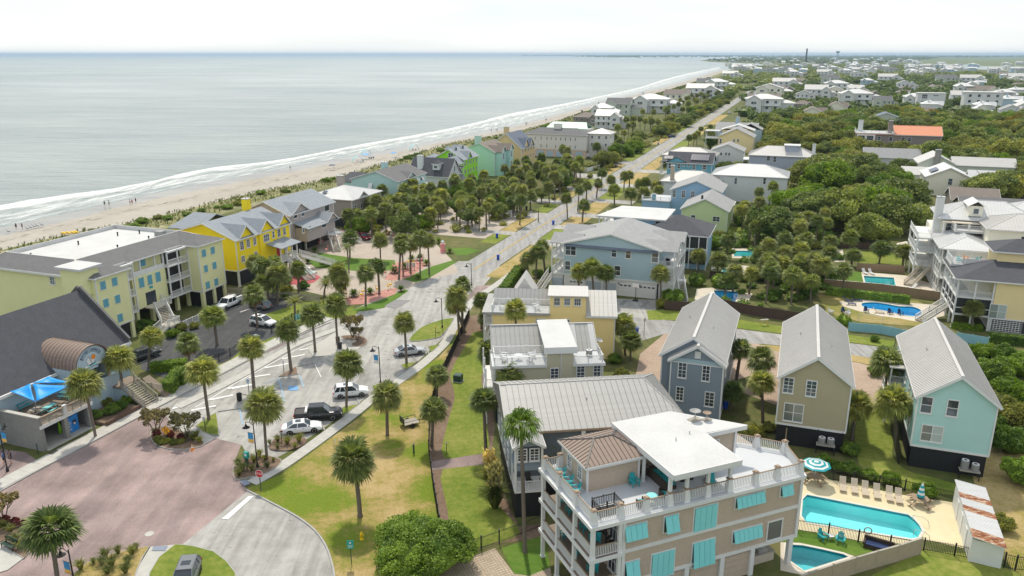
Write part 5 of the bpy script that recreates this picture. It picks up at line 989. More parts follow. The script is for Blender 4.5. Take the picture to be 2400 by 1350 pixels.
# shade sails
def sail(label,pts_,sag=.35):
 A,B_,C_=[Vector(q)for q in pts_];n_=8;mb=MB();idx={};ce=(A+B_+C_)/3
 for i in range(n_+1):
  for j in range(n_+1-i):
   u,v_=i/n_,j/n_;w_=1-u-v_;q=A*w_+B_*u+C_*v_;e=1-3*max(0,(1/3-min(u,v_,w_)));bend=(1-e)*0;k=4*(u*v_+v_*w_+w_*u)/1.33;q=q+(ce-q)*(.16*(k if min(u,v_,w_)<.001 else k*.5)*(1 if max(u,v_,w_)<.999 else 0))-Vector((0,0,sag*27*u*v_*w_));idx[i,j]=len(mb.v);mb.v.append(tuple(q))
 for i in range(n_):
  for j in range(n_-i):
   mb.f.append([idx[i,j],idx[i+1,j],idx[i,j+1]]);mb.m.append(0)
   if i+j<n_-1:mb.f.append([idx[i+1,j],idx[i+1,j+1],idx[i,j+1]]);mb.m.append(0)
 w0=Vector((b.O.x,b.O.y,0));o=mk('shade_sail',mb,MT['sail_blue'],None,b.O,b.rot,smooth=True);tag(o,label,'shade sail');md=o.modifiers.new('thick','SOLIDIFY');md.thickness=.02
def rp(px,py,z):return b.L(*(px/5.19,860+py/5.19),z)
sail('blue shade sail reaching to the left mural wall',[rp(120,300,6.0),rp(370,200,6.3),rp(430,425,5.3)]);sail('wide blue shade sail stretched to the barrel vault',[rp(390,205,6.3),rp(880,225,6.0),rp(440,420,5.35)]);sail('narrow blue shade sail against the roof eave',[rp(590,115,6.2),rp(865,190,6.1),rp(385,195,6.3)])
b.part('sail_mast',MB().tube((rp(432,550,3.12).x,rp(432,550,3.12).y,3.12),tuple(rp(432,420,5.4)),.05),'galv')
for i,(px,py)in enumerate([(600,470),(810,300),(430,500),(700,420),(250,430)]):
 g=rp(px,py,3.9);t=thing('picnic_table',('turquoise picnic table below the wide sail','turquoise picnic table beside the vault side of the deck','grey picnic table by the sail mast','dark picnic table in the middle of the deck','teal picnic table by the mural wall')[i],'picnic table',Vector((b.O.x+g.x*b.cr-g.y*b.sr,b.O.y+g.x*b.sr+g.y*b.cr,3.12)),b.rot+(.2 if i%2 else 1.7));m_=MT[('aqua_paint','aqua_paint','grey_wood','deck_wood','tealp')[i]]
 mk('table_top',MB().box(-.8,.8,-.36,.36,.72,.77),m_,t);mk('bench',MB().box(-.8,.8,-.78,-.52,.42,.46),m_,t);mk('bench',MB().box(-.8,.8,.52,.78,.42,.46),m_,t);mk('leg',MB().beam((-.6,-.7,0),(-.6,.25,.72),.06,.08).beam((-.6,.7,0),(-.6,-.25,.72),.06,.08),m_,t);mk('leg',MB().beam((.6,-.7,0),(.6,.25,.72),.06,.08).beam((.6,.7,0),(.6,-.25,.72),.06,.08),m_,t)
# barrel vault
zs=5.6;rv=2.55;yc=10.45;xf=-2.7;n_=22
zt=b.on('r',xf,218,806)[1];zs=zt-rv
A_=[(yc-rv*math.cos(math.pi*i/n_),zs+rv*math.sin(math.pi*i/n_))for i in range(n_+1)]
vr=b.part('vault_roof',MB().add([(x,y,z)for x in(xf+.15,-10.2)for(y,z)in A_],[(i,i+1,n_+2+i,n_+1+i)for i in range(n_)]),'metal_brown',smooth=True)
xs=[xf+.25-i*.58 for i in range(14)]
for k in range(13):
 x0,x1=xs[k]-.02,xs[k+1]+.02;sc=1.015;mb=MB();pp=[(yc+(y-yc)*sc,zs+(z-zs)*sc)for y,z in A_];mb.add([(x,y,z)for x in(x0,x1)for y,z in pp],[(i,i+1,n_+2+i,n_+1+i)for i in range(n_)]);pq=[(yc+(y-yc)*1.035,zs+(z-zs)*1.035)for y,z in A_];mb.add([(x,y,z)for x in(x0+.05,x0)for y,z in pq],[(i,i+1,n_+2+i,n_+1+i)for i in range(n_)]);mb.add([(x0,y,z)for y,z in pp]+[(x0,y,z)for y,z in pq],[(i,i+1,n_+2+i,n_+1+i)for i in range(n_)]);b.part('roof_panel',mb,'metal_brown',vr)
b.part('vault_front',MB().add([(xf,y,z)for y,z in A_]+[(xf-.15,y,z)for y,z in A_],[tuple(range(n_+1)),tuple(range(2*n_+1,n_,-1))]),'siding_rest');b.part('vault_rim',MB().add([(xf+.2,yc+(y-yc)*1.03,zs+(z-zs)*1.03)for y,z in A_]+[(xf+.2,yc+(y-yc)*.965,zs+(z-zs)*.965)for y,z in A_]+[(xf+.01,yc+(y-yc)*.965,zs+(z-zs)*.965)for y,z in A_],[(i,i+1,n_+2+i,n_+1+i)for i in range(n_)]+[(n_+1+i,n_+2+i,2*n_+3+i,2*n_+2+i)for i in range(n_)]),'brown_band')
b.box('vault_wall',-10,xf-.01,yc-rv,yc-rv+.2,0,zs+.02,'siding_rest');b.box('vault_wall',-10,xf-.01,yc+rv-.2,yc+rv,0,zs+.02,'siding_rest');b.box('front_wall',xf-.2,xf,yc-rv,yc+rv+.9,0,zs-2.4,'siding_rest');b.box('porch_back',-5,-4.9,yc-rv+.2,yc+rv-.2,zs-2.4,zs,'interior');b.box('lintel',xf-.15,xf+.02,yc-rv,yc+rv,zs-.25,zs+.02,'trim');b.box('porch_post',xf-.2,xf,yc+rv-.35,yc+rv,zs-2.4,zs-.25,'shake_tan');b.box('porch_post',xf-.2,xf,yc-rv,yc-rv+1.6,zs-2.4,zs-.25,'siding_rest')
def text_mesh(body,size,m,ext=.015,name='letter'):
 cu=bpy.data.curves.new('t','FONT');cu.body=body;cu.size=size;cu.align_x='CENTER';cu.align_y='CENTER';cu.extrude=ext;o=bpy.data.objects.new('t',cu);COL.objects.link(o)
 bpy.context.view_layer.update();me=bpy.data.meshes.new_from_object(o.evaluated_get(bpy.context.evaluated_depsgraph_get()));bpy.data.objects.remove(o);me.materials.clear();me.materials.append(MT[m]);me.name=name;return me
sg=b.part('sign_scroll',MB().add([(xf+.03,yc-1.55*math.cos(R(28)+i*R(124)/14)*k,zs+.35+1.55*math.sin(R(28)+i*R(124)/14)*k)for k in(1.17,.86)for i in range(15)],[(i,15+i,16+i,i+1)for i in range(14)]),'navy')
b.part('sign_scroll_face',MB().add([(xf+.04,yc-1.55*math.cos(R(31)+i*R(118)/14)*k,zs+.35+1.55*math.sin(R(31)+i*R(118)/14)*k)for k in(1.14,.89)for i in range(15)],[(i,15+i,16+i,i+1)for i in range(14)]),'siding_rest')
for i,ch in enumerate('WINDJAMMER'):
 a=R(142-i*11.5);o=lk('letter',text_mesh(ch,.42,'navy'),b.e,(xf+.06,yc+1.57*math.cos(a)*1.0,zs+.35+1.57*math.sin(a)));
 # letters run from the far-left foot of the arch to the right as seen from the street
 o.rotation_euler=(Matrix(((0,0,1),(1,0,0),(0,1,0)))@Matrix.Rotation(a-math.pi/2,3,'Z')).to_euler()
b.part('sign_sun',MB().add([(xf+.04,yc+.35+.32*math.cos(i*math.pi/10),zs+.95+.32*math.sin(i*math.pi/10))for i in range(20)],[tuple(range(20))]),'orange');b.part('sign_sail',MB().add([(xf+.05,yc-.75,zs+.75),(xf+.05,yc-.55,zs+.1),(xf+.05,yc+.25,zs+.15),(xf+.05,yc+.45,zs+.55),(xf+.05,yc-.1,zs+.8),(xf+.05,yc-.4,zs+1.15)],[(0,1,2,3,4,5)]),'trim');b.part('sign_mast',MB().beam((xf+.07,yc-.35,zs+1.2),(xf+.07,yc+.0,zs+.15),.06,.03),'navy');b.part('sign_hull',MB().add([(xf+.06,yc-.55,zs+.1),(xf+.06,yc-.3,zs-.05),(xf+.06,yc+.4,zs+.1),(xf+.06,yc+.55,zs+.35),(xf+.06,yc+.2,zs+.14)],[(0,1,2,3,4)]),'navy');b.part('sign_wave',MB().box(xf+.02,xf+.04,yc-.6,yc+.7,zs-.12,.06+zs),'aqua_paint');b.part('sign_plaque',MB().box(xf+.02,xf+.05,yc-1.3,yc+.9,zs-.62,zs-.2),'navy');b.part('sign_plaque_face',MB().box(xf+.05,xf+.06,yc-1.24,yc+.84,zs-.57,zs-.25),'siding_rest')
t=thing('flag','stars and stripes flag hanging by the vaulted restaurant entrance','flag',Vector((b.O.x+(xf+.1)*b.cr-(yc+1.9)*b.sr,b.O.y+(xf+.1)*b.sr+(yc+1.9)*b.cr,zs-.6)),b.rot);mat('flag_red',(.5,.03,.05),.7);mk('pole',MB().tube((0,0,0),(.7,0,.9),.02),MT['plastic'],t);F_=mk('stripes',MB(),MT['flag_red'],t)
for i in range(9):mk('stripe',MB().add([(.68-.07*i,.0+.02*(i%2),.86-.09*i),(.61-.07*i,.02*((i+1)%2),.77-.09*i),(.61-.07*i,.02*((i+1)%2),-.65-.09*i*.5),(.68-.07*i,.02*(i%2),-.6-.09*i*.5)],[(0,1,2,3)]),MT['flag_red']if i%2 else MT['trim'],t)
mk('canton',MB().add([(.69,-.02,.88),(.36,-.02,.46),(.36,-.02,-.1),(.69,-.02,.2)],[(0,1,2,3)]),MT['navy'],t);bpy.data.objects.remove(F_)
# entrance stair, ramp, brick planter wall
b.stairs((-1.4,14.2,2.4),(2.2,14.2,.1),2.2,12,'grey_wood','grey_wood');b.box('landing',-3.4,-1.4,12.9,16.4,2.2,2.4,'deck_wood');b.rail([(-1.4,15.4),(-1.4,16.4),(2.0,16.4)],1.0,.9,'grey_wood',None,.2,1.4);b.part('side_wall',MB().box(-2.69,-.5,yc+rv+.1,yc+rv+.3,0,2.3),'siding_rest');b.part('ramp',MB().slab([(-1.3,16.5,2.3),(2.4,16.5,.1),(2.4,17.8,.1),(-1.3,17.8,2.3)],.15),'deck_wood')
b.part('planter_wall',MB().box(1.6,1.85,7.4,12.8,0,.6),'brown_band');b.part('planter_soil',MB().box(-2.6,1.6,7.4,12.8,0,.4),'mulch')
t=thing('cash_machine_kiosk','blue cash machine kiosk lettered ATM under the restaurant deck','kiosk',Vector((b.O.x-1.4*b.cr-5.0*b.sr,b.O.y-1.4*b.sr+5.0*b.cr,.06)),b.rot);mk('cabinet',MB().box(-.55,.55,-.7,.7,0,1.95),MT['atm_blue'],t);mk('canopy',MB().box(-.62,.65,-.76,.76,1.951,2.1).prism([(-.5,-.6),(.5,-.6),(.5,.6),(-.5,.6)],2.101,2.35),MT['atm_blue'],t);mk('screen',MB().box(.551,.57,-.1,.45,.9,1.5),MT['navy'],t);mk('keypad',MB().box(.571,.6,.0,.3,.95,1.15),MT['plastic'],t)
for i,ch in enumerate('ATM'):o=lk('letter',text_mesh(ch,.5,'trim'),t,(.565,-.42,.45+.42*i));o.rotation_euler=(Matrix(((0,0,1),(1,0,0),(0,1,0)))@Matrix.Rotation(math.pi/2,3,'Z')).to_euler()
for i,(x,y)in enumerate([(-1.9,3.95),(-2.3,4.25)]):o=mk('folded_umbrella',MB().lathe([(.02,0),(.16,.15),(.20,.7),(.10,1.3),(.03,1.5)],10),MT['cone_green'],None,Vector((b.O.x+x*b.cr-y*b.sr,b.O.y+x*b.sr+y*b.cr,.06)));tag(o,'lime green upright folded umbrella beside the blue cash machine','umbrella','green folded umbrellas')
# ================================================================ generic house by its street-side near corner or its front-left corner
def auto_win(b,W,D,z0,ze,faces,sx=0,st=2.9,sp=3.0,w_=1.0,h_=1.4,x0=0,y0=0):
 n_=max(1,int((ze-z0+.4)/st))
 for k in range(n_):
  z=z0+(ze-z0)/n_*(k+.55)
  for f in faces:
   L=W if f in 'fb' else D;m_=max(1,int(L/sp));base=x0 if f in 'fb' else y0
   for i in range(m_):b.win(f,{'f':y0,'b':y0+D,'l':x0,'r':x0+W}[f],base+L*(i+.5)/m_,z,w_,h_,'dh')
def side_house(label,O,W,D,z0,ze,zr,wall,roofm,roof='gy',off=0,name='beach_house',group=None,skirt='screen_dark',rot=ST,**k):
 b=Bld(name,label,O,rot,'house',group)
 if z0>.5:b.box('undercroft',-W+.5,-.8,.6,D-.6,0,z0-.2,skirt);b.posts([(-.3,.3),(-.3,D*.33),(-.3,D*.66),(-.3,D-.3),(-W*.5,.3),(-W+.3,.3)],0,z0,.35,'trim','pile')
 b.box('wall',-W,0,0,D,z0,ze,wall);b.corner(-W,0,0,D,z0,ze-.01);b.band(-W,0,0,D,z0-.1,.22)
 if roof=='gy':b.gable(-W,0,0,D,ze,zr,roofm,'y',.45,.45,wall=wall,off=off,**k)
 elif roof=='gx':b.gable(-W,0,0,D,ze,zr,roofm,'x',.45,.45,wall=wall,off=off,**k)
 else:b.hip(-W,0,0,D,ze,zr,roofm,.5,**k)
 return b
def cross_gable(b,y0,y1,xb,zp,ze,wall,roofm,xo=.02,wt=True):     # small gable looking to the street
 ym=(y0+y1)/2;x1=xo+.4;b.part('cross_gable_roof',MB().slab([(xb,y0-.35,ze-.1),(x1,y0-.35,ze-.1),(x1,ym,zp+.15),(xb,ym,zp+.15)],.12).slab([(xb,ym,zp+.151),(x1,ym,zp+.151),(x1,y1+.35,ze-.1),(xb,y1+.35,ze-.1)],.12),roofm)
 b.part('gable_wall',MB().add([(xo,y0,ze),(xo,y1,ze),(xo,ym,zp),(xo-.2,y0,ze),(xo-.2,y1,ze),(xo-.2,ym,zp)],[(0,1,2),(5,4,3),(0,3,4,1),(1,4,5,2),(2,5,3,0)]),wall);b.part('fascia',MB().beam((x1+.03,y0-.4,ze-.2),(x1+.03,ym,zp+.05),.05,.22).beam((x1+.03,y1+.4,ze-.2),(x1+.03,ym,zp+.05),.05,.22),'trim')
b=YL=side_house('bright yellow beach house with grey roof and three street gables',(-53.6,147.5),16.4,17.3,3.2,9.5,12.3,'siding_sun','shingle_bluegrey','gy',1.0)
for y0,y1 in((.9,5.1),(6.9,11.3),(13.3,17.3)):cross_gable(b,y0,y1,-6.5,11.75,9.5,'siding_sun','shingle_bluegrey',.3 if y0<12 and y0>5 else .06)
b.box('bay_wall',0,.3,6.9,11.3,3.2,9.5,'siding_sun');b.chimney(-8.3,14.5,1.4,1.2,11,14.6,'siding_sun');b.part('rear_wing_roof',MB().slab([(-24,8,8.6),(-16,8,8.6),(-16,14,11.0),(-22,14,11.0)],.15).slab([(-24,20,8.6),(-16,20,8.6),(-16,14,11.001),(-22,14,11.001)],.15),'shingle_bluegrey');b.box('rear_wing',-23,-16.41,8.4,19.6,3.2,8.6,'siding_sun')
b.wpx('r',0,'L',[(642,655,680,738),(703,635,737,717),(765,618,795,695),(990,540,1022,618),(1043,530,1070,600),(1055,660,1085,745),(655,790,690,850),(778,750,805,800)],'dh4');b.wpx('r',.3,'L',[(862,588,918,662)],'grid');b.wpx('r',.3,'L',[(943,560,965,630)],'dh')
b.box('porch_floor',.0,3.4,9.2,15.2,2.95,3.15,'trim');b.part('porch_roof',MB().slab([(0,8.7,6.9),(4.0,8.7,6.1),(4.0,15.6,6.1),(0,15.6,6.9)],.15),'shingle_bluegrey');b.posts([(3.2,9.4),(3.2,11.4),(3.2,13.3),(3.2,15.0)],3.15,6.1,.22);b.posts([(3.2,9.4),(3.2,15.0)],0,3.0,.3);b.rail([(.1,9.3),(3.2,9.3),(3.2,11.0)],3.15,1.0,posts=0);b.rail([(3.2,13.4),(3.2,15.0),(.1,15.0)],3.15,1.0,posts=0);b.part('door',MB().box(.02,.06,12.4,13.8,3.2,5.5),'flag_red')
b.stairs((3.5,12.2,3.1),(10.2,9.2,.1),2.0,18,'trim');b.stairs((3.4,15.8,3.1),(8.5,21,.1),1.8,16,'trim')
b=PG=side_house('pinkish grey beach house with double outside stair and blue-grey roof',(-50.2,172.8),12.6,18.2,3.0,9.3,12.0,wallm('siding_pinkgrey',(.42,.37,.36)),'shingle_bluegrey','gy',0)
cross_gable(b,1.0,7.5,-5,11.3,9.3,'siding_pinkgrey','shingle_bluegrey',.05);b.part('pink_wall',MB().box(-12.55,-.05,-.04,0,3.1,9.3),wallm('siding_pink',(.52,.27,.25)))
b.box('porch_wall',0,3.2,2.0,13.5,3.0,6.0,'siding_pinkgrey');b.part('porch_roof',MB().slab([(0,1.4,7.2),(4.0,1.4,6.1),(4.0,14,6.1),(0,14,7.2)],.15),'shingle_bluegrey');cross_gable(b,9.5,13.8,0,8.0,6.3,'siding_pinkgrey','shingle_bluegrey',3.6)
b.wpx('r',.0,'L',[(1143,403,1178,445),(1213,382,1247,425),(1430,315,1475,378)],'fix');b.wpx('r',3.2,'L',[(1403,470,1448,530),(1223,528,1245,580),(1285,508,1303,558)],'fix');b.stairs((3.6,11,3.1),(8,6.2,.1),1.6,16,'trim');b.stairs((3.6,12.4,3.1),(8.2,16.6,.1),1.6,16,'trim');b.box('landing',3.2,5.0,9.8,13.4,2.9,3.1,'trim')
b=WR=side_house('grey-brown house with cream metal hipped roof and brick chimney',(-41.9,202.0),14.2,15.2,2.6,7.4,9.7,wallm('siding_greybrown',(.34,.30,.27)),'metal_white','hip',panels=None,ribs=.6);b.chimney(-11.5,13.5,1.8,1.5,7,11.4,'siding_greybrown');cross_gable(b,3,8,-4,8.9,7.4,'siding_greybrown','metal_white');auto_win(b,14.2,15.2,2.6,7.4,'r',x0=-14.2);b.part('skylight',MB().slab([(-10,1.6,8.5),(-8.8,1.6,8.5),(-8.8,2.8,9.0),(-10,2.8,9.0)],.08),'glass')
b=TG=side_house('pale aqua beach house with grey gable roof and propped storm shutters',(-33.9,230.3),15.6,18.6,0,8.0,10.6,wallm('siding_aqua',(.46,.66,.64)),'shingle_grey','gy',.8);cross_gable(b,6.2,11.6,-4.5,9.5,8.0,'siding_aqua','shingle_grey');b.part('porch_roof',MB().slab([(0,2.0,5.0),(3.8,2.0,4.2),(3.8,18.6,4.2),(0,18.6,5.0)],.12),'metal_white');b.posts([(3.6,2.3),(3.6,7.6),(3.6,13),(3.6,18.2)],0,4.1,.22);b.chimney(-13,16,1.8,1.5,7.5,11.0,'siding_aqua')
for y in(2.6,6.2,9.4,12.6,15.8):
 b.win('r',0,y,6.6,1.2,1.3,'fix');o=b.part('storm_shutter',MB().box(-.65,.65,-.03,.03,-1.35,0),'trim');b.place(o,'r',.08,y,7.35);o.rotation_euler=(-.55,0,math.pi/2)
o=b.part('storm_shutter',MB().box(-.65,.65,-.03,.03,-1.7,0),'trim');b.place(o,'f',-.05,-9,7.0);o.rotation_euler=(-.5,0,0)
b.part('rear_roof',MB().slab([(-23,3,6.4),(-15.6,3,6.4),(-15.6,9,8.6),(-21,9,8.6)],.15).slab([(-23,15,6.4),(-15.6,15,6.4),(-15.6,9,8.601),(-21,9,8.601)],.15),'shingle_dark');b.box('rear_wing',-22,-15.61,3.4,14.6,0,6.4,'siding_aqua')
b=DK=side_house('white house with steep charcoal roof and white street gable',(-21.0,256.2),14.5,10.5,0,5.6,10.6,'wpaint','shingle_dark','gx');b.chimney(-11,2.2,1.9,1.2,6,11.6,'wpaint');b.win('r',0,5.2,7.4,.9,2.0,'fix');b.part('porch_roof',MB().slab([(0,0,4.4),(4,0,3.4),(4,10.5,3.4),(0,10.5,4.4)],.12),'shingle_dark');b.posts([(3.8,.3),(3.8,5),(3.8,10.2)],0,3.4,.2);b.box('dormer',-5.8,-3.6,.6,4,7.3,9.2,'wpaint');b.hip(-5.8,-3.6,.6,4,9.2,10.2,'shingle_dark',.3);b.win('f',.58,-4.7,8.3,1.4,.9,'fix')
b=LG=side_house('lime green beach house with pale blue-grey roof',(-16.9,272.5),11,13,0,9.0,12.2,wallm('siding_limegreen',(.30,.72,.035)),'shingle_bluegrey','gy');b.box('front_wing',-4.6,0,-10,-.01,0,8.2,'siding_limegreen');b.gable(-4.6,0,-10,0,8.2,10.2,'shingle_bluegrey','y',.4,.4,wall='siding_limegreen',ends=(1,0));b.wpx('f',0,'X',[(1262,232,1334,308)],'pair');b.wpx('f',-10,'X',[(1410,405,1485,440),(1410,525,1485,555)],'grid');auto_win(b,11,13,3,8.6,'r',x0=-11,sp=2.6);auto_win(b,4.6,9,3,8.2,'r',x0=-4.6,y0=-9.5,sp=2.4);cross_gable(b,3,7,-4,11.2,9.0,'siding_limegreen','shingle_bluegrey')
for y in(2.5,8.5):b.box('dormer',-7.5,-4.6,y,y+1.8,10,11.9,'siding_limegreen');b.part('dormer_roof',MB().slab([(-8,y-.3,11.9),(-4.2,y-.3,11.9),(-4.2,y+.9,12.9),(-8,y+.9,12.9)],.1).slab([(-8,y+2.1,11.9),(-4.2,y+2.1,11.9),(-4.2,y+.9,12.901),(-8,y+.9,12.901)],.1),'shingle_bluegrey');b.win('r',-4.6,y+.9,11.2,.8,.8,'fix')
b.box('rear_wing',-18,-11.01,2,11,0,7.5,'siding_limegreen');b.hip(-18,-11,2,11,7.5,9.5,'shingle_bluegrey',.4)
b=MG=side_house('seafoam green house with brown-grey roof and tall street bays',(-6.5,294.0),15,15,0,9.0,12.0,wallm('siding_seafoam',(.46,.70,.58)),'shingle_brown','gy',1.5);
for y0 in(0.5,9.0):b.box('bay',0,2.6,y0,y0+4.2,0,9.0,'siding_mint');cross_gable(b,y0,y0+4.2,-4,11.0,9.0,'siding_mint','shingle_brown',2.62);b.win('r',2.6,y0+2.1,7.2,1.3,2.4,'dh4');b.win('r',2.6,y0+2.1,3.6,1.3,2.0,'dh4')
auto_win(b,15,3,2,8.5,'r',x0=-15,y0=5.5);b.chimney(-12,13,2.2,1.8,9,13.4,'siding_seafoam')
b=TN=side_house('tan gabled house with slate blue roof',(3.8,318),15,17,0,7.6,13.2,wallm('siding_honey',(.68,.50,.26)),'shingle_blue','gy',1);cross_gable(b,3,9,-6,11.0,7.6,'siding_honey','shingle_blue');cross_gable(b,10.5,15,-6,10.4,7.6,'siding_honey','shingle_blue');auto_win(b,15,17,2,7.4,'r',x0=-15);b.chimney(-12,15,2.0,1.5,9,14.5,'siding_honey')
# long white house seen side-on, with its rear tower
b=WB=Bld('long_house','long white two-row-window house with grey roof and peach ground floor',(5.5,356.5),ST);WW_=29
wallm('wall_white',(.66,.64,.60),None);mat('peach',(.62,.46,.36),.7);b.box('wall',0,WW_,0,12,3.2,9.8,'wall_white');b.box('ground_wall',.2,WW_-.2,.2,12,0,3.2,'peach');b.hip(0,WW_,0,12,9.8,12.2,'shingle_grey',.5);b.band(0,WW_,0,12,6.4,.2)
b.wpx('f',0,'O',[(210,635,222,665),(265,635,277,665),(320,637,332,668),(360,638,372,668),(402,640,414,672),(448,642,460,674),(492,643,504,675),(537,645,549,677),(583,647,595,678),(265,705,277,735),(318,706,330,736),(400,712,412,744),(490,714,502,746),(536,716,548,748),(582,716,594,748)],'dh')
for i in range(6):b.part('garage_panel',MB().box(1.5+i*4.5,4.6+i*4.5,.1,.19,.1,2.6),'siding_paleblue')
b.box('tower',WW_+.1,WW_+9.5,3,12,0,10.5,'wall_white');b.hip(WW_,WW_+9.6,3,12,10.5,12.4,'metal_light',.6);auto_win(b,9.4,9,4,10.4,'fr',x0=WW_+.1,y0=3);b.chimney(14,6,3.4,2.4,10.5,14,'wall_white');b.part('rear_roof',MB().slab([(6,13,11.5),(26,13,11.5),(24,18,14),(8,18,14)],.2).slab([(4,25,11),(26,25,11),(24,18,14.001),(8,18,14.001)],.2),mat('metal_green',(.36,.58,.44),.5,.08));b.box('rear_wing',5,26,12.5,24,0,11.2,'wall_white')
# ================================================================ houses on the right of the street
def front_house(label,fl,frx,z0,ze,zr,D,wall,roofm,roof='gy',name='house',group=None,rot=ST,off=0,W=None,zfl=None,**k):
 O=P(*fl,ze if zfl is None else zfl);b=Bld(name,label,O,rot,'house',group);W=W or b.on('f',0,frx,fl[1])[0]
 b.W,b.D,b.ze,b.z0=W,D,ze,z0
 b.box('wall',0,W,0,D,z0,ze,wall);b.corner(0,W,0,D,z0,ze-.01)
 if z0>.4:b.box('undercroft',.4,W-.4,.4,D-.4,0,z0,'wpaint')
 if roof=='gy':b.gable(0,W,0,D,ze,zr,roofm,'y',.45,.45,wall=wall,off=off,**k)
 elif roof=='gx':b.gable(0,W,0,D,ze,zr,roofm,'x',.45,.45,wall=wall,off=off,**k)
 elif roof=='hip':b.hip(0,W,0,D,ze,zr,roofm,.5,**k)
 elif roof=='flat':b.box('roof',-.5,W+.5,-.5,D+.5,ze,ze+.3,roofm)
 return b
wallm('siding_cornflower',(.27,.43,.60));wallm('siding_tealblue',(.14,.38,.50));wallm('siding_palegreen',(.56,.66,.36));wallm('siding_lavender',(.40,.44,.53));wallm('siding_butter',(.82,.67,.36));wallm('siding_cream',(.80,.77,.64));wallm('offwhite',(.62,.63,.62),None);wallm('siding_taupe',(.26,.22,.20));wallm('siding_sage',(.50,.54,.46));mat('metal_orange',(.66,.27,.15),.5,.1,.6,kind='metalroof');mat('solar',(.03,.035,.07),.25,.1,2,spec=.7);mat('metal_red',(.55,.20,.15),.5,.1)
b=Bld('house','blue house with wide flat white roof and charcoal hipped annex',P(*c('S',690,150),9.2),ST);W_=b.on('f',0,*c('S',1575,185))[0]
b.box('wall',3.4,W_-.3,.3,12.5,0,9.1,'siding_cornflower');b.part('flat_roof',MB().prism([(-.4,-.5),(W_+.2,-.5),(W_+.2,13.2),(2.5,13.2)],9.12,9.45),'white_flat');b.posts([(.2,.2),(.2,4),(.2,8)],0,9.12,.25);b.box('porch_floor',0,3.4,.2,12,2.8,3.0,'trim');b.box('porch_floor',0,3.4,.2,12,6,6.2,'trim');b.rail([(3.3,.25),(.1,.25),(.1,11)],3,1,posts=0);b.rail([(3.3,.25),(.1,.25),(.1,11)],6.2,1,posts=0);b.wpx('f',.3,'S',[(1435,200,1508,308)],'dh');b.win('f',.3,6.5,4.5,1.1,1.5,'dh')
b.box('annex',W_-.2,W_+9.5,-4,7,0,7.2,'siding_cornflower');b.hip(W_-4,W_+9.5,-4,8.5,7.2,10.2,'shingle_dark',.5);b.box('screen_porch',W_+4.2,W_+9.7,-4.2,-3.99,4.6,7.0,'screen_dark');b.posts([(W_+4.2,-4.3),(W_+6,-4.3),(W_+7.9,-4.3),(W_+9.6,-4.3)],0,7.2,.2);b.box('trim_rail',W_+4.1,W_+9.8,-4.35,-4.2,4.3,4.6,'trim');b.box('screen_porch',W_+4.2,W_+9.7,-4.2,-3.99,1.2,3.8,'screen_dark')
b=PC=front_house('low pale green cottage with light grey shingle roof',c('T',1190,1130),c('T',1535,1265)[0],0,5.8,8.6,15,'siding_palegreen','shingle_light','gy',W=11.5);b.win('f',0,8.8,3.6,1.8,1.4,'pair');b.win('f',0,3,3.6,1.2,1.4,'dh');b.part('roof_vent',MB().box(4.5,5.0,1.5,2.1,8,9.2),'black')
b=BL=front_house('cornflower blue house with four tall windows under a broad gable',c('T',1045,862),c('T',1740,925)[0],0,7.9,10.6,14,'siding_cornflower','shingle_light','gy',W=13.4);b.wpx('f',0,'T',[(1055,870,1108,975),(1182,878,1240,980),(1312,884,1370,992),(1478,892,1538,1005)],'dh4')
b.box('roof_deck',-8,0,-2,8,4.6,4.8,'deck_grey');b.box('deck_wall',-7.8,-.01,-1.8,8,0,4.6,'siding_cornflower');b.rail([(0,-1.9),(-7.9,-1.9),(-7.9,7.9)],4.8,1,posts=2.5);b.chimney(-4.6,-1.2,1.0,.9,4.8,6.4,'siding_tealblue');b.part('side_roof',MB().slab([(13.4,2,5.0),(17,2,4.0),(17,9,4.0),(13.4,9,5.0)],.12),'metal_light');b.posts([(16.8,2.2),(16.8,8.8)],0,4.0,.2)
b=front_house('grey-white house with hipped seam roof and tall tan chimney',c('T',900,745),c('T',1640,760)[0],0,6.4,9.2,11,'offwhite','metal_light','hip',W=17,ribs=.6);b.chimney(3.2,.6,1.2,1.0,4,11.2,'shake_tan')
b=TS=front_house('teal house with charcoal roof carrying a large solar array',c('T',985,475),c('T',1610,492)[0],0,7.6,10.6,10,'siding_tealblue','shingle_dark','gx',W=15.4);b.wpx('f',0,'T',[(1000,495,1040,570),(1128,502,1166,575),(1195,503,1228,540),(1268,505,1302,543),(1333,510,1382,586),(1478,515,1532,590)],'dh');cross=MB().slab([(.0,-.7,7.9),(3.3,-.7,9.6),(3.3,4,9.6),(.0,4,7.9)],.12).slab([(6.6,-.7,7.9),(3.3,-.7,9.601),(3.3,4,9.601),(6.6,4,7.9)],.12);b.part('cross_gable_roof',cross,'shingle_dark');b.part('gable_wall',MB().add([(.2,-.3,7.7),(6.4,-.3,7.7),(3.3,-.3,9.4),(.2,0,7.7),(6.4,0,7.7),(3.3,0,9.4)],[(0,1,2),(5,4,3),(0,3,4,1),(1,4,5,2),(2,5,3,0)]),'siding_tealblue')
sp_=MB().box(-.5,.5,-.82,.82,0,.05).mesh('solar_panel',MT['solar'])
for i in range(6):
 for j in range(2):o=lk('solar_panel',sp_,b.e,(8.4+i*1.04,1.0+j*1.7*.83+.4,8.15+(1.0+j*1.7*.83+.4)*.58));o.rotation_euler=(math.atan(.6),0,0)
for i in range(3):o=lk('solar_panel',sp_,b.e,(-.9+i*1.04,1.7,9.0));o.rotation_euler=(math.atan(.6),0,0)
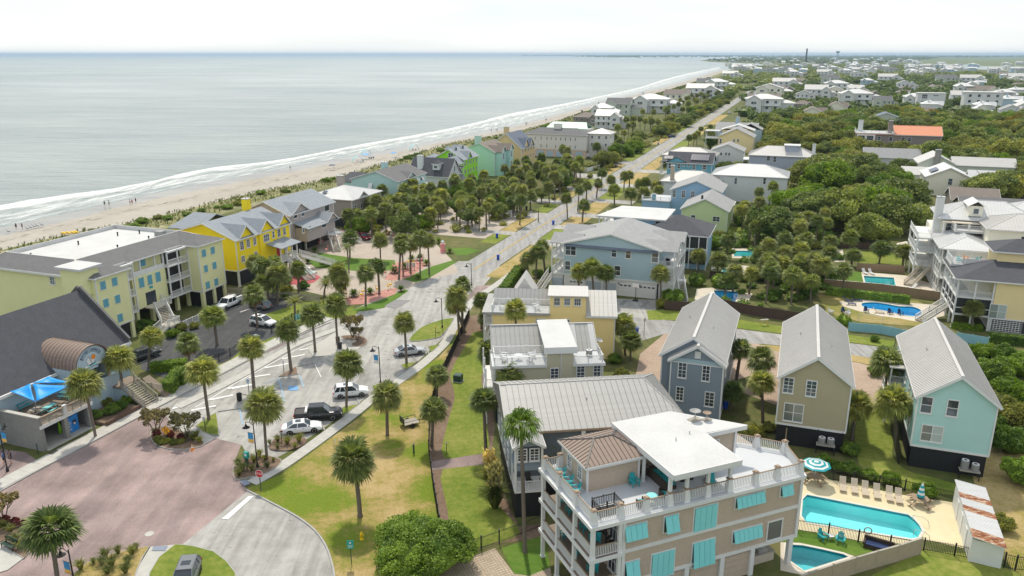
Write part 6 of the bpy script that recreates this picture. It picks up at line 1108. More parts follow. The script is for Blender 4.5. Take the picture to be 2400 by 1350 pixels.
b.posts([(-2.4,.2),(-2.4,5)],0,7.4,.2);b.part('porch_roof',MB().slab([(-2.7,-.3,7.4),(0,-.3,7.9),(0,6,7.9),(-2.7,6,7.4)],.12),'shingle_dark');b.box('porch_floor',-2.5,0,0,6,3,3.2,'trim');b.rail([(0,.1),(-2.4,.1),(-2.4,5.9)],3.2,1,posts=0)
b=front_house('white two storey house with big pale hipped metal roof',c('T',1625,655),1820,0,8.0,10.8,14,'offwhite','metal_white','hip',W=22,ribs=.6);b.wpx('f',0,'T',[(1685,690,1722,760),(1925,698,1968,790),(2330,700,2372,790)],'dh');b.part('shutter',MB().box(10,10.5,-.06,0,4.6,6.4),'trim')
b=LV=front_house('lavender grey house with pale seamed roof and raised roof box',c('U',752,592),c('U',1440,605)[0],0,8.0,11,12,'siding_lavender','metal_light','hip',W=23,ribs=.6);b.wpx('f',0,'U',[(945,600,985,658),(1018,608,1055,672),(925,708,960,740)],'dh');b.box('roof_box',12.4,17.0,2.5,7.5,9,11.6,'siding_lavender');b.box('box_lid',11.8,17.6,2,8,11.6,11.85,'metal_white');b.chimney(22.3,5,1.2,1.2,7,12.2,'offwhite');b.box('porch_floor',-2.4,0,1,9,3,3.2,'trim');b.box('porch_floor',-2.4,0,1,9,6,6.2,'trim');b.posts([(-2.3,1.1),(-2.3,5),(-2.3,8.9)],0,7.8,.2)
b=front_house('golden yellow gabled house with rooftop gazebo on its side',c('U',410,378),c('U',750,480)[0],0,7.4,11.0,13,'siding_butter','shingle_light','gy',W=15.5);b.wpx('f',0,'U',[(415,408,440,462),(565,412,590,446),(612,412,636,446)],'dh');b.box('gazebo_floor',-6.5,-.2,1,7,6.0,6.3,'trim');b.posts([(-6.3,1.2),(-.4,1.2),(-6.3,6.8),(-.4,6.8)],0,9.4,.2);b.box('gazebo_roof',-6.8,0,.7,7.3,9.4,9.65,'white_flat');b.rail([(-.4,1.2),(-6.3,1.2),(-6.3,6.8)],6.3,1,posts=0);b.part('rear_roof',MB().slab([(-1,14,9),(7,14,11.6),(7,24,11.6),(-1,24,9)],.2).slab([(15,14,9),(7,14,11.601),(7,24,11.601),(15,24,9)],.2),'metal_light');b.box('rear_wall',0,14,14.5,24,0,9,'siding_butter')
b=front_house('white gabled cottage in front of the golden yellow house',c('U',325,535),c('U',620,570)[0],0,5.0,7.6,12,'wpaint','shingle_light','gy',W=13);b.wpx('f',0,'U',[(418,562,446,598),(475,562,500,600),(510,565,535,602)],'dh')
b=front_house('long low house with pale ribbed hip roof behind the solar house',c('T',915,375),c('T',1680,360)[0],0,4.6,7.2,14,'siding_lavender','metal_light','hip',W=21,ribs=.7)
b=front_house('grey-blue gabled house with square chimney among the oaks',c('U',378,300),c('U',740,340)[0],0,7,10,14,'siding_paleblue','shingle_light','gx',W=20);b.chimney(10,4,2,1.4,8,13,'siding_paleblue');b.part('side_gable',MB().slab([(11,-4,7.5),(17,-4,10.5),(17,8,10.5),(11,8,7.5)],.15).slab([(23,-4,7.5),(17,-4,10.501),(17,8,10.501),(23,8,7.5)],.15),'shingle_light');b.box('side_wing',11.5,22.5,-3.6,7,0,7.6,'siding_paleblue')
# pale yellow three-level house with porches at the right edge
b=YR=Bld('large_house','pale yellow three storey house with screened porches and solar roof',(73.7,123.9),ST);W_=17
b.box('wall',5.6,W_,.0,13,2.3,8.4,'siding_butter');b.box('inner_wall',2.6,5.6,2.6,13,2.3,8.4,'siding_cream');b.box('ground_wall',5.6,W_,.1,13,0,2.3,'wpaint');b.hip(0,W_,0,13,8.5,10.6,'shingle_dark',.5);b.band(5.6,W_,0,13,2.15,.25)
for z in(2.3,5.3):b.box('porch_floor',0,5.6,0,13,z,z+.25,'trim')
b.posts([(.15,.15),(2.75,.15),(5.4,.15),(.15,3.3),(.15,6.5),(.15,9.7),(.15,12.8)],0,8.4,.25);b.rail([(.15,12.8),(.15,.15),(5.4,.15)],5.55,1.0,posts=0);b.box('screen',.3,5.3,.2,.24,2.6,5.2,'screen_dark');b.part('screen',MB().box(.2,.24,.4,12.6,2.6,5.2),'screen_dark');b.part('screen_rail',MB().box(.1,.2,.2,12.8,3.5,3.65).box(.2,5.4,.1,.2,3.5,3.65),'trim')
b.wpx('f',0,'W',[(862,1005,1030,1140)],'pair',glass='glass_blind')
lt=MB()
for i in range(22):
 if i%11<9:lt.box(6.2+i*.45,6.28+i*.45,.04,.09,.2,2.0)
for k in range(6):lt.box(6.0,10.3,.05,.08,.25+k*.32,.33+k*.32).box(11.0,15.5,.05,.08,.25+k*.32,.33+k*.32)
b.part('lattice',lt,'trim');b.box('lattice_back',5.9,15.6,.08,.1,.1,2.1,'interior')
b.box('upper_wall',6.4,W_,6,13,9.4,12.2,'siding_butter');b.hip(6.0,W_,6,13,12.2,13.8,'shingle_dark',.5);b.box('roof_deck',-.2,6.3,7,12.6,8.9,9.3,'white_flat');b.rail([(6.2,7.1),(-.1,7.1),(-.1,12.5),(6.2,12.5)],9.3,1.1,posts=2,bw=.06)
for i in range(4):o=lk('solar_panel',sp_,b.e,(5.2+i*1.05,2.2,9.35));o.rotation_euler=(.32,0,0)
for i in range(5):o=lk('solar_panel',sp_,b.e,(10.5+i*1.05,2.4,9.42));o.rotation_euler=(.32,0,0)
for i in range(5):o=lk('solar_panel',sp_,b.e,(9.5+i*1.05,7.6,12.95));o.rotation_euler=(.42,0,0)
b.stairs((-.2,5.5,2.4),(-4.6,1.5,.1),1.5,14,'trim')
for i,(x,y,m_)in enumerate([(1.2,8.4,'aqua_paint'),(2.6,10.6,'orange'),(4.9,8.4,'orange'),(4.6,10.8,'tealp')]):adirondack(('pale aqua','orange','amber','teal')[i]+' chair on the roof deck of the pale yellow house',Vector((b.O.x+x*b.cr-y*b.sr,b.O.y+x*b.sr+y*b.cr,9.3)),i*1.3,m_)
# tall white houses behind
b=Bld('large_house','tall cream-white house with stacked side porches and silver roofs',P(*c('W',432,492),8.8),ST);W_=20
b.box('wall',2.5,W_,0,16,0,8.8,'siding_cream');b.hip(0,9,0,16,8.9,10.5,'metal_white',.5,ribs=.6);b.box('upper_wall',8,W_,4,15,8.8,12.4,'siding_cream');b.hip(8,W_,4,15,12.4,14.6,'metal_light',.5,ribs=.6);b.hip(9.01,W_,0,4,8.8,9.8,'metal_white',.4)
for z in(.02,3.0,6.0):b.box('porch_floor',0,2.5,0,16,z,z+.2,'trim');b.rail([(2.4,.1),(.1,.1),(.1,15.9)],z+.2,1,posts=0)
b.posts([(.15,.15+i*2.6)for i in range(7)],0,8.8,.25);b.win('f',4,14,10.4,1.2,2.0,'pair',trim='black');b.part('deck_box',MB().box(3,8,8,14,10.6,11.0),'white_flat');b.rail([(3.1,13.9),(3.1,8.1),(7.9,8.1)],11.0,1.0,posts=2)
b=Bld('large_house','tall white house with terraces, silver roof, dormer and white chimney',P(*c('W',175,520),5.8),ST);W_=22
b.box('wall',3.6,W_,4,16,0,9.6,'siding_cream');
for z in(3.0,5.8,8.6):b.box('terrace_floor',0,12,0,12,z,z+.25,'trim');b.rail([(11.9,.1),(.1,.1),(.1,11.9)],z+.25,1.0,posts=2.6)
b.posts([(.2,.2),(3.6,.2),(7.2,.2),(11.8,.2),(.2,5.8),(.2,11.8)],0,8.6,.3);b.box('upper_wall',4.6,W_,3.6,15,9.6,12.4,'siding_cream');b.hip(4.2,W_,3.2,15,12.4,15.4,'metal_white',.4,ribs=.6);b.chimney(3.9,5,1.4,1.4,5,16.4,'offwhite');b.box('dormer',9,11.4,3.4,8,13.2,15.2,'siding_cream');b.win('f',3.38,10.2,14.2,1.1,1.2,'fix');b.part('dormer_roof',MB().slab([(8.6,3,15.2),(10.2,3,16.2),(10.2,9,16.2),(8.6,9,15.2)],.1).slab([(11.8,3,15.2),(10.2,3,16.201),(10.2,9,16.201),(11.8,9,15.2)],.1),'metal_white');b.part('pergola_roof',MB().box(4.4,13.5,1.2,3.5,11.9,12.1),'deck_stone');b.posts([(4.6,1.4),(9,1.4),(13.3,1.4)],8.85,11.9,.25);b.win('f',3.58,6.8,10.8,3,2,'grid');b.win('f',3.58,11,10.8,3,2,'grid');b.hip(14,W_+8,6,18,12.5,15.2,'metal_white',.5,ribs=.6)
b.stairs((2.5,-.2,3.1),(-1.0,-5.0,.1),1.8,16,'deck_stone','deck_stone')
# houses in the oak wood
b=front_house('grey-white gabled house with stone chimney and long silver wing',c('V',905,300),c('V',1270,300)[0],0,6.6,9.6,13,'siding_sage','metal_light','gy',W=11.5);b.chimney(5.6,-.5,1.9,1.0,0,11.4,'block_wall');b.box('wing',11.51,31,3,11,0,6.0,'siding_sage');b.gable(11.5,31,3,11,6.0,8.4,'metal_light','x',.4,.4,wall='siding_sage');b.win('f',0,2,4.4,1,1.2,'dh');b.win('f',0,8.8,4.4,1.6,1.4,'pair')
b=front_house('butter yellow gabled house with white metal roof and solar panel',c('V',1010,490),c('V',1480,500)[0],0,6.0,9.0,14,'siding_cream','metal_white','gy',W=13);b.box('wing',13.01,24,2,11,0,4.6,'siding_cream');b.gable(13,24,2,11,4.6,7.8,'metal_white','x',.4,.4,wall='siding_cream');b.wpx('f',0,'V',[(1300,515,1365,610)],'dh');o=lk('solar_panel',MB().box(-1.2,1.2,-3,3,0,.06).mesh('solar_panel',MT['solar']),b.e,(2.4,5,7.7));o.rotation_euler=(0,-math.atan(3/6.5),0)
b=front_house('low white outbuilding joined beside the grey-white gabled house',c('V',690,455),c('V',940,460)[0],0,3.6,5.6,10,'offwhite','metal_light','gx',W=10)
b=front_house('long grey shingled low house behind the tall white houses',c('V',1500,940),2400,0,4.2,6.6,13,'siding_taupe','shingle_grey','gx',W=34)
b=front_house('small grey roofed cottage tucked behind the spreading oak',c('V',1360,800),c('V',1610,805)[0],0,4.0,6.6,11,'siding_taupe','shingle_brown','gx',W=12)
b=front_house('grey cottage with wide light roof in front of the orange roofed house',c('V',150,215),c('V',585,220)[0],0,5.2,8.2,10,'offwhite','shingle_light','gx',W=20);b.win('f',0,16,4,1.2,1.2,'fix')
b=OR=front_house('taupe house with bright orange metal roof and white roof terraces',c('Pp',830,850),2170,0,9.5,12.6,14,'siding_taupe','metal_orange','flat',W=34);b.box('terrace',-.6,15.5,-.6,14,9.81,10.1,'white_flat');b.gable(15.6,34,0,14,9.8,13.2,'metal_orange','x',.5,.5,wall='siding_taupe',ribs=.8);b.rail([(15,-.4),(-.4,-.4),(-.4,13)],10.1,1.1,posts=3);b.box('porch',-.1,7.5,-.9,-.01,0,9.5,'trim');b.chimney(1.5,8,2,1.6,9.8,15,'offwhite');b.chimney(13.5,3,1.8,1.6,9.8,15.5,'siding_taupe')
for x in(1.9,5.4):
 for z in(2.6,5.4,8.0):b.win('f',-.9,x,z,2.8,2.2,'grid',trim='trim')
for x in(9.2,14,19,21.5):b.win('f',0,x,7.8,1.5,1.9,'dh')
b=front_house('grey-green gabled house with white membrane roof behind the terraces',c('Pp',960,700),c('Pp',1190,740)[0],0,9,12,12,'siding_sage','shingle_blue','gy',W=16)
b=front_house('white modern cube house with tall glass bay among the oaks',c('Pp',1398,470),c('Pp',1590,480)[0],0,14,14.5,12,'offwhite','white_flat','flat',W=20);b.win('f',0,5,11.5,4,3.4,'grid');b.win('f',0,5,6.5,4,3.4,'grid');b.win('f',0,13,12.4,4,.9,'fix')
# ================================================================ plants
RNG=np.random.default_rng(5)
mat_leaf('leaf_palm',(.165,.205,.070),(.375,.385,.155),trans=0.38);mat_leaf('leaf_palm_dark',(.125,.175,.062),(.29,.33,.12),trans=0.36);mat_leaf('leaf_pindo',(0.156,0.204,0.120),(0.288,0.324,0.204),trans=0.33);mat_leaf('leaf_brown',(0.130,0.085,0.035),(0.250,0.170,0.080),trans=0.28)
mat_leaf('leaf_oak',(.105,.152,.050),(.30,.345,.115),trans=0.34);mat_leaf('leaf_bright',(0.100,0.188,0.019),(0.206,0.306,0.030),trans=0.38);mat_leaf('leaf_olive',(0.153,0.181,0.040),(0.330,0.330,0.085),trans=0.33);mat_leaf('leaf_shrub',(0.089,0.162,0.030),(0.218,0.324,0.049),trans=0.32);mat_leaf('leaf_gold',(0.160,0.120,0.012),(0.300,0.220,0.020),trans=0.38);mat_leaf('leaf_grass',(0.112,0.144,0.037),(0.275,0.275,0.100),trans=0.33);mat_leaf('leaf_plume',(0.450,0.360,0.200),(0.620,0.520,0.340),trans=0.38);mat_leaf('leaf_red',(0.100,0.020,0.030),(0.200,0.050,0.050),trans=0.28);mat_leaf('leaf_crape',(0.150,0.130,0.070),(0.270,0.230,0.130),trans=0.33)
mat('bark_palm',(.17,.14,.11),.9,.28,3.0,bump=.6);mat('bark',(.16,.135,.11),.9,.25,3,bump=.6)
def np_mesh(name,V,Q,m):
 V=np.asarray(V,dtype=np.float32).reshape(-1,3);me=bpy.data.meshes.new(name);k=Q.shape[1];n_=len(Q)
 me.vertices.add(len(V));me.vertices.foreach_set('co',V.ravel());me.loops.add(n_*k);me.loops.foreach_set('vertex_index',Q.ravel().astype(np.int32));me.polygons.add(n_);me.polygons.foreach_set('loop_start',np.arange(0,n_*k,k,dtype=np.int32))
 try:me.polygons.foreach_set('loop_total',np.full(n_,k,dtype=np.int32))
 except Exception:pass
 for mm in(m if isinstance(m,list)else[m]):me.materials.append(mm)
 me.update(calc_edges=True);return me
def quads_at(Pn,N,size,rng,asp=1.6):                       # leaf quads at points Pn, about normals N
 n_=len(Pn);N=N/np.maximum(1e-6,np.linalg.norm(N,axis=1,keepdims=True));r=rng.normal(size=(n_,3));U=np.cross(N,r);U /= np.maximum(1e-6,np.linalg.norm(U,axis=1,keepdims=True));W_=np.cross(N,U);s=np.asarray(size).reshape(-1,1)*np.ones((n_,1))
 A,B_=U*s*asp*.5,W_*s*.5;V=np.stack([Pn-A*.9,Pn-B_+A*.1,Pn+A,Pn+B_+A*.1],1);return V.reshape(-1,3)
def cloud(centers,radii,per,lsize,seed,up=.25,flat=.75):
 rng=np.random.default_rng(seed);PV=[]
 for ce,r in zip(centers,radii):
  d=rng.normal(size=(per,3));d[:,2]+=up;d /= np.linalg.norm(d,axis=1,keepdims=True);rr=r*(.72+.33*rng.random((per,1)));p=np.asarray(ce)+d*rr*np.array([1,1,flat]);nn=d+.75*rng.normal(size=(per,3));PV.append(quads_at(p,nn,lsize*(.65+.7*rng.random(per)),rng))
 return np.concatenate(PV)
def blob(seed,r,flat=.7,sub=2,jit=.12,ce=(0,0,0)):
 bm=bmesh.new();bmesh.ops.create_icosphere(bm,subdivisions=sub,radius=1);rng=np.random.default_rng(seed);V=np.array([v.co[:]for v in bm.verts]);F_=np.array([[v.index for v in f.verts]for f in bm.faces]);bm.free();V *=(r*(1+jit*rng.normal(size=(len(V),1))));V[:,2]*= flat;return V+np.array(ce),F_
def crown_mesh(name,seed,nc,per,lsize,m,flat=.72,shell=(.52,.82),cr=(.18,.32),core=.66):
 rng=np.random.default_rng(seed);d=rng.normal(size=(nc,3));d[:,2]=np.abs(d[:,2])*.9-.18;d /= np.linalg.norm(d,axis=1,keepdims=True);rad=shell[0]+(shell[1]-shell[0])*rng.random((nc,1));lump=1+.16*np.sin(3*np.arctan2(d[:,1:2],d[:,0:1])+seed);C_=d*rad*lump*np.array([1,1,flat]);R_=cr[0]+(cr[1]-cr[0])*rng.random(nc)
 V=cloud(C_,R_,per,lsize,seed+1);Q=np.arange(len(V)).reshape(-1,4)
 if core:
  cv,cf=blob(seed+2,core,flat*.92,2,.08);cq=np.concatenate([cf,cf[:,2:3]],1)+len(V)
  # core as degenerate-free quads: triangles kept through a second mesh join below
  me=np_mesh(name,V,Q,m);bm=bmesh.new();bm.from_mesh(me);vs_=[bm.verts.new(v)for v in cv];[bm.faces.new([vs_[i]for i in f])for f in cf];bm.to_mesh(me);bm.free();return me
 return np_mesh(name,V,Q,m)
def trunk_mesh(name,h,r,seed,m,limbs=5,spread=.55):
 rng=random.Random(seed);mb=MB();mb.tube((0,0,-.05),(0,0,h*.45),r,r*.75,8,False)
 for i in range(limbs):
  a=i*6.283/limbs+rng.uniform(-.4,.4);q=Vector((math.cos(a)*spread*h*.5,math.sin(a)*spread*h*.5,h*rng.uniform(.7,.85)));mb.tube((0,0,h*.42),q,r*.55,r*.3,6,False);mb.tube(q,q+Vector((math.cos(a)*.25*h,math.sin(a)*.25*h,h*.2)),r*.3,r*.12,5,False)
 return mb.mesh(name,m,True)
# ---- palms
def fan_crown(name,seed,n_=50,mats=('leaf_palm','leaf_brown'),R_=2.15,droop=.5,skirt=0,blades=21,lo=-.75):
 rng=random.Random(seed);V=[];Q=[];mi=[]
 for k in range(n_+skirt):
  dead=k>=n_;t=(k+.5)/n_ if not dead else 0;ph=k*2.39996+rng.uniform(-.3,.3)
  el=math.asin(max(-1,min(1,lo+(1.72)*(t**.9))))if not dead else rng.uniform(-1.25,-.7)
  if not dead and el>1.35:el=1.3
  d=Vector((math.cos(ph)*math.cos(el),math.sin(ph)*math.cos(el),math.sin(el)));pet=R_*rng.uniform(.36,.55)*(1 if not dead else .6);ll=R_*rng.uniform(.50,.64)
  side=d.cross(Vector((0,0,1)));side=side.normalized()if side.length>.05 else Vector((1,0,0));nn=side.cross(d).normalized();base=d*pet+Vector((0,0,-.10*(pet**2)))
  b0=len(V);s_=side*.02;V+=[tuple(-s_),tuple(s_),tuple(base+s_),tuple(base-s_)];Q.append((b0,b0+1,b0+2,b0+3));mi.append(1 if dead else 0)
  for j in range(blades):
   a=R(-118+236*j/(blades-1))+rng.uniform(-.05,.05);dd=(d*math.cos(a)+side*math.sin(a)).normalized();L=ll*(.72+.28*math.cos(a))*rng.uniform(.85,1.1);wd=L*.06;per=dd.cross(nn).normalized()
   mid=base+dd*L*.6+nn*(.05*L);tip=base+dd*L-Vector((0,0,droop*L*rng.uniform(.35,.8)));b0=len(V);V+=[tuple(base),tuple(mid+per*wd),tuple(tip),tuple(mid-per*wd)];Q.append((b0,b0+1,b0+2,b0+3));mi.append(1 if dead else 0)
 me=np_mesh(name,np.array(V),np.array(Q),[MT[x]for x in mats]);me.polygons.foreach_set('material_index',np.array(mi,dtype=np.int32));return me
def feather_crown(name,seed,n_=26,m='leaf_pindo',R_=2.0,arch=1.0,lo=-.1):
 rng=random.Random(seed);V=[];Q=[]
 for k in range(n_):
  t=(k+.5)/n_;ph=k*2.39996;el=lo+1.35*t;L=R_*rng.uniform(.9,1.15);hd=Vector((math.cos(ph),math.sin(ph),0));side=Vector((-hd.y,hd.x,0));prev=Vector();
  for i in range(1,11):
   s=i/10;el_=el-arch*s*s*1.2;p_=prev+(hd*math.cos(el_)+Vector((0,0,1))*math.sin(el_))*(L/10)
   b0=len(V);w_=.018;V+=[tuple(prev-side*w_),tuple(prev+side*w_),tuple(p_+side*w_),tuple(p_-side*w_)];Q.append((b0,b0+1,b0+2,b0+3))
   ll=L*.30*math.sin(math.pi*min(.95,.12+.85*s))
   for sg in(-1,1):
    for u in(.25,.75):q=prev.lerp(p_,u);tip=q+side*sg*ll*.8+(p_-prev).normalized()*ll*.55+Vector((0,0,.12*ll));e=(p_-prev).normalized()*.035;b0=len(V);V+=[tuple(q-e),tuple(q+e),tuple(tip),tuple(tip)];V[-1]=tuple(tip+e*.3);Q.append((b0,b0+1,b0+2,b0+3))
   prev=p_
 return np_mesh(name,np.array(V),np.array(Q),MT[m])
FAN=[fan_crown('crown',s,62,('leaf_palm' if s%3 else 'leaf_palm_dark','leaf_brown'),droop=.35+.06*(s%4),skirt=(0,3,6,2,10,1)[s])for s in range(6)]
FAN.append(fan_crown('crown',41,40,('leaf_palm_dark','leaf_brown'),droop=.55,skirt=16,lo=-.55));WASH_C=fan_crown('crown',77,34,('leaf_bright','leaf_brown'),R_=2.1,droop=.9,skirt=3,blades=17,lo=-.6)
PINDO=[feather_crown('crown',3),feather_crown('crown',9,30,'leaf_palm',1.9,.9)];SAGO=feather_crown('crown',21,34,'leaf_shrub',1.0,.8,.05)
def ptrunk(r0,r1,bend,rings=9):
 prof=[]
 for i in range(rings*2+1):t=i/(rings*2);prof.append(((r0+(r1-r0)*t)*(1.0 if i%2 else 1.08)*(1.25 if i==0 else 1),t))
 mb=MB().lathe(prof,9);mb.v=[(x+bend*z*z,y,z)for x,y,z in mb.v];return mb.mesh('trunk',MT['bark_palm'],True)
BEND=(0,.3,-.25,.6,.1);PTR=[ptrunk(*q)for q in((.19,.15,0),(.23,.19,.3),(.16,.14,-.25),(.18,.15,.6),(.2,.16,.1))]
NP=[0]
def palm_at(g,h,label,group=None,var=None,s=1.0,lean=None,z0=0.0,crown=None,name='palm_tree',tr=None):
 i=NP[0];NP[0]+=1;rr=random.Random(i*17+3);t=thing(name,label,'palm',(g[0],g[1],z0),rr.uniform(0,6.28),group);v=var if var is not None else rr.randrange(7);h=max(1.0,h)
 ti=rr.randrange(5)if tr is None else 0;o=lk('trunk',PTR[ti],t);o.scale=(1,1,h);k=lk('crown',crown or FAN[v],t,(BEND[ti],0,h-.05));q_=s*rr.uniform(.86,1.1);k.scale=(q_,q_*rr.uniform(.92,1.08),q_*rr.uniform(.9,1.12))
 ln=lean if lean is not None else(rr.uniform(-.07,.07),rr.uniform(-.07,.07))
 e=Matrix.Rotation(ln[0],3,'Y')@Matrix.Rotation(ln[1],3,'X')@Matrix.Rotation(t.rotation_euler.z,3,'Z');t.rotation_euler=e.to_euler();return t
def palm(px,py,ty,label,group=None,cx=None,s=1.0,**k):     # foot pixel, top row of the crown, crown column
 g=P(px,py);H_=hgt(px,py,ty);h=H_-1.45*s;ln=None
 if cx is not None:
  q=g.copy();zc=g.y*CP-(h-HC)*SP;dx=(cx-1200)*zc/FPX-g.x;ln=(math.atan2(dx,max(h,.5)),0)
 return palm_at(g,h,label,group,s=s,lean=ln,**k)
SP_='sabal palm in the paved palm strip between the lane and parking';SP2='sabal palm beside the sidewalk of the angled parking'
for a in[(596,919,790,586),(683,871,748,669),(739,826,715,732),(793,816,690,780)]:palm(*a[:3],SP_,'street median palms',cx=a[3])
for a in[(953,852,733,948),(812,956,823,812),(490,985,840,473)]:palm(*a[:3],SP2,'parking island palms',cx=a[3])
palm(626,1078,918,'sabal palm in the grassy bed beside the white sedan',cx=613,s=1.08);palm(908,1021,900,'sabal palm on the dry lawn beside the flat utility trailer',cx=905);palm(844,1211,1042,'sabal palm with a brown skirt alone on the dry lawn',cx=835,var=4,s=1.1)
palm(140,1395,1198,'sabal palm by the lamp post at the corner of the brick plaza',cx=118,var=0,s=1.12);palm(224,1024,870,'sabal palm on the sidewalk in front of the restaurant deck',cx=201,var=1);palm(290,943,812,'sabal palm in the planter beside the restaurant stair',cx=280,var=2);palm(349,862,765,'sabal palm at the corner of the asphalt lot near the restaurant',cx=345);palm(447,892,780,'sabal palm rising behind the hedge by the sidewalk',cx=441);palm(509,810,718,'sabal palm in the small island of the asphalt lot',cx=502);palm(604,768,668,'sabal palm between the parked white cars',cx=595,s=1.1)
palm(1024,932,857,'stout sabal palm beside the black fence and green box',cx=1024,s=.95,var=3);palm(1012,1046,931,'stout sabal palm leaning on the black fence',cx=1016,s=.98,var=5)
for a in[(1077,798,672,1070),(1084,772,650,1082),(1090,780,690,1062)]:palm(*a[:3],'sabal palm in the clump beside the street lamp at the bend','bend palms',cx=a[3],s=.95)
for a in[(1129,770,686,1128),(1150,794,722,1146),(1145,910,804,1143),(1139,1062,912,1133)]:palm(*a[:3],'slim sabal palm growing along the mulch path by the three cottages','cottage path palms',cx=a[3],s=.88)
palm(1212,880,703,'sabal palm between the yellow and beige cottages',cx=1208,s=.9);palm(1207,985,847,'sabal palm in front of the beige cottage',cx=1203,s=.9);palm(1283,1150,1000,'sabal palm between the grey cottage and the tan house',cx=1287,s=.95)
palm(1230.6,1294,958,'tall slender fan palm standing over the tan house',cx=1221,crown=WASH_C,s=1.0,tr=PTR[1])
for a in[(1355,706,618,1357),(1393,708,608,1386),(1420,710,620,1424)]:palm(*a[:3],'sabal palm in front of the garage wall of the blue-grey house','garage wall palms',cx=a[3],s=1.0)
palm(1548,712,620,'sabal palm at the right garage corner of the blue-grey house',cx=1551,s=1.1)
for a in[(1237,660,590,1236),(1256,655,572,1256),(1278,640,560,1270)]:palm(*a[:3],'sabal palm beside the left porch of the blue-grey house','left porch palms',cx=a[3])
for a in[(1465,832,742,1464),(1478,845,775,1476)]:palm(*a[:3],'bushy palm at the end of the lane by the blue bins','lane end palms',cx=a[3],s=.95)
palm(1622,975,885,'sabal palm in front of the slate blue cottage',cx=1626,s=.95);palm(1712,960,892,'short palm at the right corner of the slate cottage',cx=1713,s=.9);palm(1725,895,798,'dark sabal palm beside the slate cottage wall',cx=1736,s=.9,var=3)
palm(1788,990,868,'sabal palm against the left wall of the tan cottage',cx=1786,s=.98);palm(1782,930,820,'sabal palm on the brick court left of the tan cottage',cx=1785,s=.95);palm(1996,1030,922,'sabal palm at the right corner of the tan cottage',cx=2008,s=.95);palm(2072,972,820,'tall sabal palm on the brick court beside the mint cottage',cx=2082,s=1.0);palm(2101,1055,910,'sabal palm in the mulch bed of the mint cottage',cx=2105,s=1.0);palm(2279,775,703,'sabal palm in front of the screened yellow porch',cx=2280,s=.95)
# yellow house garden
for a in[(700,690,612,700),(797,705,620,792),(802,700,640,796),(857,716,622,857),(889,690,606,888),(892,612,548,890)]:palm(*a[:3],'sabal palm on the drive of the bright yellow house','yellow house drive palms',cx=a[3])
for a in[(945,648,545,944),(962,640,552,962),(985,650,540,983),(1006,642,545,1004),(935,655,560,938)]:palm(*a[:3],'sabal palm in the flamingo bed by the yellow house','flamingo bed palms',cx=a[3])
for a in[(600,690,595,600),(628,702,605,626),(650,712,622,652),(612,715,640,618),(640,690,600,642)]:palm(*a[:3],'palm in the thicket before the stair of the yellow house','yellow stair palms',cx=a[3],s=1.1)
palm(820,606,542,'sabal palm behind the silvery feather palm',cx=820);palm(692,752,690,'low feather palm behind the lot fence',cx=690,crown=PINDO[1],s=1.0);palm(760,695,652,'low feather palm by the picket fence',cx=758,crown=PINDO[1],s=1.05);palm(818,640,566,'silvery feather palm on the lawn of the yellow house',cx=816,crown=PINDO[0],s=1.1);palm(690,620,590,'dark feather palm by the yellow house stair',cx=690,crown=PINDO[1]);palm(718,572,540,'feather palm beside the pinkish grey house',cx=718,crown=PINDO[1])
def scatter_px(poly,n_,rng,mind,test=None):
 xs,ys=[q[0]for q in poly],[q[1]for q in poly];out=[];tries=0
 def inside(x,y):
  r_=False;j=len(poly)-1
  for i in range(len(poly)):
   xi,yi=poly[i];xj,yj=poly[j]
   if(yi>y)!=(yj>y)and x<(xj-xi)*(y-yi)/(yj-yi)+xi:r_=not r_
   j=i
  return r_
 gpoly=[P(*q)for q in poly];gx=[q.x for q in gpoly];gy=[q.y for q in gpoly];gp=[(q.x,q.y)for q in gpoly];poly=gp
 while len(out)<n_ and tries<n_*40:
  tries+=1;x,y=rng.uniform(min(gx),max(gx)),rng.uniform(min(gy),max(gy))
  if not inside(x,y)or(test and not test((x,y))):continue
  if any((x-a)**2+(y-b_)**2<mind*mind for a,b_ in out):continue
  out.append((x,y))
 return out
def road_clear(p,m_=5.5):
 d=Vector((p[0],p[1],0))-rc;s=d.dot(US);o_=d.dot(VS);return not(-20<s<900 and-m_-.6<o_<m_)
def inpool(p):
 for pl in HOLES:
  ce=sum(pl,Vector())/len(pl)
  d=math.hypot(*p)
  for k in(0,5,9):
   if(ce.x-p[0]*(1+k/d))**2+(ce.y-p[1]*(1+k/d))**2<30:return True
 return False
ok=lambda mg:(lambda p:clear(p,mg)and road_clear(p)and not inpool(p))
rg=random.Random(4)
def okw(p):
 d=Vector((p[0],p[1],0)).normalized()
 return road_clear(p)and not inpool(p)and all(clear((p[0]+d.x*k,p[1]+d.y*k),3.5 if k==0 else .5)for k in(0,6,12))
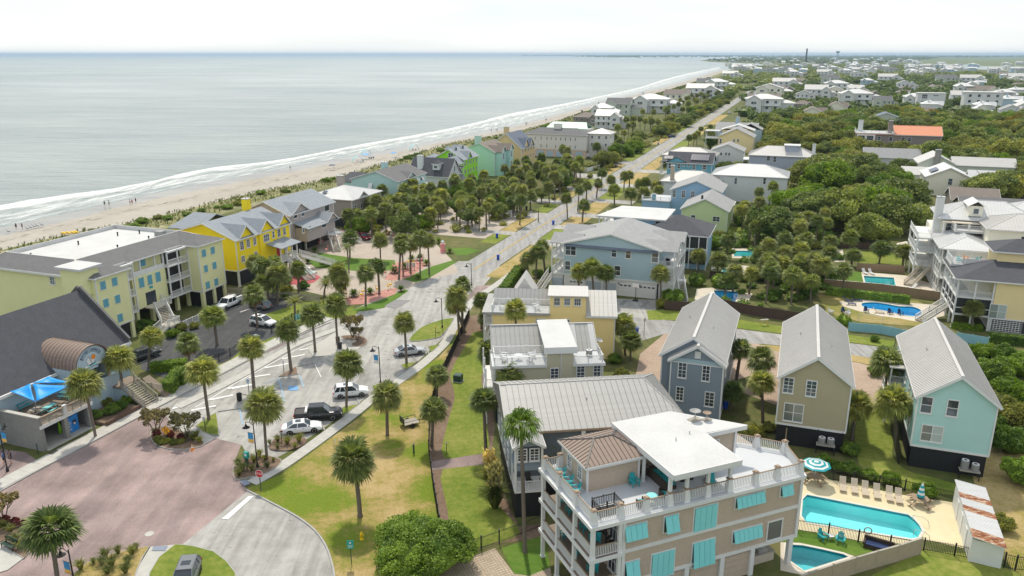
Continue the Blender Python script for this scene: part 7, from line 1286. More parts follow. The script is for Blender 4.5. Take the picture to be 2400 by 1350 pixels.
# street-side palms further on
for(px,py,ty)in[(1330,512,452),(1354,495,434),(1374,468,424),(1300,470,400),(1410,442,395),(1365,520,468),(1398,465,418),(1430,455,410),(1462,448,402),(1475,445,400),(1495,470,420),(1515,468,415),(1530,470,425),(1545,470,420),(1567,418,372),(1586,415,370),(1599,405,362),(1612,352,315),(1625,345,312),(1632,340,306),(1655,332,300),(1640,325,295),(1665,320,290),(1330,390,345),(1318,385,340)]:palm(px,py,ty,'sabal palm lining the long beach street','street verge palms')
for g in scatter_px([(800,565),(900,500),(960,480),(1100,450),(1230,410),(1330,400),(1380,415),(1300,470),(1240,520),(1130,560),(1010,550),(900,560)],84,rg,3.4,ok(1.5)):palm_at(g,rg.uniform(4.2,7.2),'sabal palm in the wooded gardens between the beach houses and street','garden grove palms',s=rg.uniform(.9,1.1))
for g in scatter_px([(770,530),(840,470),(900,452),(960,450),(1000,470),(920,520),(830,545)],14,rg,3.4,ok(1.5)):palm_at(g,rg.uniform(4,6.5),'sabal palm in front of the cream roofed house','cream house palms')
for g in scatter_px([(1670,715),(1700,600),(1760,560),(1900,560),(1940,640),(1930,700),(1800,745),(1700,730)],44,rg,2.8,ok(1.5)):palm_at(g,rg.uniform(3.5,6.8),'sabal palm in the dense back garden behind the brown fence','back garden palms',s=rg.uniform(.9,1.12))
for g in scatter_px([(1700,500),(1850,480),(1960,520),(1960,620),(1900,600),(1760,560),(1700,550)],16,rg,4,ok(1.5)):palm_at(g,rg.uniform(4,7),'sabal palm under the oaks behind the blue houses','oak garden palms',s=rg.uniform(.9,1.1))
for(px,py,ty)in[(1975,690,615),(2060,618,565),(2115,628,572),(1995,625,580),(2000,560,510),(1990,600,540),(1440,480,430),(1480,500,440),(1510,500,440),(1540,490,432),(1610,600,545),(1635,640,580),(1680,650,590),(1700,690,640)]:palm(px,py,ty,'sabal palm beside the pools and terraces of the back yards','poolside palms',s=1.05)
for g in scatter_px([(1400,395),(1440,370),(1560,300),(1640,262),(1700,225),(1660,225),(1560,262),(1440,320),(1380,370)],60,rg,4.5,ok(1.5)):palm_at(g,rg.uniform(5,8),'sabal palm in the far roadside wood by the beach houses','far roadside palms',s=rg.uniform(1.0,1.3))
# ---- oaks, shrubs, hedges
OAK=[crown_mesh('crown',100+i,56,190,.058,MT[('leaf_oak','leaf_oak','leaf_olive','leaf_oak','leaf_bright','leaf_olive')[i]],flat=(.72,.8,.7,.62,.75,.66)[i])for i in range(6)]
GOLD=crown_mesh('crown',131,40,90,.09,MT['leaf_gold']);BUSH=[crown_mesh('foliage',200+i,60,110,.07,MT[('leaf_shrub','leaf_bright','leaf_olive','leaf_shrub')[i]],flat=.85,cr=(.2,.3))for i in range(4)];BIGBUSH=crown_mesh('foliage',230,240,150,.030,MT['leaf_shrub'],flat=.72,shell=(.68,.88),cr=(.10,.17),core=.8);ROUND=crown_mesh('foliage',240,120,90,.05,MT['leaf_shrub'],flat=.85,shell=(.8,.86),cr=(.12,.15),core=.86)
OTR=[trunk_mesh('trunk',1.0,.05,i,MT['bark'])for i in range(3)]
KID={}
def oak(g,r,h,label,group=None,var=None,crown=None,name='oak_tree',flat=1.0,rg_=random.Random(8)):
 t=thing(name,label,'tree',(g[0],g[1],0),rg_.uniform(0,6.28),group);KID[t.name]='';o=lk('trunk',OTR[rg_.randrange(3)],t);o.scale=(h*1.1,h*1.1,h*.95);k=lk('crown',crown or OAK[var if var is not None else rg_.randrange(6)],t,(0,0,h-.62*r*flat));k.scale=(r,r,r*flat);KID[t.name]=k.data.name;return t
def bush(g,r,label,group=None,var=0,h=1.0,me=None,name='shrub',z0=0):
 t=lk(name,me or BUSH[var],None,(g[0],g[1],z0+r*h*.5),random.uniform(0,6.28));t.scale=(r,r,r*h);return tag(t,label,'shrub',group)
WOOD=[(1790,345),(1765,318),(1800,300),(2100,285),(2420,290),(2430,470),(2330,480),(2210,480),(2120,540),(2060,545),(2000,580),(1900,560),(1800,520),(1830,440),(1800,390)]
ct=0
for g in scatter_px(WOOD,205,rg,8.8,okw):
 r=rg.choice((5.0,6.0,7.0,8.2,9.0))*rg.uniform(.9,1.1);gold=rg.random()<.025;oak(g,r,rg.uniform(.95,1.15)*r+.8,'golden leaved tree in the oak wood' if gold else 'live oak in the dense wood among the houses','golden wood trees' if gold else 'wood oaks',crown=GOLD if gold else None,flat=rg.uniform(.75,1.0))
oak(P(2085,545),8.5,9,'broad spreading live oak above the tall white house',var=0);oak(P(2350,475),8,9,'rounded oak with yellow-green top at the right end of the wood',crown=OAK[2]);oak(P(2055,445),7.5,9,'big domed oak beside the grey-white gabled house',var=3);oak(P(1960,540),8,9.5,'large dark oak over the back gardens',var=1);oak(P(2040,575),6,7.5,'dark evergreen oak beside the stacked porches of the white house',var=3);oak(P(1810,575),7,8.5,'dark flat-topped evergreen tree over the turquoise pool',var=0,flat=.8);oak(P(1900,500),6.5,8,'bright green rounded tree in the middle of the gardens',var=4);oak(P(1750,430),4,5,'round shrub-like tree behind the teal solar house',var=4);oak(P(1675,430),3,4,'small light green tree between the teal and white houses',var=5)
for g in scatter_px([(800,560),(900,500),(1000,470),(1120,445),(1240,405),(1330,400),(1350,425),(1240,500),(1120,545),(1000,540)],42,rg,5,ok(2)):oak(g,rg.uniform(2.6,4.2),rg.uniform(3.6,5.4),'bushy evergreen oak among the garden palms by the street','garden grove oaks',var=rg.choice((0,1,3,4)),flat=rg.uniform(.8,1.0))
oak(P(945,560),4.6,6.2,'wide dark live oak shading the gravel drive',var=0)
for g in scatter_px([(1395,395),(1440,370),(1560,300),(1650,255),(1710,220),(1730,235),(1600,320),(1500,380),(1440,410)],60,rg,6.0,ok(2)):oak(g,rg.uniform(3.5,6),rg.uniform(4.5,7),'oak in the roadside wood beyond the white long house','far roadside oaks',flat=.9)
for g in scatter_px([(1690,320),(1760,300),(1800,350),(1810,420),(1790,480),(1700,420),(1640,360),(1660,330)],14,rg,6,ok(1.5)):oak(g,rg.uniform(3,5),rg.uniform(4,6),'oak beside the yellow and lavender houses','lavender house oaks')
for g in scatter_px([(1640,590),(1700,540),(1830,490),(1960,590),(1950,690),(1840,720),(1700,700)],34,rg,3.4,ok(1.5)):bush(g,rg.uniform(1.2,2.4),'leafy shrub in the dense back garden','back garden shrubs',rg.randrange(4))
for g in scatter_px([(590,650),(650,640),(760,690),(700,700),(600,720)],8,rg,2,ok(.8)):bush(g,rg.uniform(.7,1.4),'shrub behind the picket fence of the yellow house','yellow house shrubs',rg.randrange(4))
bush(P(985,1330),4.7,'huge rounded glossy green bush by the iron fence',None,h=.78,me=BIGBUSH);bush(P(1072,1290),1.7,'lower lobe of green hedge against the iron fence',None,var=1)
bush(P(1690,672),2.2,'round clipped hedge beside the plunge pool',None,me=ROUND,h=.9);bush(P(1632,668),1.7,'tall clipped round bush by the white stair',None,me=ROUND,h=1.1);bush(P(1577,708),2.3,'low mounded hedge beside the brown fence and stair',None,me=ROUND,h=.8);bush(P(1975,760),1.3,'clipped ball bush at the corner of the blue fence',None,me=ROUND,h=1.0)
for(px,py,r)in[(1930,1090,1.0),(1962,1105,1.0),(1992,1112,1.15),(2038,1125,1.0),(2085,1135,1.2),(2168,1165,1.25)]:bush(P(px,py),r,'clipped green shrub in the row along the pool fence','pool fence shrubs',var=(0 if px<2050 else 1),h=1.0)
for(px,py,r)in[(1990,1065,1.25),(2050,880,1.2),(1550,720,1.3),(1455,890,1.3),(1440,850,1.2),(1700,930,1.0),(1800,1010,.9),(1770,1020,1.1),(1740,1030,1.2),(1715,1015,1.1)]:bush(P(px,py),r,'dense shrub in a planting bed of the cottage court','cottage court shrubs',rg.randrange(4))
for(px,py,r)in[(2330,890,2.6),(2360,930,2.4),(2345,980,2.4),(2385,1000,2.8),(2370,1060,2.4),(2300,840,2.0),(2390,880,2.6),(2400,950,2.6),(2350,850,2.2),(2390,1130,2.2),(2330,1010,1.6),(2345,1240,1.2),(2310,1310,1.0),(2290,1300,.9)]:bush(P(px,py),r,'wild shrub in the thicket beyond the mint cottage','thicket shrubs',(1,2,0,3)[int(px)%4])
for(px,py,r)in[(2050,800,.8),(1455,760,1.5),(1225,640,1.6),(1262,650,1.4),(1290,640,1.3),(440,800,1.0),(405,790,1.2),(425,775,1.1),(345,775,1.6),(455,770,.9)]:bush(P(px,py),r,'green garden shrub beside a stair or porch','porch shrubs',rg.randrange(4))
for(px,py,r)in[(250,955,.9),(265,975,1.1),(285,965,1.0),(230,985,.9),(300,950,1.0),(248,940,.8)]:bush(P(px,py),r,'shrub in the brick edged planter by the restaurant stair','restaurant planter shrubs',rg.randrange(4),z0=.3)
def hedge(a,b_,wd,h,label,m='leaf_shrub',z0=0.0,dens=60,ls=.16):
 A,B_=P(*a),P(*b_);d=B_-A;L=d.length;d /= L;rng=np.random.default_rng(int(a[0]));n_=int((2*h*L+wd*L+2*h*wd)*dens);u=rng.random((n_,3));f=rng.random(n_);tot=2*h*L+wd*L+2*h*wd
 p=np.zeros((n_,3));nn=np.zeros((n_,3))
 for i in range(n_):
  q=f[i]*tot
  if q<wd*L:p[i]=(u[i,0]*L,(u[i,1]-.5)*wd,h);nn[i]=(0,0,1)
  elif q<wd*L+2*h*L:sg=1 if u[i,2]>.5 else-1;p[i]=(u[i,0]*L,sg*wd/2,u[i,1]*h);nn[i]=(0,sg,0)
  else:sg=0 if u[i,2]>.5 else 1;p[i]=(sg*L,(u[i,0]-.5)*wd,u[i,1]*h);nn[i]=(2*sg-1,0,0)
 p+=rng.normal(size=(n_,3))*.07;nn+=rng.normal(size=(n_,3))*.6;V=quads_at(p,nn,ls*(.6+.8*rng.random(n_)),rng);me=np_mesh('hedge',V,np.arange(len(V)).reshape(-1,4),MT[m]);bm=bmesh.new();bm.from_mesh(me);mb=MB().box(.06,L-.06,-wd/2+.06,wd/2-.06,0,h-.06);vs_=[bm.verts.new(v)for v in mb.v];[bm.faces.new([vs_[i]for i in ff])for ff in mb.f];bm.to_mesh(me);bm.free()
 o=lk('hedge',me,None,(A.x,A.y,z0),math.atan2(d.y,d.x));return tag(o,label,'hedge')
hedge((1935,690),(2130,712),1.2,1.5,'long dark hedge in front of the wooden fence above the kidney pool');hedge((2318,800),(2420,812),1.4,1.4,'square hedge below the lattice of the pale yellow house');hedge((355,872),(440,862),1.6,1.3,'clipped green hedge beside the restaurant bin yard','leaf_bright');hedge((395,925),(425,885),1.4,1.8,'tall square clipped hedge by the sidewalk bin','leaf_shrub');hedge((2230,768),(2300,776),1.2,.9,'low hedge under the screened porch','leaf_bright');hedge((1180,690),(1215,640),1.6,1.6,'yellow-green hedge along the sidewalk by the blue-grey house','leaf_bright');hedge((420,905),(440,888),1.2,1.6,'clipped hedge block beside the sidewalk','leaf_bright')
# ornamental grass, cycads, crape myrtles
def tuft(name,seed,n_,h,sp,m,plumes=0):
 rng=random.Random(seed);V=[];Q=[];mi=[]
 for i in range(n_+plumes):
  a=rng.uniform(0,6.28);pl=i>=n_;o_=rng.uniform(.2,1)*sp*(.35 if pl else 1);hh=h*rng.uniform(.6,1.0)*(1.35 if pl else 1);d=Vector((math.cos(a),math.sin(a),0));s_=Vector((-d.y,d.x,0))*(.016 if not pl else .012)*h;b_=d*.12*sp;mid=d*o_*.5+Vector((0,0,hh*.75));tip=d*o_*1.05+Vector((0,0,hh*(.8 if not pl else 1.1)))
  b0=len(V);V+=[tuple(b_-s_),tuple(b_+s_),tuple(mid+s_),tuple(mid-s_),tuple(tip)];V.append(tuple(tip+s_*.3));Q+=[(b0,b0+1,b0+2,b0+3),(b0+3,b0+2,b0+5,b0+4)];mi+=[0,0]
  if pl:
   for k in range(10):q=mid.lerp(tip,k/9);w_=Vector((rng.uniform(-1,1),rng.uniform(-1,1),rng.uniform(-.2,1)))*.14*h;e=Vector((0,0,.10*h));b0=len(V);V+=[tuple(q),tuple(q+w_),tuple(q+w_+e),tuple(q+e)];Q.append((b0,b0+1,b0+2,b0+3));mi.append(1)
 me=np_mesh(name,np.array(V),np.array(Q),[MT[m],MT['leaf_plume']]);me.polygons.foreach_set('material_index',np.array(mi,dtype=np.int32));return me
TUFT=[tuft('ornamental_grass',i,150,1.0,.75,('leaf_grass','leaf_grass','leaf_olive')[i])for i in range(3)];PAMPAS=tuft('pampas_grass',9,260,1.9,1.3,'leaf_grass',34);REDS=crown_mesh('foliage',260,16,40,.16,MT['leaf_red'])
def grass(px,py,s,label,group,crop=None,me=None,z0=.1):g=P(*(c(crop,px,py)if crop else(px,py)));o=lk('ornamental_grass',me or TUFT[random.randrange(3)],None,(g.x,g.y,z0),random.uniform(0,6));o.scale=(s,s,s);return tag(o,label,'grass clump',group)
for(x,y,s)in[(600,110,1.1),(690,130,1.2),(800,110,1.3),(760,165,.8),(600,170,.8),(525,130,.7)]:grass(x,y,s,'ornamental grass clump in the bed behind the white sedan','sedan bed grasses','K')
for(x,y,s)in[(240,340,1.2),(270,390,1.3),(240,430,1.1),(380,300,1.2),(430,250,1.1),(360,380,.9),(505,350,.9),(480,280,.8),(310,290,1.2),(560,290,.6)]:grass(x,y,s,'ornamental grass clump in the bed behind the stop sign','stop sign bed grasses','K')
for(x,y,s)in[(760,1150,1.2),(990,1040,1.2),(1110,1000,1.0),(960,1100,1.0),(1050,1120,1.3),(1240,1010,1.1),(1200,1100,1.0),(1180,1180,1.2),(1010,1190,1.0),(1280,960,.8),(880,1090,.7)]:grass(x,y,s,'ornamental grass clump in the planter by the brick plaza','plaza planter grasses','M')
for(x,y,s)in[(1450,880,1.1),(1800,930,1.2),(1830,900,1.1),(1860,950,1.0),(1750,900,1.0)]:grass(x,y,s,'ornamental grass clump in the oval bed with the warning sign','oval bed grasses','I')
for(x,y,s)in[(40,770,1.1),(150,900,1.2),(200,950,1.1),(100,800,1.0),(230,880,1.0)]:grass(x,y,s,'ornamental grass clump around the dark green bench','bench bed grasses','M')
for(x,y)in[(1470,930),(1540,950),(1620,960),(1680,950),(1500,960)]:g=P(*c('I',x,y));o=lk('shrub',BUSH[2],None,(g.x,g.y,.3),0);o.scale=(.6,.6,.5);tag(o,'low golden ground shrub in the oval bed','shrub','oval bed shrubs')
for(x,y,k)in[(1465,890,'I'),(1690,930,'I'),(1590,900,'I'),(60,720,'M'),(150,740,'M'),(235,760,'M')]:g=P(*c(k,x,y));o=lk('shrub',REDS,None,(g.x,g.y,.45),0);o.scale=(.6,.6,.8);tag(o,'dark red leaved shrub in a plaza planting bed','shrub','red shrubs')
grass(1160,1190,1.7,'pampas grass with cream plumes by the grey cottage path','pampas clumps',None,PAMPAS,0);grass(1148,1140,1.45,'pampas grass with cream plumes by the grey cottage path','pampas clumps',None,PAMPAS,0)
for i,(px,py,s)in enumerate([(738,592,1.0),(758,618,1.0),(868,620,.9),(722,618,1.0),(802,700,1.0),(830,695,1.1),(868,690,1.0),(940,683,.9),(925,640,1.2),(950,630,1.1),(985,610,1.1),(1000,622,1.0),(965,612,1.0),(1028,570,1.0),(765,660,.9),(1054,593,.9),(980,655,.8),(640,668,1.0)]):
 g=P(px,py);t=thing('cycad','cycad with a rosette of stiff fronds in the yellow house garden','cycad',(g.x,g.y,0),i*.7,'garden cycads');lk('crown',SAGO,t,(0,0,.45)).scale=(s*1.1,)*3;mk('trunk',MB().tube((0,0,0),(0,0,.5),.18,.15,8),MT['bark_palm'],t)
SPARSE=crown_mesh('crown',301,60,26,.10,MT['leaf_crape'],flat=.55,shell=(.45,.95),cr=(.10,.2),core=0)
def crape(px,py,r,h,label):
 g=P(px,py);t=thing('crape_myrtle',label,'tree',(g.x,g.y,.1),0);mb=MB();rr=random.Random(int(px))
 for i in range(6):
  a=i*1.05;q=Vector((math.cos(a)*r*.35,math.sin(a)*r*.35,h*.55));mb.tube((math.cos(a)*.08,math.sin(a)*.08,0),q,.05,.035,6,False)
  for k in range(4):e=q+Vector((math.cos(a+rr.uniform(-.9,.9))*r*.5,math.sin(a+rr.uniform(-.9,.9))*r*.5,h*rr.uniform(.2,.45)));mb.tube(q,e,.03,.012,5,False)
 mk('trunk',mb,MT['bark'],t);lk('crown',SPARSE,t,(0,0,h*.85)).scale=(r,r,r);return t
crape(368,1022,1.9,2.9,'bare-branched crape myrtle at the near end of the oval bed');crape(437,1028,2.0,2.6,'wide crape myrtle with thin brown foliage beside the warning sign');crape(827,792,2.1,3.2,'crape myrtle in the mulch island beside the black bin');crape(838,800,1.2,2.0,'small crape myrtle beside the dark rock in the mulch island');crape(10,1225,1.7,2.6,'bare crape myrtle by the dark green bench')
# dunes: countless grass tufts and low bushes
rng=np.random.default_rng(77);A_=resample(smooth(dune,5,False),400);VV=[]
for i in range(12000):
 k=rng.integers(8,290);off=rng.random()**1.2*13-1.2;q=A_[k]+(A_[k+1]-A_[k])*rng.random()+VS*off
 if not clear((q.x,q.y),.3):continue
 h=.35+.5*rng.random();n_=4
 for j in range(n_):
  a=rng.random()*6.28;dx,dy=math.cos(a),math.sin(a);w_=.10;VV+=[(q.x-dy*w_,q.y+dx*w_,0),(q.x+dy*w_,q.y-dx*w_,0),(q.x+dx*h*.5+dy*w_*.5,q.y+dy*h*.5-dx*w_*.5,h),(q.x+dx*h*.5-dy*w_*.5,q.y+dy*h*.5+dx*w_*.5,h)]
o=lk('dune_grass',np_mesh('dune_grass',np.array(VV),np.arange(len(VV)).reshape(-1,4),MT['leaf_grass']));tag(o,'tufted grass and low scrub covering the dunes','grass',kind='stuff')
for g in[A_[k]+VS*rng.uniform(1,14)for k in rng.integers(14,230,230)]:
 if clear((g.x,g.y),1.2):bush((g.x,g.y),rng.uniform(.9,2.2),'low salt-pruned shrub on the dunes behind the beach','dune shrubs',int(rng.integers(0,4)),h=.6)
# ================================================================ vehicles
mat('tyre',(.02,.02,.02),.8);mat('rim',(.45,.45,.46),.3,.05,3,.8);mat('lamp_clear',(.8,.8,.8),.15);mat('lamp_red',(.45,.02,.02),.25);mat_glass('car_glass',(.03,.04,.05),.05);mat('trim_black',(.03,.03,.03),.5)
for n_,col in(('car_white',(.80,.81,.82)),('car_black',(.012,.013,.015)),('car_silver',(.46,.48,.50)),('car_red',(.20,.015,.02)),('car_dark',(.03,.035,.04)),('car_navy',(.03,.05,.12)),('car_grey',(.16,.17,.18))):mat(n_,col,.22,.02,1,spec=.7)
WHEEL=MB().lathe([(.20,-.11),(.32,-.115),(.345,-.08),(.345,.08),(.32,.115),(.20,.11)],20).mesh('tyre',MT['tyre'],True);RIM=MB().lathe([(.03,-.10),(.22,-.112),(.24,-.112),(.24,.112),(.22,.112),(.03,.10)],14).mesh('rim',MT['rim'])
KINDS={
'sedan':dict(st=[(-2.40,.40,.72,.74),(-2.30,.30,.92,.86),(-1.75,.22,1.02,.92),(-.9,.20,.98,.93),(.7,.20,.96,.93),(1.45,.22,.92,.92),(2.05,.26,.80,.87),(2.33,.32,.66,.78),(2.40,.40,.58,.70)],cab=(-1.85,1.05,-.95,.30,.97,1.45,.84,.62),wb=(-1.42,1.42)),
'suv':dict(st=[(-2.32,.42,.85,.78),(-2.25,.32,1.02,.88),(-1.6,.26,1.08,.93),(-.6,.24,1.06,.94),(.9,.24,1.05,.94),(1.6,.26,1.02,.92),(2.1,.30,.90,.87),(2.30,.36,.74,.80),(2.36,.42,.66,.72)],cab=(-2.18,1.15,-1.75,.25,1.06,1.69,.86,.68),wb=(-1.36,1.40)),
'pickup':dict(st=[(-2.95,.55,.95,.92),(-2.92,.45,1.16,.98),(-1.3,.40,1.18,1.0),(-.2,.40,1.16,1.0),(1.2,.40,1.16,1.0),(2.0,.42,1.14,.98),(2.6,.46,1.06,.95),(2.85,.5,.9,.90),(2.92,.55,.8,.84)],cab=(-1.28,1.35,-1.12,.60,1.16,1.92,.90,.74),wb=(-1.85,1.78)),
'van':dict(st=[(-2.45,.42,1.0,.86),(-2.4,.32,1.15,.92),(-1.2,.26,1.18,.95),(.6,.26,1.15,.95),(1.5,.28,1.08,.93),(2.15,.32,.92,.88),(2.40,.42,.72,.78)],cab=(-2.40,1.55,-2.3,.75,1.15,1.92,.90,.80),wb=(-1.5,1.55))}
def car(kind,col,label,g,ang,s=1.0,bed=False):
 K=KINDS[kind];M_=MT[col];t=thing('truck' if kind=='pickup' else 'car',label,{'pickup':'pickup truck','van':'van'}.get(kind,'car'),(g[0],g[1],g[2]if len(g)>2 else .02),ang);t.scale=(s,)*3
 V=[];Q=[]
 for(x,zb,zt,w_)in K['st']:
  h=zt-zb;V+=[(x,-w_*.88,zb),(x,-w_,zb+h*.28),(x,-w_,zb+h*.6),(x,-w_*.95,zt-.05),(x,-w_*.82,zt),(x,w_*.82,zt),(x,w_*.95,zt-.05),(x,w_,zb+h*.6),(x,w_,zb+h*.28),(x,w_*.88,zb)]
 for i in range(len(K['st'])-1):
  for k in range(10):a=i*10;Q.append((a+k,a+10+k,a+10+(k+1)%10,a+(k+1)%10))
 n_=len(K['st'])*10;Q+=[tuple(range(9,-1,-1))[::-1],tuple(range(n_-10,n_))[::-1]]
 b_=MB().add(V,Q);o=mk('body',b_,M_,t,smooth=True)
 x0,x1,r0,r1,zb,zr,wb_,wr=K['cab'];c8=[(x0,-wb_,zb-.02),(x1,-wb_,zb-.02),(x1,wb_,zb-.02),(x0,wb_,zb-.02),(r0,-wr,zr-.04),(r1,-wr,zr-.04),(r1,wr,zr-.04),(r0,wr,zr-.04)]
 mk('windscreen',MB().add([c8[1],c8[2],c8[6],c8[5]],[(0,1,2,3)]),MT['car_glass'],t);mk('rear_window',MB().add([c8[3],c8[0],c8[4],c8[7]],[(0,1,2,3)]),MT['car_glass']if kind!='van' else M_,t)
 for sd,idx in((-1,(0,1,5,4)),(1,(2,3,7,6))):mk('side_window',MB().add([c8[i]for i in idx],[(0,1,2,3)]),MT['car_glass']if kind!='van' else M_,t)
 rf=MB();rr=[(r0-.06,-wr-.02),(r1+.08,-wr-.02),(r1+.08,wr+.02),(r0-.06,wr+.02)];rf.add([(x,y,zr-.05)for x,y in rr]+[(x*.97+.0,y*.86,zr+.015)for x,y in rr],[(3,2,1,0),(4,5,6,7),(0,1,5,4),(1,2,6,5),(2,3,7,6),(3,0,4,7)]);ro=mk('roof',rf,M_,t)
 if kind in('sedan','suv'):mk('sunroof',MB().box(r0*.2+r1*.8-.75,r0*.2+r1*.8-.1,-.4,.4,zr+.016,zr+.022),MT['car_glass'],ro)
 pb=MB()
 for a,b2 in((0,4),(1,5),(2,6),(3,7)):pb.beam(c8[a],c8[b2],.07,.07)
 for sd in(-1,1):xm=(x0+x1)/2-.1;xr=(r0+r1)/2-.1;pb.beam((xm,sd*wb_,zb),(xr,sd*wr,zr-.04),.09,.05);
 if kind=='suv':
  for sd in(-1,1):pb.beam((x0+.75,sd*wb_,zb),(r0+.5,sd*wr,zr-.04),.12,.05)
 mk('pillars',pb,M_,t)
 for x in K['wb']:
  for sd in(-1,1):
   sc=1.15 if kind=='pickup' else 1.0;wl=lk('wheel',cached('hub',lambda:MB().lathe([(.02,-.08),(.1,-.09),(.1,.09),(.02,.08)],10).mesh('hub',MT['trim_black'])),t,(x,sd*(K['st'][3][3]-.09),.345*sc));wl.rotation_euler=(math.pi/2,0,0);wl.scale=(sc,)*3;lk('tyre',WHEEL,wl);lk('rim',RIM,wl)
   ar=MB().tube((x,sd*(K['st'][3][3]-.30),.345*sc),(x,sd*(K['st'][3][3]+.004),.345*sc),.41*sc,.41*sc,18);mk('wheel_arch',ar,MT['trim_black'],t)
 xf,zf,wf=K['st'][-3][0],K['st'][-3][2],K['st'][-3][3]
 for sd in(-1,1):
  mk('headlight',MB().obox((xf+.16,sd*wf*.72,zf-.20),(.12,0,0),(0,.16,0),(0,0,.07)),MT['lamp_clear'],t);xr_=K['st'][1][0];mk('tail_light',MB().obox((xr_-.01,sd*K['st'][1][3]*.86,K['st'][1][2]-.16),(.09,0,0),(0,.14,0),(0,0,.09)),MT['lamp_red'],t);mk('mirror',MB().obox((x1-.35,sd*(wb_+.14),zb+.1),(.07,0,0),(0,.1,0),(0,0,.07)),M_,t)
  for k in(0,1):mk('door_handle',MB().obox((-.25+.95*k-.5,sd*(K['st'][3][3]+.005),.82*(1.15 if kind=='pickup' else 1)),(.09,0,0),(0,.012,0),(0,0,.018)),MT['trim_black']if col!='car_black' else MT['rim'],t)
 mk('grille',MB().box(K['st'][-1][0]-.06,K['st'][-1][0]+.02,-.45,.45,.42,.62),MT['trim_black'],t);mk('number_plate',MB().box(K['st'][0][0]-.015,K['st'][0][0]+.01,-.16,.16,.55,.66),MT['plastic'],t);mk('side_sill',MB().box(K['wb'][0]+.45,K['wb'][1]-.45,-K['st'][3][3]-.01,K['st'][3][3]+.01,.20 if kind!='pickup' else .36,.30 if kind!='pickup' else .46),MT['trim_black'],t)
 if kind=='pickup':mk('bed',MB().box(-2.8,-1.36,-.78,.78,1.185,1.20),MT['trim_black'],t);mk('bed_rail',MB().box(-2.86,-1.3,-.97,-.86,1.17,1.26).box(-2.86,-1.3,.86,.97,1.17,1.26).box(-2.92,-2.82,-.9,.9,1.17,1.24),M_,t)
 return t
def ang(a,b_):A,B_=P(*a),P(*b_);return math.atan2(B_.y-A.y,B_.x-A.x)
car('sedan','car_white','white saloon car parked nose-in behind the grassy bed',P(708,1011),ang((662,1015),(755,1004)))
t=car('pickup','car_black','black pickup truck with a white toolbox beside the white saloon',P(748,981),ang((690,987),(802,979)));mk('toolbox',MB().box(-1.62,-1.34,-.84,.84,1.2,1.48),MT['plastic'],t)
car('suv','car_white','white sport utility car parked behind the slim island palm',P(822,927),ang((780,930),(862,922)));car('sedan','car_silver','silver saloon car near the lens shaped lawn',P(960,830),ang((925,832),(995,824)))
car('suv','car_white','white sport utility car in the asphalt lot by the fence',P(617,762),ang((588,756),(645,766)));car('suv','car_grey','grey car half hidden under the palm in the asphalt lot',P(610,722),ang((630,726),(590,715)));car('pickup','car_dark','dark car parked behind the restaurant corner',P(335,842),ang((312,846),(360,830)),.92)
t=car('pickup','car_white','white service truck with tool bodies by the condominium piers',P(536,720),ang((560,708),(510,730)));mk('service_body',MB().box(-2.9,-1.35,-1.02,-.62,.85,1.6).box(-2.9,-1.35,.62,1.02,.85,1.6),MT['car_white'],t);mk('ladder_rack',MB().beam((-1.3,-.95,1.6),(-1.3,-.95,2.05),.05,.05).beam((-1.3,.95,1.6),(-1.3,.95,2.05),.05,.05).beam((-1.3,-.95,2.05),(-1.3,.95,2.05),.05,.05),MT['car_white'],t)
car('suv','car_grey','dark grey car at the grass island of the plaza',P(437,1368),ang((452,1330),(425,1400)));car('suv','car_red','dark red car on the paved drive by the yellow house',P(851,561),ang((838,556),(866,563)));car('suv','car_black','black open car beneath the palms of the cream roofed house',P(846,545),.4);car('van','car_white','white van parked beside the long white house',P(1378,369),ang((1368,371),(1390,367)));car('suv','car_navy','blue car turning into the drive off the long street',P(1440,391),ang((1434,394),(1446,386)));car('suv','car_dark','dark car under the trees past the long white house',P(1462,346),.5);car('sedan','car_navy','blue car parked on the verge far along the street',P(1574,322),.3);car('suv','car_white','white car driving far down the long street',P(1709,266),R(70))
# utility trailer
g=P(961,996);t=thing('utility_trailer','small flat utility trailer with dark rails on the lawn','trailer',(g.x,g.y,0),ang((945,998),(978,990)));mk('bed',MB().box(-1.0,1.0,-.75,.75,.42,.48),MT['grey_wood'],t);mk('ramp_gate',MB().box(-1.05,-1.0,-.75,.75,.48,1.3),MT['screen_dark'],t);mk('side_rail',MB().beam((-1,-.75,.85),(1,-.75,.85),.05,.05).beam((1,-.75,.48),(1,-.75,.85),.05,.05),MT['black'],t);mk('side_rail',MB().beam((-1,.75,.85),(1,.75,.85),.05,.05).beam((1,.75,.48),(1,.75,.85),.05,.05),MT['black'],t);mk('drawbar',MB().beam((1,0,.4),(2.0,0,.38),.08,.08),MT['black'],t)
for sd in(-1,1):mk('wheel',MB().tube((0,sd*.78,.28),(0,sd*.95,.28),.28,.28,14),MT['tyre'],t)
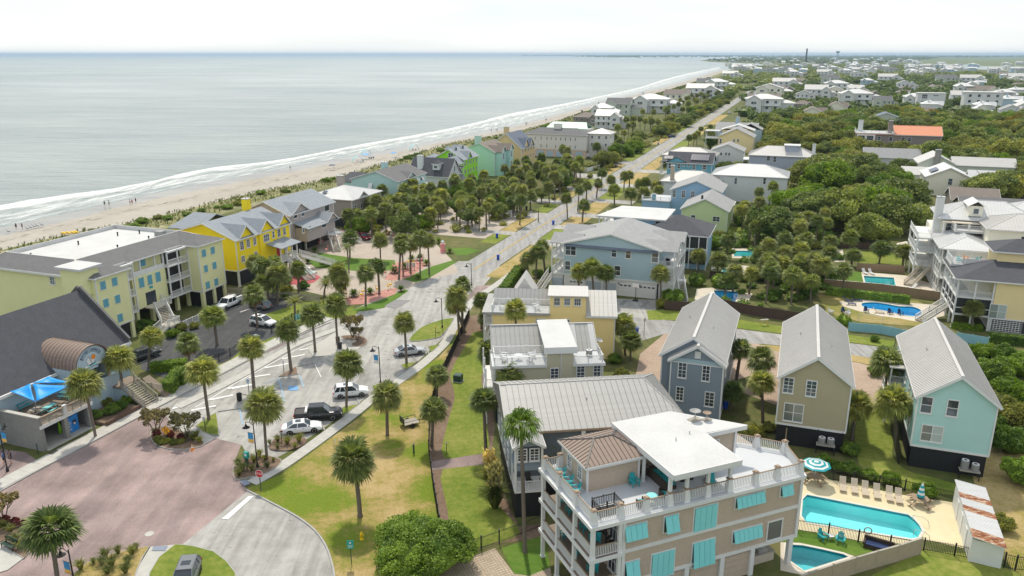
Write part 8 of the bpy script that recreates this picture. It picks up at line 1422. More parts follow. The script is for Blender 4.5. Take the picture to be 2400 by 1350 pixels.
# ================================================================ street furniture
mat('banner_blue',(.05,.28,.55),.7);mat('banner_gold',(.75,.45,.10),.7);mat('sign_red',(.45,.015,.02),.4);mat('sign_green',(.015,.33,.28),.4);mat('sign_yellow',(.85,.38,.01),.4);mat('hydrant_yellow',(.80,.52,.01),.45);mat('bin_blue',(.01,.07,.45),.45);mat('green_box',(.03,.07,.05),.5);mat('rust',(.33,.12,.05),.8,.4,3)
def street_lamp(px,py,ty,label,side=-1,banner=True):
 g=P(px,py);h=hgt(px,py,ty);t=thing('street_lamp',label,'street lamp',(g.x,g.y,0),ST);mk('post',MB().lathe([(.16,0),(.16,.35),(.10,.45),(.075,.6),(.055,h-.1),(.055,h)],12),MT['black'],t);a=side*1.0
 mk('arm',MB().path([(0,0,h-.35),(a*.5,0,h-.05),(a,0,h-.15),(a,0,h-.35)],.035),MT['black'],t);sh=mk('lamp_shade',MB().lathe([(.06,.42),(.10,.38),(.14,.2),(.30,.08),(.42,0),(.40,-.01)],18),MT['black'],t);sh.location=(a,0,h-.80);mk('lamp_globe',MB().lathe([(.03,-.1),(.14,-.08),(.2,.0)],12),MT['lamp_clear'],sh)
 if banner:bn=mk('banner',MB().box(a*.18 if a>0 else a*.85,a*.85 if a>0 else a*.18,-.012,.012,h-2.5,h-1.35),MT['banner_blue'],t);mk('banner_arm',MB().beam((0,0,h-1.33),(a*.9,0,h-1.33),.03,.03).beam((0,0,h-2.52),(a*.9,0,h-2.52),.03,.03),MT['black'],bn);mk('banner_print',MB().box(a*.85 if a<0 else a*.18,a*.18 if a<0 else a*.85,-.016,.016,h-2.5,h-2.1),MT['banner_gold']if banner==2 else MT['plastic'],bn)
 return t
street_lamp(892,900,812,'black street lamp with navy banner by the angled parking');street_lamp(1036.5,769,698,'black street lamp on the lens shaped lawn',banner=False);street_lamp(604,1097,990,'black street lamp with blue and orange banner by the stop sign',banner=2);street_lamp(1105,668,617,'black street lamp on the grass verge past the bend',banner=False);street_lamp(176,1375,1288,'black street lamp with blue banner by the plaza palm',banner=2);street_lamp(18,1105,985,'black street lamp with beach banner beside the block wall',1,2)
def post_sign(px,py,ty,label,kind,cat='sign',w_=.6,h_=.75,m='plastic',pm='green_box',face=0.0):
 g=P(px,py);H_=hgt(px,py,ty);t=thing('sign',label,cat,(g.x,g.y,0),face);mk('post',MB().box(-.035,.035,-.03,.03,0,H_-.02),MT[pm],t)
 if kind=='stop':
  R_=.45;oc=[(R_*math.cos(R(22.5+45*i)),R_*math.sin(R(22.5+45*i)))for i in range(8)];f=lambda k,y:[(x*k,y,H_-.45+z*k)for x,z in oc]
  mk('panel',MB().add(f(1,-.05)+f(1,-.035),[tuple(range(8)),tuple(range(15,7,-1))]+[(i,8+i,8+(i+1)%8,(i+1)%8)for i in range(8)]),MT['plastic'],t);mk('panel_face',MB().add(f(.93,-.056),[tuple(range(8))]),MT['sign_red'],t);o=lk('lettering',text_mesh('STOP',.36,'plastic',.004,'lettering'),t,(0,-.062,H_-.45));o.rotation_euler=(math.pi/2,0,0)
 elif kind=='diamond':
  s_=.62;q=[(0,-s_),(s_,0),(0,s_),(-s_,0)];f=lambda k,y:[(x*k,y,H_-.62+z*k)for x,z in q];mk('panel',MB().add(f(1,-.05)+f(1,-.035),[(0,1,2,3),(7,6,5,4)]+[(i,4+i,4+(i+1)%4,(i+1)%4)for i in range(4)]),MT['trim_black'],t);mk('panel_face',MB().add(f(.93,-.056),[(0,1,2,3)]),MT['sign_yellow'],t);sy=MB()
  for(x,d)in((-.14,1),(.14,-1)):sy.beam((x,-.06,H_-.62-.26),(x,-.06,H_-.62+.26),.09,.004,(0,1,0));z=H_-.62+.26*d;sy.add([(x-.13,-.06,z),(x+.13,-.06,z),(x,-.06,z+.16*d)],[(0,1,2)])
  sy.beam((0,-.06,H_-.62-.12),(0,-.06,H_-.62+.12),.05,.004,(0,1,0));mk('symbol',sy,MT['trim_black'],t)
 else:
  mk('panel',MB().box(-w_/2,w_/2,-.05,-.031,H_-h_,H_),MT[m],t)
  if kind=='handicap':o=lk('symbol',MB().beam((-.02,-.055,H_-.14),(.0,-.055,H_-.36),.05,.004,(0,1,0)).beam((0,-.055,H_-.36),(.12,-.055,H_-.48),.05,.004,(0,1,0)).mesh('symbol',MT['plastic']),t)
  if kind=='text':o=lk('symbol',MB().lathe([(.02,0),(.10,0),(.10,.006),(.02,.006)],12).mesh('symbol',MT['plastic']),t,(0,-.052,H_-.25));o.rotation_euler=(math.pi/2,0,0);mk('lettering',MB().box(-w_*.36,w_*.36,-.054,-.051,H_-h_*.62,H_-h_*.58).box(-w_*.36,w_*.36,-.054,-.051,H_-h_*.74,H_-h_*.70).box(-w_*.3,w_*.3,-.054,-.051,H_-h_*.86,H_-h_*.82),MT['plastic'],t)
 return t
post_sign(612,1150,1101,'red octagonal stop sign at the plaza exit','stop',face=-.15);post_sign(393,1034,997,'amber diamond two-way traffic sign in the oval bed','diamond','sign',face=-.2);post_sign(824,1322,1266,'green park notice sign with a white emblem on the lawn','text','sign',.62,.85,'sign_green',face=.12)
post_sign(584,924,889,'small blue disabled parking sign by the palm strip','handicap','sign',.32,.5,'paint_blue');post_sign(666,878,845,'white parking sign in the mulch palm island','text','sign',.3,.45);post_sign(482,1012,977,'small white sign on the grass by the lane','text','sign',.35,.5);post_sign(661,1040,1010,'thin post sign in the bed behind the white saloon','text','sign',.28,.4,'black');post_sign(1509,790,746,'small sign on a tall post at the lane corner','text','sign',.35,.5,'grey_wood');post_sign(1047,1065,1036,'low green garden light post by the brick path','plain','lamp post',.22,.14,'plastic');post_sign(1021,792,763,'thin sign post on the lens shaped lawn','plain','sign',.18,.25,'hydrant_yellow')
post_sign(90,1065,1040,'small dark post in the soil by the block wall','plain','post',.12,.1,'black');post_sign(2096,815,790,'thin green street post by the blue fence','plain','post',.2,.12,'sign_green')
g=P(705,752);t=thing('lot_sign','slanted teal name board on the lawn by the lot fence','sign',(g.x,g.y,0),.35);mk('board',MB().box(-.9,.9,-.05,.05,.35,1.25),MT['tealp'],t);mk('post',MB().box(-.75,-.65,-.06,.06,0,1.3),MT['plastic'],t);mk('post',MB().box(.65,.75,-.06,.06,0,1.3),MT['plastic'],t)
g=P(580.6,1096);t=thing('pay_station','green pay station box on a post behind the stop sign','parking meter',(g.x,g.y,0),ST);mk('post',MB().box(-.1,.1,-.1,.1,0,1.25),MT['green_box'],t);mk('cabinet',MB().box(-.25,.25,-.16,.16,1.25,1.95),MT['sign_green'],t);mk('screen',MB().box(-.14,.14,-.17,-.161,1.5,1.8),MT['plastic'],t)
g=P(848,1264);t=thing('fire_hydrant','yellow fire hydrant on the lawn near the green sign','hydrant',(g.x,g.y,0));mk('barrel',MB().lathe([(.20,0),(.20,.06),(.13,.08),(.13,.55),(.17,.57),(.17,.63),(.12,.66),(.08,.78),(.03,.84)],14),MT['hydrant_yellow'],t)
for a in(0,2.09,4.19):mk('outlet',MB().tube((0,0,.42),(.22*math.cos(a),.22*math.sin(a),.42),.065),MT['hydrant_yellow'],t)
g=P(451,1055);t=thing('traffic_cone','orange and white traffic cone at the edge of the oval bed','cone',(g.x,g.y,.01));mk('base',MB().box(-.2,.2,-.2,.2,0,.04),MT['orange'],t);mk('cone',MB().lathe([(.16,.04),(.03,.75)],14),MT['orange'],t);mk('band',MB().lathe([(.118,.30),(.085,.46)],14),MT['plastic'],t);mk('band',MB().lathe([(.073,.54),(.055,.62)],14),MT['plastic'],t)
def litter_bin(px,py,label,m='black',s=1.0,crop=None):
 g=P(*(c(crop,px,py)if crop else(px,py)));t=thing('litter_bin',label,'bin',(g.x,g.y,.08));mk('basket',MB().lathe([(.26*s,0),(.32*s,.1),(.34*s,.85*s),(.30*s,.9*s)],14),MT[m],t);mk('lid',MB().lathe([(.36*s,.92*s),(.34*s,1.02*s),(.12*s,1.15*s)],14),MT[m],t);return t
litter_bin(1160,418,'black litter bin beside the median palm',crop='J');litter_bin(387,912,'black litter bin at the foot of the square hedge');litter_bin(562,940,'black litter bin near the disabled bay rack');litter_bin(797,818,'dark recycling bin beside the median palm trunk')
def cart(px,py,label,m='bin_blue',group=None,crop=None):
 g=P(*(c(crop,px,py)if crop else(px,py)));t=thing('wheeled_bin',label,'bin',(g.x,g.y,.02),ST+.4,group);mk('body',MB().add([(-.24,-.28,0),(.24,-.28,0),(.24,.28,0),(-.24,.28,0),(-.31,-.36,1.0),(.31,-.36,1.0),(.31,.36,1.0),(-.31,.36,1.0)],[(3,2,1,0),(4,5,6,7),(0,1,5,4),(1,2,6,5),(2,3,7,6),(3,0,4,7)]),MT[m],t);mk('lid',MB().box(-.33,.33,-.40,.38,1.001,1.08),MT[m],t);mk('wheel',MB().tube((-.3,.28,.12),(-.22,.28,.12),.12).tube((.22,.28,.12),(.3,.28,.12),.12),MT['tyre'],t)
cart(1634,602,'blue wheeled bin at the lane edge',crop='A');cart(1562,590,'blue wheeled bin behind the lane end palm',crop='A');cart(1448,1102,'blue wheeled bin by the gravel drive on the street',crop='N');cart(1458,1303,'blue wheeled bin on the verge across from the flamingo bed',crop='N');cart(1972,978,'blue wheeled bin on the verge behind the blue-grey house',crop='N');cart(1360,712,'blue wheeled bin on the kerb by the long white house',crop='O');cart(938,1087,'blue wheeled bin on the verge under the street palms',crop='O');cart(530,818,'blue wheeled bin at the slate cottage corner',crop='E');cart(1240,1032,'blue wheeled bin by the clipped hedge of the garage',crop='G');cart(1722,840,'dark wheeled bin by the green post on the street','black',crop='N')
for i,x in enumerate((900,935,975)):cart(x,808,'dark wheeled bin in the row of three by the white house drive','green_box','row of dark bins','O')
g=P(1074,893);t=thing('utility_box','dark green transformer box in its mulch ring by the fence','utility box',(g.x,g.y,0),ST);mk('cabinet',MB().box(-.55,.55,-.5,.5,.08,.95),MT['green_box'],t);mk('lid',MB().add([(-.6,-.55,.951),(.6,-.55,.951),(.6,.55,.951),(-.6,.55,.951),(-.5,-.4,1.05),(.5,-.4,1.05),(.5,.45,1.05),(-.5,.45,1.05)],[(3,2,1,0),(4,5,6,7),(0,1,5,4),(1,2,6,5),(2,3,7,6),(3,0,4,7)]),MT['green_box'],t);mk('pad',MB().box(-.7,.7,-.65,.65,0,.08),MT['kerb'],t)
for i in range(4):g=P(*c('K',1132+i*48,142));h=hgt(*c('K',1132+i*48,142),c('K',0,68)[1]);o=mk('bike_rack',MB().path([(0,-.25,0),(0,-.25,.7),(0,-.15,.83),(0,.15,.83),(0,.25,.7),(0,.25,0)],.03),MT['galv'],None,(g.x,g.y,0),R(40));tag(o,'inverted U bike rack on the lawn edge','bike rack','row of bike racks')
g=P(970,1062);t=thing('box_post','dark green box post on the lawn near the trailer','post',(g.x,g.y,0));mk('post',MB().box(-.09,.09,-.09,.09,0,1.1),MT['green_box'],t);mk('cap',MB().box(-.12,.12,-.12,.12,1.101,1.16),MT['green_box'],t)
g=P(*c('M',95,945));t=thing('bench','dark green park bench beside the plaza palm','bench',(g.x,g.y,.05),-.45)
for k in range(5):mk('seat_slat',MB().box(-.9,.9,-.3+k*.1,-.22+k*.1,.42,.46),MT['green_box'],t);mk('back_slat',MB().box(-.9,.9,.24+.02*k,.27+.02*k,.52+k*.1,.60+k*.1),MT['green_box'],t)
for k in(-.8,.8):mk('leg',MB().box(k-.03,k+.03,-.28,-.22,0,.42).box(k-.03,k+.03,.2,.28,0,.95).box(k-.03,k+.03,-.28,.24,.38,.42).box(k-.03,k+.03,-.3,.2,.64,.68),MT['black'],t)
g=P(*c('J',275,970));t=thing('bike_stand','dark curved steel rack by the disabled bays','rack',(g.x,g.y,.06),ST);mk('frame',MB().path([(-.9,0,0),(-.9,0,1.0),(-.5,0,1.25),(.6,0,1.25),(.9,0,1.0),(.9,0,0)],.03).path([(-.9,.25,0),(-.9,.25,1.0),(.9,.25,1.0),(.9,.25,0)],.02),MT['black'],t)
# ================================================================ fences
def fence(label,pl,h,kind='iron',px=True,name='fence',m='black',sp=2.2,top=None):
 pl=[P(*q)for q in pl]if px else[Vector((q[0],q[1],0))for q in pl];O=pl[0];t=thing(name,label,'fence',(O.x,O.y,0));pl=[q-O for q in pl];up=Vector((0,0,1));pk=MB();done=[]
 for a,b_ in zip(pl[:-1],pl[1:]):
  d=b_-a;L=d.length;d /= L;k=max(1,round(L/sp));az=math.atan2(d.y,d.x)
  for i in range(k+1):
   q=a+d*(L*i/k)
   if all((q-x).length>.4 for x in done):done.append(q);lk('post',cached(('fp',kind,h,m),lambda:MB().box(-.05,.05,-.05,.05,0,h+.08).box(-.07,.07,-.07,.07,h+.081,h+.12).mesh('post',MT[m])),t,q,az)
  if kind=='iron':
   for z in(.15,h-.12):lk('rail',MB().beam(a+up*z,b_+up*z,.03,.04).mesh('rail',MT[m]),t)
   n_=int(L/.13)
   for i in range(n_):q=a+d*(L*(i+.5)/n_);pk.box(q.x-.013,q.x+.013,q.y-.013,q.y+.013,.06,h)
  elif kind=='mesh':
   for z in(.08,h*.5,h-.02):lk('rail',MB().beam(a+up*z,b_+up*z,.04,.05).mesh('rail',MT[m]),t)
   n_=int(L/.10)
   for i in range(n_):q=a+d*(L*(i+.5)/n_);pk.box(q.x-.018,q.x+.018,q.y-.018,q.y+.018,.03,h)
  elif kind=='board':
   for i in range(k):
    w_=L/k;o=lk('panel',cached(('fb',round(w_,2),h,m),lambda:MB().box(-w_/2+.05,w_/2-.05,-.03,.03,.04,h).mesh('panel',MT[m])),t,a+d*(L*(i+.5)/k),az)
    if top:lk('cap',cached(('fc',round(w_,2),h,top),lambda:MB().box(-w_/2,w_/2,-.09,.09,h+.001,h+.06).mesh('cap',MT[top])),t,a+d*(L*(i+.5)/k),az)
  elif kind=='picket':
   for z in(.3,h-.3):lk('rail',MB().beam(a+up*z,b_+up*z,.04,.08).mesh('rail',MT[m]),t)
   n_=int(L/.2)
   for i in range(n_):q=a+d*(L*(i+.5)/n_);pk.beam((q.x,q.y,.05),(q.x,q.y,h),.10,.03,(d.y,-d.x,0))
 if pk.v:o=mk('pickets',pk,MT[m],t);o['kind']='stuff'
 return t
fence('long black mesh fence curving between the dry lawn and cottages',[(1036,1262),(1031,1240),(1015,1140),(1005,1060),(1006,1010),(1011,960),(1024,910),(1047,860),(1075,800),(1100,742)],1.5,'mesh');fence('black iron fence around the yard of the tan house',[(1085,1302),(1170,1272),(1277,1232)],1.35);fence('black iron fence along the shrub side of the long pool',[(1905,1120),(2000,1132),(2120,1150),(2243,1180)],1.25);fence('black iron fence between the long pool and the teal chairs',[c('D',70,945),c('D',350,985),c('D',620,1045),c('D',905,1100),c('D',1150,1140)],1.3);fence('black iron fence by the weedy grass under the terrace',[c('D',1210,1120),c('D',1490,1170),c('D',1710,1215)],1.25);fence('black iron gate fence at the end of the rusty shed',[c('D',1935,1275),c('D',2040,1300),c('D',2160,1310)],1.5)
fence('black fence round the asphalt parking lot',[(487,860),(540,836),(560,822)],1.3);fence('black fence beside the asphalt lot lawn',[(636,782),(700,745),(760,722)],1.4);fence('grey picket fence below the yellow house',[(522,690),(560,692),(612,698)],1.5,'picket',m='grey_wood');fence('grey picket fence by the yellow house drive',[(620,700),(680,700),(750,708)],1.3,'picket',m='grey_wood')
fence('dark brown board fence along the lane behind the cottages',[(1690,724),(1760,740),(1872,757)],1.9,'board',m='brown_fence');fence('dark brown board fence beside the garage hedge',[(1557,727),(1612,730)],1.8,'board',m='brown_fence');fence('pale blue board fence along the lane',[(1988,776),(2060,782),(2150,800)],1.5,'board',m=mat('blue_fence',(.25,.48,.56),.7,.08,1,kind='boards')and 'blue_fence');fence('pale blue board fence below the screened porch',[(2240,800),(2314,812)],1.5,'board',m='blue_fence');fence('brown board fence above the kidney pool with pale cap',[c('F',440,925),c('F',900,965),c('F',1400,1035)],1.7,'board',m='wood_fence',top='deck_stone');fence('brown board fence behind the rectangular pool',[c('F',700,790),c('F',1075,815)],1.7,'board',m='wood_fence');fence('brown board fence behind the little turquoise pool',[c('F',470,610),c('F',700,620),c('F',800,622)],1.6,'board',m='brown_fence');fence('dark fence behind the plunge pool',[c('G',1680,845),c('G',1940,865)],1.6,'board',m='brown_fence')
bf=[P(*c('D',x,y),1.75)for x,y in((60,1375),(180,1320),(400,1245),(610,1180),(800,1125),(1000,1070),(1205,1005))];fence('tan board fence with square post caps beside the small teal pool',[(q.x,q.y)for q in bf],1.72,'board',False,m=mat('tan_boards',(.36,.30,.215),.85,.15,1.5,kind='boards')and 'tan_boards',top='grey_wood',sp=2.4)
fence('white privacy fence near the long white house',[c('O',420,930),c('O',700,965),c('O',815,935)],1.6,'board',m='trim')
# ================================================================ pool shed with rusted roof
A,B_,C_,D2=P(*c('D',1495,478),2.75),P(*c('D',1775,555),2.35),P(*c('D',1970,1105),2.35),P(*c('D',1655,995),2.75)
t=thing('pool_shed','long white pool shed with corrugated roof streaked with rust','shed',(A.x,A.y,0));o_=Vector((A.x,A.y,0));q4=[x-o_ for x in(A,B_,C_,D2)];ins=lambda k,s:Vector((k.x,k.y,0))
ce=sum(q4,Vector())/4;w4=[ce+(x-ce)*.93 for x in q4];mk('wall',MB().prism([(x.x,x.y)for x in w4],0,2.28),MT['wpaint'],t)
rf=mk('roof_frame',MB().slab(q4,.06),MT['trim'],t);cuts=[(0,.24,'metal_white'),(.24,.34,'rust'),(.34,.47,'metal_white'),(.47,.57,'rust'),(.57,.86,'metal_white'),(.86,1,'rust')];k=0
mr,n,l,p,o=_base('rust_sheet');f=_noise(n,l,_coord(n,l,(.6,2,1)),1.6,6,.7);l.new(_ramp(n,l,f,[(.38,(.16,.05,.025)),(.5,(.34,.13,.05)),(.6,(.55,.42,.30)),(.7,(.66,.64,.60))]),p.inputs['Base Color']);p.inputs['Roughness'].default_value=.75;MT['rust_sheet']=mr
for a,b2,m_ in cuts:
 n_=max(1,round((b2-a)*22))
 for i in range(n_):
  t0,t1=a+(b2-a)*i/n_,a+(b2-a)*(i+1)/n_;e=.03;zz=Vector((0,0,.012));L0,L1=q4[0].lerp(q4[3],t0),q4[0].lerp(q4[3],t1);R0,R1=q4[1].lerp(q4[2],t0),q4[1].lerp(q4[2],t1);mb=MB().slab([L0+zz,R0+zz,R1+zz,L1+zz],.01)
  for s_ in(.0,.5):mb.beam(L0.lerp(L1,s_)+zz*2,R0.lerp(R1,s_)+zz*2,.06,.03)
  mk('roof_sheet',mb,MT['rust_sheet']if m_=='rust' else MT['metal_white'],rf)
dd=(w4[3]-w4[0]).normalized();nn=Vector((-dd.y,dd.x,0));nn=nn if nn.dot(w4[0]-w4[1])>0 else-nn
for k in(.25,.5,.75):q=w4[0].lerp(w4[3],k);mk('door',MB().obox((q.x+nn.x*.02,q.y+nn.y*.02,1.0),dd*.42,nn*.03,(0,0,1.0)),MT['trim'],t)
# ================================================================ poolside furniture
mat('resin_tan',(.52,.44,.34),.6,.06);mat('table_tan',(.30,.22,.15),.7,.15);mat('stripe_teal',(.01,.30,.34),.6);mat('cushion_navy',(.02,.04,.12),.7)
def lounger(g,rz,label,group,m='resin_tan',z=.02):
 key=('lounger',m)
 if key in CACHE:return dup(CACHE[key],(g.x,g.y,z),rz,label,group=group)
 t=thing('sun_lounger',label,'lounger',(g.x,g.y,z),rz,group);M_=MT[m];seat=mk('seat',MB().box(-.32,-.27,-1.0,.35,.26,.32).box(.27,.32,-1.0,.35,.26,.32),M_,t);sl_=MB().box(-.27,.27,-.05,.05,0,.025).mesh('slat',M_)
 for i in range(11):lk('slat',sl_,seat,(0,-.94+i*.12,.30))
 bk=mk('backrest',MB().beam((-.29,.35,.3),(-.29,.95,.95),.05,.05).beam((.29,.35,.3),(.29,.95,.95),.05,.05),M_,t)
 for i in range(7):o=lk('slat',sl_,bk,(0,.40+i*.085,.36+i*.092));o.rotation_euler=(.82,0,0)
 for x in(-.29,.29):
  for y in(-.85,.3):mk('leg',MB().box(x-.03,x+.03,y-.03,y+.03,0,.28),M_,t)
 CACHE[key]=t;return t
for(x,y)in[(480,560),(585,578),(682,600),(788,625),(902,648),(985,668)]:lounger(P(*c('D',x,y)),ST+.02,'tan slatted sun lounger in the row on the long pool terrace','long pool loungers')
def picnic_round(px,py,label,open_):
 g=P(*c('D',px,py));t=thing('picnic_table',label+' on the pool terrace','picnic table',(g.x,g.y,.02),.3);mk('table_top',MB().lathe([(.05,.72),(.85,.72),(.85,.77),(.05,.775)],8),MT['table_tan'],t)
 for i in range(4):a=i*math.pi/2;mk('bench',MB().obox((1.2*math.cos(a),1.2*math.sin(a),.43),(-.5*math.sin(a),.5*math.cos(a),0),(.14*math.cos(a),.14*math.sin(a),0),(0,0,.03)),MT['table_tan'],t);mk('leg',MB().beam((.3*math.cos(a),.3*math.sin(a),.7),(1.25*math.cos(a),1.25*math.sin(a),.05),.08,.1),MT['table_tan'],t)
 u=thing('parasol','open teal and white striped parasol over the round table' if open_ else 'furled teal and white striped parasol','parasol',(g.x,g.y,.02));mk('pole',MB().tube((0,0,0),(0,0,2.55),.025),MT['plastic'],u)
 if open_:
  for k in range(6):
   r0,r1=1.55*k/6+.02,1.55*(k+1)/6;f=lambda r:2.5-.42*(r/1.55)**1.3;mb=MB();mb.add([(r*math.cos(i*math.pi/4+.2),r*math.sin(i*math.pi/4+.2),f(r))for r in(r0,r1)for i in range(8)],[(i,8+i,8+(i+1)%8,(i+1)%8)for i in range(8)]);o=mk('canopy_stripe',mb,MT['stripe_teal']if k%2 else MT['plastic'],u);md=o.modifiers.new('t','SOLIDIFY');md.thickness=.012
 else:
  for k in range(6):z0,z1=.95+k*.25,.95+(k+1)*.25;f=lambda z:.36*(1-(z-.95)/1.55)**.7+.02;mk('canopy_stripe',MB().lathe([(f(z0),z0),(f(z1),z1)],10),MT['stripe_teal']if k%2==0 else MT['plastic'],u)
picnic_round(222,500,'round brown picnic table under the open striped parasol',True);picnic_round(1175,705,'round brown picnic table with furled parasol',False)
for i,(x,y,rz)in enumerate([(300,1020,.5),(458,1050,-.5)]):adirondack('teal adirondack chair on the lawn strip between the two pools',P(*c('D',x,y)),rz,'tealp','lawn strip chairs')
g=P(*c('D',372,1020));t=thing('side_table','small white table between the teal lawn chairs','table',(g.x,g.y,0));mk('table_top',MB().box(-.25,.25,-.25,.25,.42,.46),MT['plastic'],t);mk('leg',MB().box(-.04,.04,-.04,.04,0,.42),MT['plastic'],t)
g=P(*c('D',800,1105));t=thing('outdoor_sofa','dark wicker sofa on the lawn beside the board fence','sofa',(g.x,g.y,0),-.55);mk('base',MB().box(-1.2,1.2,-.5,.4,0,.35),MT['rattan'],t);mk('backrest',MB().box(-1.3,1.3,.4,.6,0,.8),MT['rattan'],t);mk('armrest',MB().box(-1.3,-1.1,-.5,.4,.351,.6),MT['rattan'],t);mk('armrest',MB().box(1.1,1.3,-.5,.4,.351,.6),MT['rattan'],t);mk('cushion',MB().box(-1.08,1.08,-.45,.38,.352,.46),MT['cushion_navy'],t)
g=P(*c('D',700,1015));tor=MB();pr=[(math.cos(i*math.pi/8)*.33,math.sin(i*math.pi/8)*.33)for i in range(17)];tor.path([(x,0,z+.9)for x,z in pr],.06,8);o=mk('life_ring',tor,MT['ac_grey'],None,(g.x,g.y,0),-.3);tag(o,'grey life ring hung on the pool fence','life ring')
for(a,b2)in(((1110,860),(1265,910)),((1120,990),(1270,1040))):
 A,B_=P(*c('D',*a)),P(*c('D',*b2));o=mk('pool_handrail',MB().path([(0,0,-.1),(0,0,.75),((B_-A).x*.6,(B_-A).y*.6,.85),((B_-A).x*.9,(B_-A).y*.9,.6),((B_-A).x,(B_-A).y,0)],.025),MT['galv'],None,A);tag(o,'steel handrail at the round step end of the long pool','handrail','pool handrails')
for i,(x,y,rz,m_)in enumerate([(630,1035,1.2,'cushion_navy'),(650,1062,1.2,'cushion_navy'),(700,1030,1.2,'cushion_navy'),(870,1125,1.2,'resin_tan'),(765,815,.1,'plastic'),(815,818,.1,'plastic'),(1140,935,-1.2,'plastic')]):lounger(P(*c('F',x,y)),rz,{'cushion_navy':'navy sun lounger at the head of the kidney pool','resin_tan':'tan sun lounger on the rim of the kidney pool','plastic':'white sun lounger by the rectangular teal pool'}[m_],'back yard loungers',m_)
for i,(x,y,rz,m_,nm)in enumerate([(495,1130,.8,'plastic','white adirondack chair left of the dark fire-pit chair'),(595,1125,0,'cushion_navy','dark adirondack chair between two white ones'),(627,1145,-.8,'plastic','white adirondack chair right of the dark fire-pit chair'),(775,1120,0,'cushion_navy','dark adirondack chair at the left rim of the kidney pool'),(965,1135,.1,'cushion_navy','dark adirondack chair in the pair at the kidney pool'),(1045,1140,.3,'cushion_navy','dark adirondack chair at the right rim of the kidney pool')]):adirondack(nm,P(*c('F',x,y)),rz,m_)
adirondack('orange chair beside the little turquoise pool',P(*c('F',511,622)),0,'orange')
g=P(*c('F',810,1195));t=thing('football_goal','small white football goal behind the blue fence','goal',(g.x,g.y,0),ST);mk('frame',MB().path([(-1.9,0,0),(-1.9,0,1.2),(1.9,0,1.2),(1.9,0,0)],.04),MT['plastic'],t);mk('net',MB().path([(-1.9,0,1.2),(-1.9,1,0),(1.9,1,0),(1.9,0,1.2)],.02),MT['plastic'],t)
g=P(*c('G',990,1052));t=thing('basketball_hoop','portable basketball hoop in front of the white garage doors','basketball hoop',(g.x,g.y,0),ST);mk('base',MB().box(-.45,.45,-.5,.4,0,.22),MT['black'],t);mk('pole',MB().beam((0,0,.2),(0,-.2,3.0),.09,.09),MT['black'],t);mk('backboard',MB().box(-.65,.65,-.48,-.44,2.7,3.5),MT['lamp_clear'],t);mk('rim',MB().path([(.23*math.cos(i*.785),-.72+.23*math.sin(i*.785),2.85)for i in range(9)],.015),MT['orange'],t)
g=P(*c('E',775,300));t=thing('garden_bench','yellow wooden bench frame on the lane lawn','bench',(g.x,g.y,0),.2);mk('seat',MB().box(-.7,.7,-.25,.25,1.0,1.06),MT['grey_wood'],t);mk('leg',MB().beam((-.55,-.2,0),(-.45,0,1.0),.1,.1),MT['paint_yellow'],t);mk('leg',MB().beam((.55,-.2,0),(.45,0,1.0),.1,.1),MT['paint_yellow'],t)
for(u0,v0)in[(1470,318),(1665,338)]:q=[P(*c('A',u0+x,v0+y))for x,y in((40,-25),(85,-22),(45,22),(0,22))];tess('drive_grate',q,[],'patch',.026)
g=P(2119,600);t=thing('parasol','large cream market parasol by the terraces of the tall white house','parasol',(g.x,g.y,0));mk('pole',MB().tube((0,0,0),(0,0,3.4),.04),MT['plastic'],t);mk('canopy',MB().lathe([(2.0,2.6),(1.95,2.65),(.05,3.45)],8),MT['deck_stone'],t)
# flamingos in the garden beds
mat('flamingo_pink',(.75,.28,.28),.5);mat('flamingo_gold',(.85,.50,.02),.5)
def flamingo(crop,x,y,m,s,label,group):
 key=('fl',m)
 if key not in CACHE:
  t=thing('flamingo_ornament',label,'ornament',(0,0,0),0,group);v,f=blob(3,.26,.75,2,.0);mk('body',MB().add([(q[0]*1.5,q[1],q[2]+.95)for q in v],[tuple(q)for q in f]),MT[m],t,smooth=True);mk('neck',MB().path([(.3,0,1.0),(.48,0,1.25),(.38,0,1.5),(.30,0,1.68),(.40,0,1.8),(.52,0,1.72)],.05,8).tube((.52,0,1.74),(.66,0,1.62),.05,.015),MT[m],t);mk('leg',MB().tube((0,.06,.8),(.02,.06,0),.02),MT[m],t);mk('leg',MB().tube((0,-.06,.8),(-.03,-.06,0),.02),MT[m],t);CACHE[key]=t;o=t
 else:o=dup(CACHE[key],(0,0,0),0,label,group=group)
 g=P(*c(crop,x,y));o.location=(g.x,g.y,0);o.rotation_euler=(0,0,random.uniform(0,6.28));o.scale=(s,)*3
for(x,y)in[(1635,1180),(1790,1160),(1775,1190),(1920,1135),(2025,1110),(2045,1095),(2215,880),(2265,890)]:flamingo('L',x,y,'flamingo_gold',.9,'golden yellow flamingo ornament in the gravel bed','golden flamingos')
for(x,y)in[(2070,925),(2090,955),(2130,975),(2180,975),(2240,950),(2300,900),(2330,860),(1415,690),(1380,700),(1605,600),(1480,660),(1520,640),(1550,650),(2010,620),(2080,635),(1640,640),(1450,770),(2000,985)]:flamingo('L',x,y,'flamingo_pink',1.0,'pink flamingo ornament in the garden of the yellow and grey houses','pink flamingos')
g=P(*c('L',2235,925));t=thing('name_board','white house name board among the flamingos','sign',(g.x,g.y,0),ST+.5);mk('board',MB().box(-1.0,1.0,-.06,.06,.7,1.6),MT['plastic'],t);mk('post',MB().box(-.8,-.65,-.07,.07,0,1.65),MT['grey_wood'],t);mk('post',MB().box(.65,.8,-.07,.07,0,1.65),MT['grey_wood'],t)
